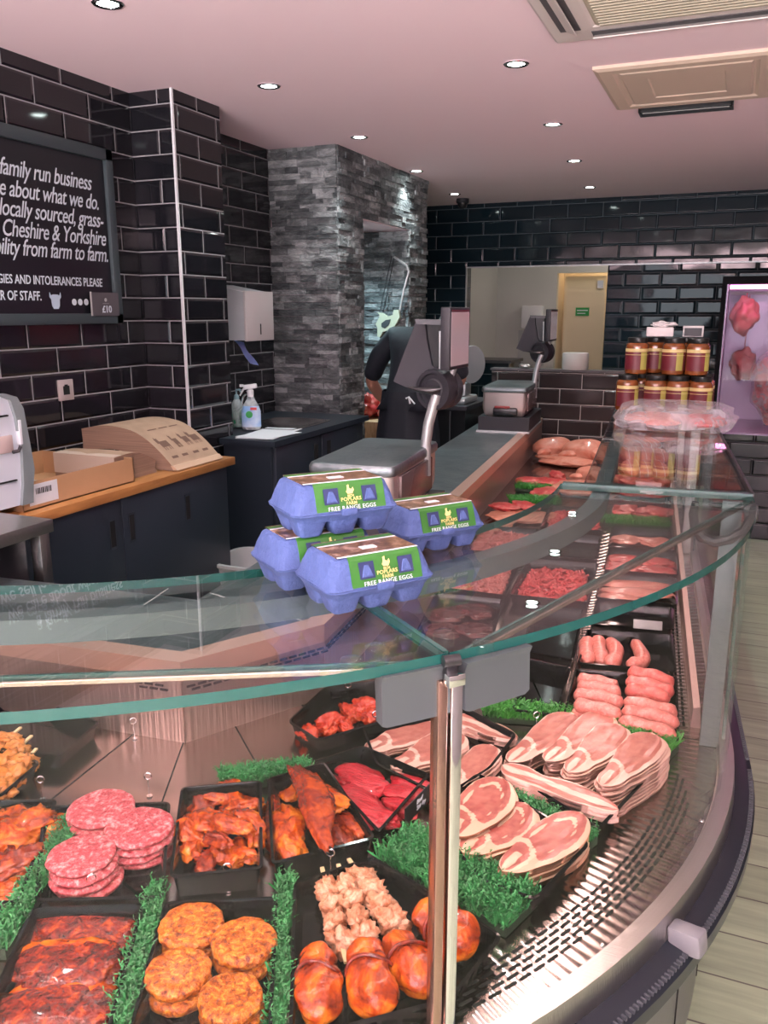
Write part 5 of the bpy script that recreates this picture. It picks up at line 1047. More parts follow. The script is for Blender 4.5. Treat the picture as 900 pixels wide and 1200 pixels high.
pr_ = thing('person', (-1.93, 5.02, 0), 'person in navy top and apron seen from behind, bent over the butchers block', 'person')
Vs = [(-1.92, 5.00, 0.93), (-1.92, 5.02, 1.08), (-1.91, 5.08, 1.24), (-1.90, 5.16, 1.36), (-1.84, 5.27, 1.40), (-1.80, 5.36, 1.41),
      (-2.06, 5.15, 1.38), (-2.17, 5.13, 1.26), (-2.24, 5.15, 1.10), (-2.23, 5.28, 0.99), (-2.20, 5.40, 0.93),
      (-1.73, 5.16, 1.38), (-1.66, 5.17, 1.26), (-1.63, 5.22, 1.12), (-1.78, 5.34, 1.02), (-1.93, 5.42, 0.95),
      (-2.02, 5.00, 0.86), (-2.04, 5.03, 0.48), (-2.05, 4.99, 0.09), (-2.06, 5.13, 0.05), (-1.82, 5.00, 0.86), (-1.80, 5.04, 0.48), (-1.79, 5.00, 0.09), (-1.79, 5.14, 0.05)]
Es = [(0, 1), (1, 2), (2, 3), (3, 4), (4, 5), (3, 6), (6, 7), (7, 8), (8, 9), (9, 10), (3, 11), (11, 12), (12, 13), (13, 14), (14, 15), (0, 16), (16, 17), (17, 18), (18, 19), (0, 20), (20, 21), (21, 22), (22, 23)]
Rs = [0.14, 0.135, 0.15, 0.14, 0.06, 0.055, 0.07, 0.055, 0.045, 0.038, 0.028, 0.07, 0.055, 0.045, 0.038, 0.028, 0.09, 0.06, 0.045, 0.04, 0.09, 0.06, 0.045, 0.04]
# hands: five unequal fingers curled over the meat
def hand(w, d, side):
    w = Vector(w); d = Vector(d).normalized(); s_ = Vector((-d.y, d.x, 0)).normalized() * side; n0 = len(Vs)
    Vs.append(tuple(w + d * 0.055 + Vector((0, 0, -0.01)))); Rs.append(0.030); Es.append((len(Vs) - 2 if False else (10 if side > 0 else 15), n0))
    for k, (o_, ln) in enumerate(((-0.027, 0.060), (-0.009, 0.072), (0.009, 0.068), (0.027, 0.052))):
        b_ = len(Vs); p = w + d * 0.075 + s_ * o_; Vs.extend([tuple(p), tuple(p + d * ln * 0.5 + Vector((0, 0, -0.012))), tuple(p + d * ln * 0.75 + Vector((0, 0, -0.04)))]); Rs.extend([0.010, 0.009, 0.008]); Es.extend([(n0, b_), (b_, b_ + 1), (b_ + 1, b_ + 2)])
    b_ = len(Vs); p = w + d * 0.03 + s_ * -0.035; Vs.extend([tuple(p), tuple(p + d * 0.03 - s_ * 0.02 + Vector((0, 0, -0.015)))]); Rs.extend([0.011, 0.009]); Es.extend([(n0, b_), (b_, b_ + 1)])
hand(Vs[10], (0.05, 0.95, -0.25), 1); hand(Vs[15], (-0.5, 0.8, -0.25), -1)
skin_mesh('body', Vs, Es, Rs, SKIN, pr_)
def sub(idx, ed, dr, name, m_, **kw):
    mp_ = {j: i for i, j in enumerate(idx)}; return skin_mesh(name, [Vs[j] for j in idx], [(mp_[a], mp_[b]) for a, b in ed], [(0.10 if (j == 0 and name == 'trousers') else Rs[j]) + dr for j in idx], m_, pr_, **kw)
sub([1, 0, 2, 3, 6, 7, 8, 11, 12, 13], [(1, 0), (1, 2), (2, 3), (3, 6), (6, 7), (7, 8), (3, 11), (11, 12), (12, 13)], 0.018, 'work_shirt', NAVY)
sub([0, 16, 17, 18, 20, 21, 22], [(0, 16), (16, 17), (17, 18), (0, 20), (20, 21), (21, 22)], 0.015, 'trousers', NAVY)
m = MB(); rings = []
for z, rx, ry in ((1.06, 0.165, 0.155), (0.98, 0.175, 0.165), (0.80, 0.20, 0.19), (0.60, 0.215, 0.20), (0.42, 0.22, 0.205)):
    rings.append([Vector((-1.92 + (rx + 0.008 * math.sin(k * 2.1)) * math.cos(2 * math.pi * k / 32), 5.01 + (ry + 0.006 * math.cos(k * 1.7)) * math.sin(2 * math.pi * k / 32), z)) for k in range(32)])
m.rings(rings, cap1=False, cap0=False); obj('apron', m, NAVY, pr_)
m = MB(); p = PY(476, 467, 4.83); m.tube([p, p + Vector((0.02, -0.01, 0.012)), p + Vector((0.03, -0.01, -0.03))], 0.006, 6); m.tube([p + Vector((0.02, -0.01, 0.012)), p + Vector((0.06, -0.01, -0.03))], 0.005, 6); obj('apron_strings', m, PAPER, pr_)
for sx in (-2.05, -1.79):
    m = MB(); m.blob((sx, 5.06, 0.045), (0.052, 0.14, 0.045), None, 1, 0.05, 1, 3, flat=0.98); obj('shoe', m, BLACKP, pr_)
# head bowed over the work
hc = Vector((-1.775, 5.41, 1.44)); hr = Euler((R_(-55), 0, R_(-20)))
m = MB(); m.blob(hc, (0.075, 0.098, 0.115), hr, 2, 0.02, 1, 4)
Mr = hr.to_matrix()
m.blob(hc + Mr @ Vector((0, 0.10, -0.01)), (0.014, 0.022, 0.026), hr, 1, 0.05, 1, 2); m.blob(hc + Mr @ Vector((0, 0.075, -0.085)), (0.035, 0.03, 0.028), hr, 1, 0.05, 1, 2)
for s_ in (-1, 1): m.blob(hc + Mr @ Vector((s_ * 0.076, 0, -0.005)), (0.012, 0.022, 0.032), hr, 1, 0.05, 1, 2)
hd = obj('head', m, SKIN, pr_)
m = MB(); m.blob(hc + Mr @ Vector((0, -0.018, 0.022)), (0.081, 0.095, 0.108), hr, 4, 0.04, 3, 4); obj('hair', m, HAIR, hd)
for s_ in (-1, 1):
    m = MB(); m.blob(hc + Mr @ Vector((s_ * 0.03, 0.088, 0.012)), (0.012, 0.008, 0.008), hr, 1, 0, 1, 2); obj('eye', m, WHITE, hd)
m = MB(); m.blob(hc + Mr @ Vector((0, 0.096, -0.05)), (0.024, 0.008, 0.006), hr, 1, 0, 1, 2); obj('mouth', m, mat('lips', (0.4, 0.12, 0.1), 0.5), hd)

# ------------------------------------------------------------------ trays, garnish and meat in the counter
def proj(p):
    dx, dy, dz = p[0], p[1], p[2] - EYE; fw = -dx * math.sin(YAW) + dy * math.cos(YAW); rt = dx * math.cos(YAW) + dy * math.sin(YAW)
    c = fw * math.cos(PITCH) - dz * math.sin(PITCH); u = fw * math.sin(PITCH) + dz * math.cos(PITCH); return Vector((450 + F * rt / c, 600 - F * u / c))
def axis_of(p, q, z, wpx):
    """photo measurements of a piece on the plane z -> centre, heading, length, width in metres"""
    a, b = PZ(p[0], p[1], z), PZ(q[0], q[1], z); d = b - a; L = d.length; d.normalize(); n = Vector((-d.y, d.x, 0)); c = (a + b) / 2
    k = (proj(c + n * 0.01) - proj(c - n * 0.01)); dpx = (proj(c + d * 0.01) - proj(c - d * 0.01)).normalized()
    perp = abs(k.x * -dpx.y + k.y * dpx.x) / 0.02
    return c, math.atan2(d.y, d.x), L, wpx / perp
ZR = ZD + 0.038; ZF = ZD + 0.0055
def rounded(pts, r=0.016, n=4):
    out = []; N_ = len(pts)
    for i in range(N_):
        p0, p, p1 = pts[i - 1], pts[i], pts[(i + 1) % N_]; a = (p0 - p); b = (p1 - p); rr_ = min(r, a.length * 0.4, b.length * 0.4); a = p + a.normalized() * rr_; b = p + b.normalized() * rr_
        for k in range(n + 1): t_ = k / n; out.append(a * (1 - t_) ** 2 + p * 2 * t_ * (1 - t_) + b * t_ ** 2)
    return out
def inset(pts, d):
    c = sum(pts, Vector()) / len(pts); area_ = sum(pts[i - 1].x * pts[i].y - pts[i].x * pts[i - 1].y for i in range(len(pts))); s_ = 1 if area_ > 0 else -1; out = []
    for i, p in enumerate(pts):
        t_ = (pts[(i + 1) % len(pts)] - pts[i - 1]).normalized(); out.append(p + Vector((-t_.y, t_.x, 0)) * d * s_)
    return out
def tray(pxs, label, zr=ZR, base=ZD + 0.001):
    pts = rounded([Vector((p.x, p.y, 0)) for p in (PZ(x, y, zr) for x, y in pxs)]); Z = lambda q, z: [Vector((p.x, p.y, z)) for p in q]
    m = MB(); m.rings([Z(inset(pts, 0.013), base), Z(inset(pts, 0.004), zr - 0.004), Z(pts, zr - 0.003), Z(pts, zr), Z(inset(pts, 0.005), zr + 0.001), Z(inset(pts, 0.007), zr - 0.003), Z(inset(pts, 0.015), base + 0.004)])
    return obj('display_tray', m, TRAYM, None, label, 'tray', 'black display trays in the counter', smooth=40)
tray([(37, 1063), (170, 1058), (125, 1222), (-35, 1222)], 'black tray holding the dark peppered steaks')
tray([(193, 1056), (326, 1050), (318, 1222), (146, 1222)], 'black tray holding the round orange spiced burgers')
tray([(344, 1033), (437, 1003), (590, 1096), (528, 1172), (338, 1222)], 'large wedge-shaped black tray with kebabs and glazed parcels')
tray([(50, 944), (200, 939), (192, 1052), (40, 1056)], 'black tray under the stacks of pink beef burgers')
tray([(212, 922), (307, 914), (308, 1018), (198, 1028)], 'black tray full of orange marinated chicken strips', zr=ZR + 0.012)
tray([(313, 912), (380, 892), (441, 982), (318, 1013)], 'black tray with long glazed rib strips', zr=ZR + 0.012)
tray([(366, 892), (425, 873), (504, 907), (444, 976)], 'black tray of bright red beef strips')
tray([(-60, 938), (68, 936), (22, 1058), (-90, 1060)], 'black tray of glazed chicken at the left edge')
tray([(337, 845), (382, 803), (446, 797), (448, 846), (372, 868)], 'black tray of red marinated drumsticks behind the beef')
tray([(-40, 812), (42, 817), (118, 846), (70, 886), (-40, 880)], 'empty black tray at the left below the steel riser')
tray([(-70, 848), (48, 893), (0, 934), (-90, 934)], 'black tray with yellow skewers at the left edge')
tray([(424, 852), (540, 826), (606, 860), (575, 900), (520, 935), (440, 895)], 'black tray of fanned bacon behind the chrome post')
tray([(500, 950), (560, 905), (692, 988), (628, 1055), (560, 1030)], 'black tray with three thick stacks of round smoked bacon')
tray([(592, 902), (640, 838), (735, 850), (777, 893), (702, 972)], 'black tray with tall stacks of pale back bacon')
tray([(660, 836), (674, 783), (794, 793), (796, 868), (745, 872)], 'black tray with long sausages behind the back bacon')
tray([(677, 777), (688, 737), (789, 743), (793, 787)], 'black tray with four short curled sausages')
tray([(690, 731), (698, 704), (789, 712), (789, 737)], 'empty black tray with a blank ticket behind the curled sausages')
tray([(697, 700), (706, 672), (793, 677), (794, 709)], 'black tray with pale pork belly slices')
tray([(707, 668), (712, 643), (794, 648), (795, 674)], 'black tray with red pork steaks')
tray([(712, 640), (717, 616), (786, 620), (792, 645)], 'black tray with pale pork steaks')
tray([(596, 697), (618, 654), (702, 660), (689, 706)], 'black tray of bright red mince')
tray([(512, 688), (542, 650), (612, 655), (592, 698)], 'black tray of paler pink mince')
tray([(485, 745), (510, 694), (592, 702), (575, 755)], 'black tray of dark liver left of the red mince')
tray([(612, 762), (624, 708), (686, 714), (673, 774)], 'empty black tray in front of the red mince')
tray([(600, 832), (615, 770), (670, 782), (655, 838)], 'empty black tray beside the long sausages')
tray([(624, 650), (638, 622), (706, 628), (700, 656)], 'empty dark tray behind the red mince')
tray([(540, 645), (560, 615), (632, 620), (622, 648)], 'black tray of coarse pink mince farther back')
tray([(632, 618), (645, 592), (712, 597), (706, 622)], 'black tray of red diced meat farther back')
# plastic parsley strips
def garnish(p, q, wpx, label, zb=ZD + 0.002, h=0.022, m_=None, dens=1.0, lift=0.0):
    c, a, L, W = axis_of(p, q, zb + 0.02, wpx); rnd = random.Random(label); m = MB(); R = Matrix.Rotation(a, 3, 'Z')
    m.obox((c.x, c.y, zb + 0.003 + lift / 2), (L, W * 0.9, 0.006 + lift), Euler((0, 0, a)), 1)
    n = int(min(2600, max(250, L * W * 160000 * dens)))
    for i in range(n):
        x, y = rnd.uniform(-L / 2, L / 2), rnd.uniform(-W / 2, W / 2); b = c + R @ Vector((x, y, 0)); hz = h * rnd.uniform(0.5, 1.15); b.z = zb + lift + 0.003
        t_ = rnd.uniform(0, 6.28); lean = Vector((rnd.gauss(0, .35), rnd.gauss(0, .35), 1)) * hz; w = 0.0022; s_ = Vector((math.cos(t_), math.sin(t_), 0)) * w; tip = b + lean
        m.face([m.bm.verts.new(v) for v in (b - s_ * 0.5, b + s_ * 0.5, b + lean * 0.6 + s_, tip + s_ * 0.6 + Vector((0, 0, .001)), tip - s_ * 0.6, b + lean * 0.6 - s_)])
        u = Vector((math.sin(t_ * 3), math.cos(t_ * 2), 0.5)) * 0.004
        m.face([m.bm.verts.new(v) for v in (tip, tip + u + s_ * .6, tip + u * 1.6, tip + u - s_ * .6)]); u = Vector((math.cos(t_ * 5), -math.sin(t_ * 4), 0.3)) * 0.004; k_ = b + lean * 0.7
        m.face([m.bm.verts.new(v) for v in (k_, k_ + u + s_ * .6, k_ + u * 1.6, k_ + u - s_ * .6)])
    return obj('parsley_strip', m, [m_ or LEAF, mat('strip_base', (0.008, 0.03, 0.012), 0.6)], None, label, 'garnish', 'green plastic garnish strips', smooth=None)
garnish((88, 962), (-6, 1112), 20, 'green plastic parsley strip between the left chicken and the pink burgers', lift=0.012)
garnish((186, 1042), (138, 1210), 17, 'green plastic parsley strip between the peppered steaks and the orange burgers', lift=0.012)
garnish((334, 1030), (324, 1210), 15, 'green plastic parsley strip left of the kebab tray', lift=0.012)
garnish((258, 912), (362, 900), 14, 'short green parsley strip behind the marinated chicken strips', lift=0.01)
garnish((462, 988), (612, 1068), 52, 'wide green parsley mat between the kebab tray and the smoked bacon', h=0.026, lift=0.012, dens=0.8)
garnish((590, 930), (696, 982), 12, 'green parsley strip between the two bacon trays on the right', lift=0.012, h=0.018)
garnish((566, 831), (668, 838), 13, 'bright green grass strip behind the bacon, beside the clamp', m_=LEAFB, lift=0.01)
garnish((715, 853), (790, 877), 18, 'bright green strip between the long sausages and the back bacon', m_=LEAFB, lift=0.016)
garnish((700, 609), (784, 614), 6, 'thin green strip behind the pale pork steaks', m_=LEAFB, lift=0.014)
garnish((598, 587), (655, 587), 7, 'green divider strip in front of the far chops', m_=LEAFB, lift=0.014)
garnish((607, 569), (660, 573), 6, 'green divider strip in front of the far red joints', m_=LEAFB, lift=0.014)

# one blob-like piece of meat measured by its two ends and width
def piece(name, p, q, wpx, thick, m_, label, cat='meat', group=None, zb=ZF, seed=1, amp=0.22, freq=1.6, flat=0.75, tilt=0.0, fine=0.1, sub=4, wr=0.0, bend=0.0):
    c, a, L, W = axis_of(p, q, zb + thick * 0.6, wpx); m = MB(); m.blob((0, 0, 0), (L / 2, W / 2, thick / 2), None, seed, amp, freq, sub, flat, 0, fine, wr, bend)
    z0 = min(v.co.z for v in m.bm.verts); M = Matrix.Translation((c.x, c.y, zb - (z0 if not tilt else z0))) @ Matrix.Rotation(a, 4, 'Z') @ Matrix.Rotation(tilt, 4, 'Y')
    for v in m.bm.verts: v.co = M @ v.co
    if tilt:
        z0 = min(v.co.z for v in m.bm.verts)
        for v in m.bm.verts: v.co.z += zb - z0
    return obj(name, m, m_, None, label, cat, group, smooth=180)
# ---- burgers
def patty_mesh(r, h, seed, rough_):
    m = MB(); n = 44; rings = []
    for rr_, z in ((0.0, 0), (0.7, 0), (0.93, 0.0), (1.0, 0.25), (1.01, 0.6), (0.95, 0.93), (0.85, 1.0), (0.6, 1.0), (0.3, 1.0), (0.0, 1.0)):
        ring = []
        for k in range(n):
            a = 2 * math.pi * k / n; d = 1 + rough_ * noise.noise(Vector((math.cos(a) * 3, math.sin(a) * 3, z * 2 + seed)))
            ring.append(Vector((max(rr_, 0.001) * r * d * math.cos(a), max(rr_, 0.001) * r * d * math.sin(a), z * h + (0.0015 * noise.noise(Vector((math.cos(a) * rr_ * 9, math.sin(a) * rr_ * 9, seed + z))) if z else 0))))
        rings.append(ring)
    m.rings(rings); return m
ORD = ['top', 'second from the top', 'third from the top', 'fourth from the top', 'bottom']
first = {}
def patty_stack(px, py, wpx, n, h, m_, rough_, key, where, name, group, drift=(0, 0), ztop=None):
    zt = ZF + n * (h + 0.0006); c = PZ(px, py, zt); r = wpx * mpp(px, py, zt) / 2
    for i in range(n):
        lab = '%s, %s of the %s' % (key, ORD[min(i, 3)] if i < n - 1 or n == 1 else 'bottom', where)
        kx = (i % 2) * 0.004 + drift[0] * i; ky = -(i % 3) * 0.003 + drift[1] * i
        if name not in first:
            first[name] = obj(name, patty_mesh(1.0, 1.0, 3, rough_), m_, None, lab, 'burger', group, world=False, smooth=60, origin=(0, 0, 0)); o = first[name]
        else: o = first[name].copy(); COL.objects.link(o)
        o.scale = (r, r * 0.97, h); o.location = (c.x + kx, c.y + ky, zt - (i + 1) * (h + 0.0006)); o.rotation_euler = (0, 0, i * 1.3 + px); o['label'] = lab; o['group'] = group
for n_, m_ in (('beef_burger', M_BURG), ('spiced_burger', M_SPICE)): pass
def fix_patty_mat(m_, s):  # the patties are scaled unit meshes, so their texture runs on generated-size coordinates
    for nd in m_.node_tree.nodes:
        if nd.type == 'MAPPING': nd.inputs['Scale'].default_value = s
fix_patty_mat(M_BURG, (0.05, 0.05, 0.012)); fix_patty_mat(M_SPICE, (0.05, 0.05, 0.02))
patty_stack(118, 944, 78, 4, 0.0125, M_BURG, 0.05, 'pink beef burger', 'back left stack', 'beef_burger', 'pink beef burgers')
patty_stack(163, 966, 80, 4, 0.0125, M_BURG, 0.05, 'pink beef burger', 'right stack', 'beef_burger', 'pink beef burgers')
patty_stack(95, 998, 78, 4, 0.0125, M_BURG, 0.05, 'pink beef burger', 'front left stack', 'beef_burger', 'pink beef burgers', drift=(0.005, -0.002))
for (x, y, w) in ((224, 1080, 'back left pair'), (286, 1098, 'back right pair'), (208, 1134, 'front left pair'), (270, 1164, 'front right pair')):
    patty_stack(x, y, 77, 2, 0.019, M_SPICE, 0.08, 'orange spiced burger', w, 'spiced_burger', 'orange spiced burgers')
# ---- steaks, chicken, strips, ribs
for i, (p, q, w, t_, zb, lab) in enumerate((((25, 1088), (165, 1078), 52, 0.022, 0, 'dark peppered steak with orange fat edge, at the back of its tray'), ((12, 1132), (150, 1122), 58, 0.022, 0.008, 'dark peppered steak in the middle of its tray'), ((-20, 1185), (132, 1180), 66, 0.024, 0.002, 'dark peppered steak at the front, cut off by the bottom edge'))):
    st_ = piece('peppered_steak', p, q, w * 1.22, t_, M_STEAK, lab, group='peppered steaks', zb=ZF + zb, seed=i + 2, amp=0.2, freq=1.3, flat=0.8, fine=0.12, wr=0.06)
    me_ = st_.data; me_.materials.append(M_TIKKA)
    ca = math.atan2(PZ(*q, ZF).y - PZ(*p, ZF).y, PZ(*q, ZF).x - PZ(*p, ZF).x); up_ = Vector((-math.sin(ca), math.cos(ca), 0)); hw = max(up_.dot(v.co) for v in me_.vertices)
    for pl in me_.polygons:
        c_ = pl.center
        if up_.dot(c_) > hw * (0.50 + 0.22 * noise.noise(c_ * 30)): pl.material_index = 1
for i, (p, q, w, t_, zb, lab) in enumerate((((-25, 968), (72, 962), 46, 0.045, 0.006, 'large orange glazed chicken piece at the back of the left tray'), ((-15, 1003), (58, 1000), 34, 0.035, 0.012, 'dark orange glazed chicken piece in the middle of the left tray'), ((-30, 1030), (40, 1022), 30, 0.03, 0.0, 'orange glazed chicken piece toward the front of the left tray'), ((-25, 1048), (30, 1038), 24, 0.028, 0.0, 'bright orange glazed chicken piece at the front corner of the left tray'), ((40, 975), (70, 1000), 24, 0.03, 0.0, 'orange glazed piece next to the parsley strip'))):
    piece('glazed_chicken', p, q, w * 1.2, t_, M_TIKKA if i != 1 else M_TIKKAD, lab, group='glazed chicken pieces at the left', zb=ZF + zb, seed=i + 11, amp=0.3, freq=2.0, flat=0.6, fine=0.3, wr=0.3, bend=0.2)
rnd = random.Random(8); k = 0
SP = [((220, 945), (262, 932)), ((240, 930), (300, 940)), ((222, 975), (232, 1010)), ((212, 960), (240, 985)), ((255, 960), (262, 1000)), ((270, 935), (300, 955)), ((285, 955), (298, 990)), ((243, 995), (285, 1008)), ((225, 1005), (255, 1016)), ((270, 985), (302, 1005)), ((232, 950), (275, 965)), ((262, 950), (285, 975))]
WH = ['back left corner', 'back edge', 'left front', 'left edge', 'centre', 'back right corner', 'right edge', 'front centre', 'front left corner', 'front right corner', 'top of the heap toward the back', 'top of the heap at the middle']
for i, (p, q) in enumerate(SP):
    piece('marinated_strip', p, q, 27, 0.026, M_TIKKA if i % 4 else M_TIKKAD, 'orange marinated chicken strip at the %s of its tray' % WH[i], group='marinated chicken strips', zb=ZF + 0.004 + (0.014 if i in (3, 4, 6, 11) else 0.0) + (0.024 if i >= 10 else 0), seed=20 + i, amp=0.3, freq=1.6, flat=0.9, fine=0.15, tilt=rnd.uniform(-.2, .2), sub=4, wr=0.2, bend=0.45)
RB = [((342, 893), (392, 985), 25, 0.05, 'longest glazed rib strip, lying on top and sticking up at the back'), ((325, 942), (356, 1003), 26, 0.02, 'bright orange rib strip in the middle left of its tray'), ((316, 930), (334, 1006), 18, 0.0, 'dark rib strip along the left side of its tray'), ((362, 905), (398, 950), 24, 0.034, 'orange rib strip at the upper right of the pile'), ((390, 938), (424, 985), 16, 0.012, 'narrow glazed rib strip at the right of its tray'), ((380, 965), (415, 990), 20, 0.0, 'short crusted rib piece at the front of its tray'), ((325, 915), (352, 930), 18, 0.0, 'orange rib end at the back left of its tray')]
for i, (p, q, w, zb, lab) in enumerate(RB): piece('glazed_rib_strip', p, q, w * 1.55, 0.026, M_TIKKA if i in (1, 3, 6) else M_TIKKAD, lab, group='glazed rib strips', zb=ZF + zb, seed=40 + i, amp=0.2, freq=1.6, flat=0.8, fine=0.15, wr=0.16, bend=0.35)
BF = [((392, 903), (462, 920), 24, 0.010, 'red beef strip at the back left of its tray'), ((398, 916), (462, 966), 36, 0.012, 'widest red beef strip at the front left of its tray'), ((460, 902), (506, 927), 13, 0.010, 'thin red beef strip at the back right corner'), ((452, 918), (498, 938), 16, 0.008, 'red beef strip second from the right'), ((455, 932), (486, 955), 16, 0.004, 'short dark red beef strip at the front right'), ((388, 905), (400, 930), 16, 0.0, 'dark red beef end at the left side of its tray')]
for i, (p, q, w, zb, lab) in enumerate(BF): piece('beef_strip', p, q, w * 1.35, 0.026, M_BEEF, lab, group='red beef strips', zb=ZF + zb, seed=60 + i, amp=0.2, freq=1.4, flat=0.6, fine=0.1, wr=0.14, bend=0.3)
DR = [((352, 858), (372, 852), 14), ((372, 856), (392, 842), 14), ((380, 838), (394, 845), 15), ((402, 822), (418, 842), 13), ((418, 828), (440, 820), 13), ((424, 840), (446, 833), 13), ((395, 850), (412, 846), 12)]
for i, (p, q, w) in enumerate(DR): piece('marinated_drumstick', p, q, w * 1.3, 0.034, M_WING, 'red marinated drumstick, number %s from the left in the back tray' % ['one', 'two', 'three', 'four', 'five', 'six', 'seven'][i], group='marinated drumsticks', zb=ZF + (0.012 if i in (2, 4) else 0), seed=80 + i, amp=0.32, freq=1.6, flat=0.8, fine=0.2, sub=4, wr=0.3, bend=0.3)
# ---- kebabs and parcels
def skewer(p, q, n, m_, label, group, wpx, zb, stick=(0.03, 0.02), seed=0):
    c, a, L, W = axis_of(p, q, zb + 0.02, wpx); t = thing('skewer', (c.x, c.y, zb), label, 'skewer', group, a); d = Vector((math.cos(a), math.sin(a), 0))
    stick = (stick[0] + 0.012, stick[1] + 0.006)
    m = MB(); m.obox(tuple(c - d * (stick[0] - stick[1]) / 2 + Vector((0, 0, zb + 0.018 - c.z))), (L + stick[0] + stick[1], 0.007, 0.004), Euler((0, 0, a))); obj('stick', m, WOODS, t, smooth=None)
    for k in range(n):
        m = MB(); u = (k + 0.5) / n - 0.5; pos = c + d * L * u; m.blob((pos.x, pos.y, zb + 0.018), (L / n * 0.66, W / 2, 0.019), Euler((0, 0.2 * (k % 2), a + 0.5 * math.sin(k * 2.3 + seed))), seed * 10 + k, 0.38, 1.5, 4, 0.95, 0, 0.25, 0.3); obj('chicken_chunk', m, m_, t, smooth=180)
    return t
skewer((382, 1034), (402, 1112), 4, M_KEBAB, 'herbed chicken skewer, leftmost of the three', 'chicken skewers', 26, ZF, seed=1)
skewer((403, 1030), (432, 1108), 4, M_KEBAB, 'herbed chicken skewer in the middle of the three', 'chicken skewers', 27, ZF + 0.004, seed=2)
skewer((420, 1022), (466, 1088), 4, M_KEBAB, 'herbed chicken skewer, rightmost of the three', 'chicken skewers', 32, ZF + 0.002, seed=3)
for i, (p, q, lab) in enumerate((((25, 872), (-40, 930), 'yellow chicken skewer nearest the corner of the left tray'), ((12, 862), (-50, 915), 'yellow chicken skewer second in the left tray'), ((32, 888), (-20, 945), 'yellow chicken skewer at the front of the left tray'))):
    skewer(p, q, 4, M_KEBY, lab, 'yellow skewers at the left edge', 26, ZF + 0.003 * i, stick=(0.03, 0.0), seed=5 + i)
def parcel(p, q, wpx, label, seed, zb=ZF):
    c, a, L, W = axis_of(p, q, zb + 0.035, wpx); t = thing('chicken_parcel', (c.x, c.y, zb), label, 'meat', 'orange glazed chicken parcels', a); H_ = W * 0.44
    def body(x0, x1, s_, sd, nm, flare=0.0):
        m = MB(); rings = []
        for k in range(31):
            u = k / 30; x = x0 + (x1 - x0) * u; prof = math.sqrt(max(0.02, 1 - abs(2 * u - 1) ** 2.6)) * s_
            ring = []
            for j in range(40):
                th = 2 * math.pi * j / 40; n_ = 1 + 0.26 * noise.noise(Vector((math.cos(th) * 1.3, math.sin(th) * 1.3 + sd, u * 2.5))) - 0.10 * (1 - min(1, abs(noise.noise(Vector((math.cos(th) * 2, math.sin(th) * 2, u * 2 + sd * 3)))) * 5)) ** 2 
                z = H_ * prof * math.sin(th) * n_; ring.append(c + Matrix.Rotation(a, 3, 'Z') @ Vector((x, W / 2 * prof * math.cos(th) * n_, 0)) + Vector((0, 0, zb - c.z + H_ * 0.92 + max(z, -H_ * 0.9))))
            rings.append(ring)
        m.rings(rings); return obj(nm, m, M_TIKKA, t, smooth=180)
    body(-L * 0.30, L * 0.5, 1.0, seed, 'chicken_breast'); body(-L * 0.5, L * 0.02, 0.86, seed + 5, 'wrapped_end'); 
    m = MB(); 
    for k, x in enumerate((-0.06,)):
        ring = []
        for j in range(25):
            th = math.pi * j / 24; ring.append(c + Matrix.Rotation(a, 3, 'Z') @ Vector((L * (x + 0.05 * math.sin(th * 2)), W / 2 * 0.99 * math.cos(th), 0)) + Vector((0, 0, zb - c.z + H_ * 0.92 + H_ * 1.0 * math.sin(th))))
        m.tube(ring, 0.003, 8)
    obj('bacon_band', m, M_TIKKAD, t)
parcel((372, 1105), (374, 1192), 54, 'orange glazed chicken parcel at the front left of the kebab tray', 1)
parcel((424, 1100), (446, 1185), 56, 'orange glazed chicken parcel at the front, second from the left', 2)
parcel((458, 1092), (508, 1158), 50, 'orange glazed chicken parcel partly behind the chrome post', 3)
parcel((490, 1062), (556, 1110), 46, 'orange glazed chicken parcel at the right corner of the kebab tray', 4)

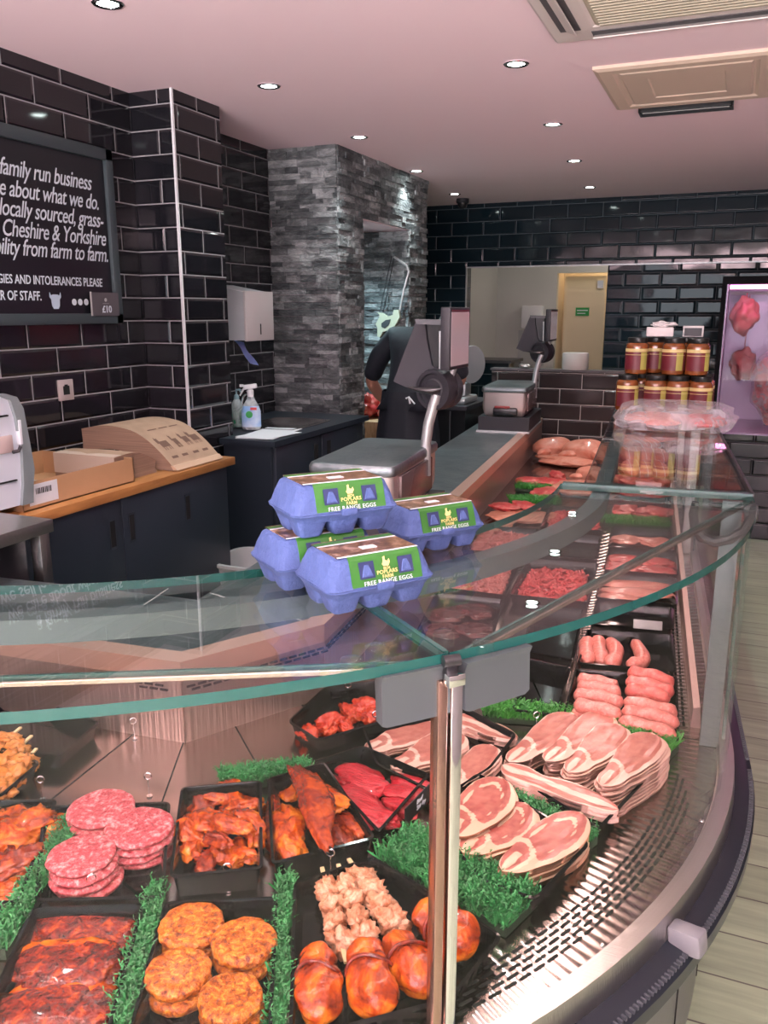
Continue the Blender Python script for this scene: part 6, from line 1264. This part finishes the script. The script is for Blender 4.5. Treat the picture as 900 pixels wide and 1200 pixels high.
# ---- bacon slices
def slice_mesh(name, kind, mats):
    """unit slice: x -0.5..0.5 length, y -0.5..0.5 width, z 0..1 thickness, with a fat attribute"""
    nu, nv = 30, 14; m = MB(); fl = m.bm.verts.layers.float.new('fat')
    def h(u):
        e = max(0, (abs(u) - 0.62) / 0.38); cap = math.sqrt(max(0.0, 1 - e * e))
        if kind == 'back': s_ = 0.62 + 0.38 * min(1, max(0, (u + 0.55) / 0.7)) ; return cap * s_
        if kind == 'round': s_ = 0.80 + 0.20 * min(1, max(0, (u + 0.5) / 0.6)); return math.sqrt(max(0.0, 1 - (abs(u)) ** 2.6)) * s_
        return cap * (0.85 + 0.12 * math.sin(u * 5))
    def fat(u, v):
        if kind == 'streaky': return 0.5 + 0.5 * math.sin(v * 5.2 + 0.6 * math.sin(u * 4) + 1.2) if abs(v) < 0.86 else 1.0
        f_ = 0.0; f_ = max(f_, (v - 0.62) * 5); f_ = max(f_, (abs(v) - 0.9) * 6, (abs(u) - 0.93) * 8)
        d = abs(u + 0.38 + 0.16 * math.sin(v * 2.2)) ; f_ = max(f_, 1.0 - d * 9)
        if u < -0.5: f_ = max(f_, 0.65 + 0.5 * math.sin(v * 7 + u * 3))
        if kind == 'round': f_ = max(f_, 0.9 - abs(math.hypot(u - 0.15, v + 0.1) - 0.62) * 9 if u > -0.2 else 0)
        return min(1, max(0, f_))
    g = {}
    for top_ in (0, 1):
        for i in range(nu + 1):
            for j in range(nv + 1):
                u = -1 + 2 * i / nu; v = -1 + 2 * j / nv; hh = max(h(u), 0.05); bend = 0.10 * math.cos(u * 1.4) if kind != 'streaky' else 0.06 * math.sin(u * 3)
                z = top_ + 0.5 * noise.noise(Vector((u * 2.5, v * 2.5, 1))) ; vt = m.bm.verts.new((u / 2, v * hh / 2 * 0.93 + bend - 0.05, z)); vt[fl] = fat(u, v); g[(top_, i, j)] = vt
    for i in range(nu):
        for j in range(nv):
            m.face((g[1, i, j], g[1, i + 1, j], g[1, i + 1, j + 1], g[1, i, j + 1]), 0); m.face((g[0, i, j], g[0, i, j + 1], g[0, i + 1, j + 1], g[0, i + 1, j]), 0)
        m.face((g[0, i, 0], g[0, i + 1, 0], g[1, i + 1, 0], g[1, i, 0]), 1); m.face((g[0, i, nv], g[1, i, nv], g[1, i + 1, nv], g[0, i + 1, nv]), 1)
    for j in range(nv): m.face((g[0, 0, j], g[1, 0, j], g[1, 0, j + 1], g[0, 0, j + 1]), 1); m.face((g[0, nu, j], g[0, nu, j + 1], g[1, nu, j + 1], g[1, nu, j]), 1)
    me = bpy.data.meshes.new(name); m.bm.to_mesh(me); m.bm.free()
    for q in mats: me.materials.append(q)
    me.polygons.foreach_set('use_smooth', [True] * len(me.polygons)); me.set_sharp_from_angle(angle=R_(50)); return me
for m_ in (M_BACON, M_BACONS):
    for nd in m_.node_tree.nodes:
        if nd.type == 'TEX_COORD':
            mp = N(m_.node_tree, 'ShaderNodeMapping'); mp.inputs['Scale'].default_value = (0.14, 0.08, 0.004)
            for l in list(nd.outputs['Object'].links):
                s_ = l.to_socket; m_.node_tree.links.new(mp.outputs[0], s_)
            m_.node_tree.links.new(nd.outputs['Object'], mp.inputs[0]); break
for m_ in (M_RIND, M_EDGE):
    for nd in m_.node_tree.nodes:
        if nd.type == 'MAPPING': nd.inputs['Scale'].default_value = (0.14, 0.08, 0.02)
SB = slice_mesh('back_bacon_mesh', 'back', (M_BACON, M_EDGE)); SRD = slice_mesh('smoked_bacon_mesh', 'round', (M_BACONS, M_RIND)); SS = slice_mesh('streaky_mesh', 'streaky', (M_BACON, M_EDGE))
NTH = ['top', 'second', 'third', 'fourth', 'fifth', 'sixth', 'seventh', 'eighth', 'ninth', 'tenth', 'eleventh']
def bacon(p, q, wpx, n, me, where, group, kind='back_bacon_slice', t_=0.0052, fan=(0, 0), flip=1, zb=ZF):
    zt = zb + n * t_; c, a, L, W = axis_of(p, q, zt, wpx); rnd = random.Random(where)
    for i in range(n):
        o = bpy.data.objects.new(kind, me); COL.objects.link(o)
        k = 1 + rnd.uniform(-0.03, 0.03); o.scale = (L * k, W * k * flip, t_ * 1.02); o.rotation_euler = (0, 0, a + rnd.uniform(-.05, .05))
        o.location = (c.x + rnd.uniform(-.003, .003) + fan[0] * i, c.y + rnd.uniform(-.003, .003) + fan[1] * i, zt - (i + 1) * t_)
        tag(o, '%s, %s slice down' % (where, NTH[i]) if i else '%s, top slice' % where, 'bacon', group)
G1 = 'back bacon slices in the right tray'
bacon((600, 892), (672, 836), 40, 7, SB, 'pale back bacon in the back left stack', G1, flip=-1)
bacon((645, 892), (712, 836), 40, 8, SB, 'pale back bacon in the stack second from the left', G1, flip=-1)
bacon((668, 906), (728, 850), 44, 9, SB, 'pale back bacon in the third stack from the left', G1, flip=-1, fan=(0.0, -0.002))
bacon((706, 920), (770, 860), 46, 11, SB, 'pale back bacon in the tall front right stack', G1, flip=-1, fan=(0.0005, -0.002))
bacon((592, 897), (726, 950), 24, 3, SS, 'long streaky belly strip at the front of the back bacon tray', 'streaky strips', 'streaky_belly_slice', t_=0.009, zb=ZF + 0.012)
G2 = 'smoked bacon slices'
bacon((532, 978), (592, 912), 60, 9, SRD, 'smoked bacon in the back stack next to the post', G2, 'smoked_bacon_slice', flip=-1)
bacon((546, 1000), (622, 942), 58, 7, SRD, 'smoked bacon in the middle stack of three', G2, 'smoked_bacon_slice', flip=-1)
bacon((592, 1022), (682, 952), 58, 8, SRD, 'smoked bacon in the front right stack of three', G2, 'smoked_bacon_slice', flip=-1)
G3 = 'fanned bacon slices behind the post'
bacon((432, 880), (506, 846), 34, 3, SB, 'fanned bacon at the left of the tray behind the post', G3, flip=-1)
bacon((466, 902), (538, 858), 38, 4, SB, 'fanned bacon in the middle of the tray behind the post', G3, flip=-1)
bacon((520, 926), (578, 874), 34, 6, SB, 'stacked bacon at the front of the tray behind the post', G3, flip=-1)
bacon((533, 838), (606, 864), 20, 3, SS, 'streaky belly strip behind the fanned bacon', 'streaky strips', 'streaky_belly_slice', t_=0.007)
# ---- sausages
def sausage(pts, rpx, m_, label, group, zb, curl=0.0):
    z = zb + 0.012; ps = [PZ(x, y, z) for x, y in pts]; r = rpx * mpp(pts[0][0], pts[0][1], z); sm = []
    n = 14
    for k in range(n + 1):
        u = k / n
        if len(ps) == 2: p = ps[0].lerp(ps[1], u); d = (ps[1] - ps[0]); p = p + Vector((-d.y, d.x, 0)) * curl * math.sin(math.pi * u)
        else: p = ps[0] * (1 - u) ** 2 + ps[1] * 2 * u * (1 - u) + ps[2] * u ** 2
        p.z = zb + r; sm.append(p)
    e = [min(1, math.sqrt(max(0.04, 1 - ((abs(2 * k / n - 1) - 0.75) / 0.26) ** 2)) if abs(2 * k / n - 1) > 0.75 else 1) for k in range(n + 1)]; ph = pts[0][0] * 1.3 + pts[0][1]
    m = MB(); m.tube(sm, [r * q * (1 + 0.09 * math.sin(k * 0.9 + ph)) for k, q in enumerate(e)], 14); return obj('sausage', m, m_, None, label, 'sausage', group, smooth=180)
GS = 'long sausages'; 
for i, (p, q, z, mm_, lab) in enumerate((((676, 808), (727, 818), 0.024, M_SAUS, 'pale sausage on top of the left pile, farthest back'), ((672, 818), (729, 829), 0.024, M_SAUS, 'pale sausage on top of the left pile, middle'), ((672, 829), (728, 842), 0.024, M_SAUS, 'pale sausage on top of the left pile, nearest'), ((668, 842), (724, 852), 0.0, M_SAUS, 'pale sausage at the front bottom of the left pile'), ((676, 800), (724, 810), 0.0, M_SAUS, 'pale sausage at the back bottom of the left pile'),
        ((735, 792), (788, 806), 0.024, M_SAUSR, 'red sausage on the right pile, farthest back'), ((733, 802), (789, 816), 0.024, M_SAUSR, 'red sausage on the right pile, second from the back'), ((732, 813), (784, 824), 0.020, M_SAUSR, 'red sausage on the right pile, third from the back'), ((730, 826), (793, 840), 0.024, M_SAUS, 'pale thick sausage on the right pile, fourth from the back'), ((728, 838), (795, 852), 0.024, M_SAUS, 'pale thick sausage on the right pile, fifth from the back'), ((724, 848), (792, 866), 0.018, M_SAUS, 'long pale sausage at the front of the right pile'), ((730, 858), (785, 872), 0.0, M_SAUS, 'pale sausage at the bottom front of the right pile'))):
    sausage((p, q), 9.2, mm_, lab, GS, ZF + z, curl=0.12 if i % 2 else 0.05)
for i, (pts, lab) in enumerate(((((690, 754), (683, 766), (690, 780)), 'short curled sausage, leftmost of four'), (((701, 753), (700, 766), (706, 780)), 'short curled sausage, second of four'), (((712, 755), (731, 768), (713, 784)), 'short curled sausage, third of four'), (((734, 780), (768, 790), (742, 754)), 'short curled sausage, rightmost of four, bent like a hook'))):
    sausage(pts, 8.6, M_SAUS, lab, 'curled sausages', ZF)
# ---- mince
def mince(pxs, m_, label, h=0.05, n=520):
    pts = inset(rounded([PZ(x, y, ZR) for x, y in pxs]), 0.018); c = sum(pts, Vector()) / len(pts); rnd = random.Random(label); m = MB()
    R = max((p - c).length for p in pts)
    def rad(a):
        best = 1e9; d = Vector((math.cos(a), math.sin(a), 0))
        for i in range(len(pts)):
            p, q = pts[i - 1] - c, pts[i] - c; e = q - p; den = d.x * e.y - d.y * e.x
            if abs(den) < 1e-9: continue
            t_ = (p.x * e.y - p.y * e.x) / den; s_ = (p.x * d.y - p.y * d.x) / den
            if t_ > 0 and -0.01 <= s_ <= 1.01: best = min(best, t_)
        return best if best < 1e8 else R
    rings = []
    for u, zz in ((1, 0), (0.95, 0.45), (0.75, 0.8), (0.45, 0.95), (0.05, 1.0)): rings.append([Vector((c.x + rad(a) * u * math.cos(a), c.y + rad(a) * u * math.sin(a), ZF + h * zz * 0.55 * (1 + 0.5 * noise.noise(Vector((math.cos(a) * u * 4, math.sin(a) * u * 4, 5)))))) for a in [2 * math.pi * k / 28 for k in range(28)]])
    m.rings(rings)
    for i in range(n):
        a = rnd.uniform(0, 6.283); u = math.sqrt(rnd.random()) * 0.97; r = rad(a) * u; zz = ZF + h * (1 - u ** 3) * (0.75 + 0.4 * noise.noise(Vector((math.cos(a) * u * 3, math.sin(a) * u * 3, 2)))) + 0.003
        p = Vector((c.x + r * math.cos(a), c.y + r * math.sin(a), zz)); t_ = rnd.uniform(0, 6.28); L = rnd.uniform(0.014, 0.032); d = Vector((math.cos(t_), math.sin(t_), rnd.uniform(-.5, .8))) * L; k = Vector((-d.y, d.x, 0.1 * L)) * rnd.uniform(-.5, .5)
        m.tube([p - d / 2, p + k * 0.6, p + d / 2], 0.0042, 5)
    return obj('minced_meat', m, m_, None, label, 'mince', None, 'stuff', smooth=60)
mince([(596, 697), (618, 660), (696, 664), (689, 706)], M_MINCE, 'heap of bright red mince')
mince([(516, 688), (542, 652), (606, 656), (592, 694)], M_MINCEP, 'heap of paler pink mince', h=0.035)
mince([(540, 645), (560, 617), (630, 622), (620, 647)], M_MINCEP, 'heap of coarse pink mince farther back', h=0.045)
mince([(634, 617), (647, 594), (710, 598), (704, 621)], M_MINCE, 'heap of red diced meat farther back', h=0.04)
# ---- flat cuts along the straight run
def many(name, lst, m_, group, thick=0.018, cat='meat', **kw):
    for i, (p, q, w, zb, lab) in enumerate(lst): piece(name, p, q, w, thick, m_, lab, cat, group, ZF + zb, seed=100 + i * 3 + len(name), **kw)
many('liver_slice', [((500, 716), (545, 722), 16, 0.0, 'dark liver slice at the back left'), ((535, 712), (580, 718), 16, 0.004, 'dark liver slice at the back right'), ((495, 735), (540, 740), 17, 0.004, 'dark liver slice at the front left'), ((535, 732), (575, 742), 17, 0.008, 'dark liver slice at the front right')], M_LIVER, 'liver slices', 0.022)
many('pork_belly_slice', [((702, 682), (790, 686), 9, 0.0, 'pale pork belly slice, farthest back of three'), ((700, 690), (792, 696), 10, 0.006, 'pale pork belly slice in the middle of three'), ((698, 697), (750, 702), 9, 0.0, 'pale pork belly slice, nearest of three')], M_PORK, 'pork belly slices', 0.02, amp=0.12, freq=2.2)
many('pork_steak', [((712, 652), (750, 656), 10, 0.0, 'red pork steak at the back left of its tray'), ((745, 654), (793, 660), 10, 0.004, 'red pork steak at the back right of its tray'), ((708, 662), (755, 666), 10, 0.006, 'red pork steak at the front left of its tray'), ((745, 665), (794, 670), 10, 0.008, 'red pork steak at the front right of its tray')], M_PORKR, 'red pork steaks', 0.022, freq=2.2)
many('pale_pork_steak', [((714, 630), (752, 632), 9, 0.0, 'pale pork steak at the left of its tray'), ((748, 630), (790, 637), 10, 0.004, 'pale pork steak at the right of its tray')], M_PORK, 'pale pork steaks', 0.025)
many('pork_rib_rack', [((718, 594), (752, 597), 10, 0.0, 'pink pork rib rack at the left behind the green strip'), ((748, 594), (785, 602), 11, 0.0, 'pink pork rib rack at the right behind the green strip')], M_PORKR, 'pork rib racks', 0.04, freq=2.2)
many('lamb_chop', [((580, 594), (602, 590), 12, 0.02, 'round pink chop with white fat ring at the left of the far pair'), ((603, 592), (628, 590), 12, 0.02, 'round pink chop with white fat ring at the right of the far pair')], M_PORKR, 'pair of round chops', 0.03)
many('pork_joint', [((575, 605), (640, 600), 16, 0.0, 'orange-pink pork joint under the round chops'), ((645, 606), (690, 600), 12, 0.0, 'smooth orange pork slab behind the red diced meat'), ((560, 628), (600, 610), 10, 0.0, 'pink pork trimming beside the back rail')], M_CHICK, 'pork joints near the back rail', 0.03)
many('red_meat_joint', [((612, 565), (640, 560), 12, 0.005, 'red joint between the green strips, left'), ((632, 567), (660, 562), 12, 0.005, 'red joint between the green strips, right'), ((622, 575), (655, 577), 12, 0.0, 'red joint at the front between the green strips'), ((645, 556), (662, 556), 9, 0.02, 'small red joint standing at the back of the group')], M_PORKR, 'red joints between the green strips', 0.05, freq=2.0)
def chicken(px, py, s_, rz, label):
    c = PZ(px, py, ZF + 0.05); t = thing('whole_chicken', (c.x, c.y, ZF), label, 'meat', 'whole chickens at the far end', rz)
    def part_(name, cc, r, rot, sd): m = MB(); m.blob(cc, r, rot, sd, 0.12, 1.4, 4, 0.85); obj(name, m, M_CHICK, t, world=False, smooth=180)
    part_('carcass', (0, 0, 0.055 * s_), (0.12 * s_, 0.085 * s_, 0.062 * s_), None, 2)
    for sd in (-1, 1):
        part_('leg', (-0.085 * s_, sd * 0.06 * s_, 0.05 * s_), (0.07 * s_, 0.03 * s_, 0.032 * s_), Euler((0, -0.3, sd * -0.5)), 4 + sd); part_('wing', (0.06 * s_, sd * 0.085 * s_, 0.045 * s_), (0.045 * s_, 0.018 * s_, 0.022 * s_), Euler((0, 0, sd * 0.6)), 7 + sd)
chicken(648, 528, 1.2, R_(200), 'whole raw chicken at the far left end of the counter')
chicken(686, 533, 1.3, R_(170), 'largest raw chicken, at the middle of the far end')
chicken(694, 556, 0.85, R_(150), 'small round raw chicken in front of the large one')
many('skin_on_pork', [((650, 540), (676, 535), 22, 0.0, 'flat orange skin-on pork piece between the far chickens'), ((650, 572), (702, 566), 16, 0.0, 'orange pork slab in front of the small chicken'), ((706, 525), (722, 520), 16, 0.0, 'pink poultry piece at the far right of the chickens')], M_CHICK, 'skin-on pieces at the far end', 0.06)
M_ROLL = meat('rolled_pork_skin', (0.62, 0.16, 0.10), (0.74, 0.30, 0.18), (0.80, 0.48, 0.34), scale=16, bump=0.4, bscale=40, rough=0.4)
def rolled(p, q, wpx, label, zb=0.0, strings=6):
    c, a, L, W = axis_of(p, q, ZF + zb + 0.05, wpx); t = thing('rolled_joint', (c.x, c.y, ZF + zb), label, 'meat', 'rolled pork joints', a); h_ = 0.04; m = MB(); rings = []
    n = strings * 6
    for k in range(n + 1):
        u = k / n; s_ = math.sqrt(max(0.05, 1 - abs(2 * u - 1) ** 4)) * (1 - 0.07 * (0.5 + 0.5 * math.cos(u * strings * 2 * math.pi)) ** 3); rings.append([Vector((-L / 2 + L * u, W / 2 * s_ * math.cos(th), h_ * 0.98 + h_ * s_ * math.sin(th))) for th in [2 * math.pi * j / 20 for j in range(20)]])
    m.rings(rings); obj('joint', m, M_ROLL, t, world=False, smooth=180)
    for k in range(1, strings):
        u = k / strings; m = MB(); x = -L / 2 + L * u; m.tube([(x, W / 2 * 0.95 * math.cos(th), h_ * 0.98 + h_ * 0.95 * math.sin(th)) for th in [2 * math.pi * j / 20 for j in range(21)]], 0.0015, 5); obj('string', m, PAPER, t, world=False)
rolled((728, 546), (784, 548), 16, 'rolled string-tied pork joint, nearest on the right under the straight glass')
rolled((726, 530), (784, 532), 14, 'rolled string-tied pork joint, behind the nearest one')
rolled((730, 516), (764, 515), 12, 'rolled string-tied pork joint farthest back on the right')
many('pork_leg_steak', [((722, 562), (750, 560), 12, 0.0, 'red marbled pork steak in front of the rolled joints, left'), ((748, 562), (786, 564), 12, 0.0, 'red marbled pork steak in front of the rolled joints, right'), ((718, 574), (786, 577), 9, 0.0, 'pale fatty pork slab nearest the glass joint')], M_PORKR, 'pork steaks before the rolled joints', 0.035, freq=2.0)
# blank ticket and wire ticket rings
m = MB(); c, a, L, W = axis_of((742, 733), (776, 736), ZR + 0.01, 10); m.obox((c.x, c.y, ZR + 0.016), (L, 0.003, 0.028), Euler((R_(-35), 0, a)), 0, 0.001); obj('blank_ticket', m, mat('ticket_grey', (0.25, 0.24, 0.24), 0.4), None, 'blank grey ticket leaning in the empty tray behind the curled sausages', 'ticket')
t0_ = None
TK = [((387, 1000), 'wire ticket ring in front of the rib tray'), ((266, 1017), 'wire ticket ring between the chicken strips and the orange burgers'), ((107, 1030), 'wire ticket ring in front of the pink burgers'), ((173, 910), 'wire ticket ring behind the right pink burger stack'), ((47, 914), 'wire ticket ring beside the yellow skewers'), ((440, 837), 'wire ticket ring beside the drumstick tray'), ((408, 803), 'wire ticket ring at the back of the drumstick tray'), ((629, 838), 'wire ticket ring beside the bright green grass strip'), ((156, 845), 'small wire ticket ring at the corner of the riser')]
for i, ((x, y), lab) in enumerate(TK):
    if t0_ is None:
        t0_ = thing('ticket_ring', (0, 0, 0), lab, 'ticket holder', 'wire ticket rings')
        m = MB(); r_ = 0.0075; m.tube([(r_ * math.cos(a_), 0.0015 * a_ / 6, 0.044 + r_ * math.sin(a_)) for a_ in [2 * math.pi * k / 16 for k in range(33)]], 0.0009, 6); obj('loop', m, CHROME, t0_, world=False)
        m = MB(); m.tube([(0, 0, 0.037), (0.001, 0, 0.0)], 0.0009, 6); m.lathe([(0.006, 0), (0.006, 0.0012), (0, 0.0012)], (0.001, 0, 0), 12); obj('stem', m, CHROME, t0_, world=False); o = t0_
    else: o = copy_tree(t0_)
    c = PZ(x, y, ZD + 0.046); o.location = (c.x, c.y, ZD + 0.002); o.rotation_euler = (0, 0, YAW + 0.2 * (i % 3)); o['label'] = lab
# dark price tag leaning on the beef tray
t = thing('price_tag', PZ(496, 925, ZR), 'black price tag with white handwriting at the beef tray corner', 'ticket')
c, a, L, W = axis_of((470, 958), (512, 915), ZR + 0.02, 20); m = MB(); M = Matrix.Translation((c.x, c.y, ZR + 0.012)) @ Matrix.Rotation(a, 4, 'Z'); m.obox((c.x, c.y, ZR + 0.012), (L * 0.8, 0.002, 0.036), Euler((0, 0, a))); obj('card', m, BLACKP, t)
m = MB(); nrm = Vector((math.sin(a), -math.cos(a), 0)); add_text(m, 'Beef\nStir fry', 0.013, frame(Vector((c.x, c.y, ZR + 0.015)) + nrm * 0.0015 - Vector((math.cos(a), math.sin(a), 0)) * L * 0.1, (math.cos(a), math.sin(a), 0), (0, 0, 1)), 0, shear=0.2); obj('lettering', m, CHALK, t, smooth=None)
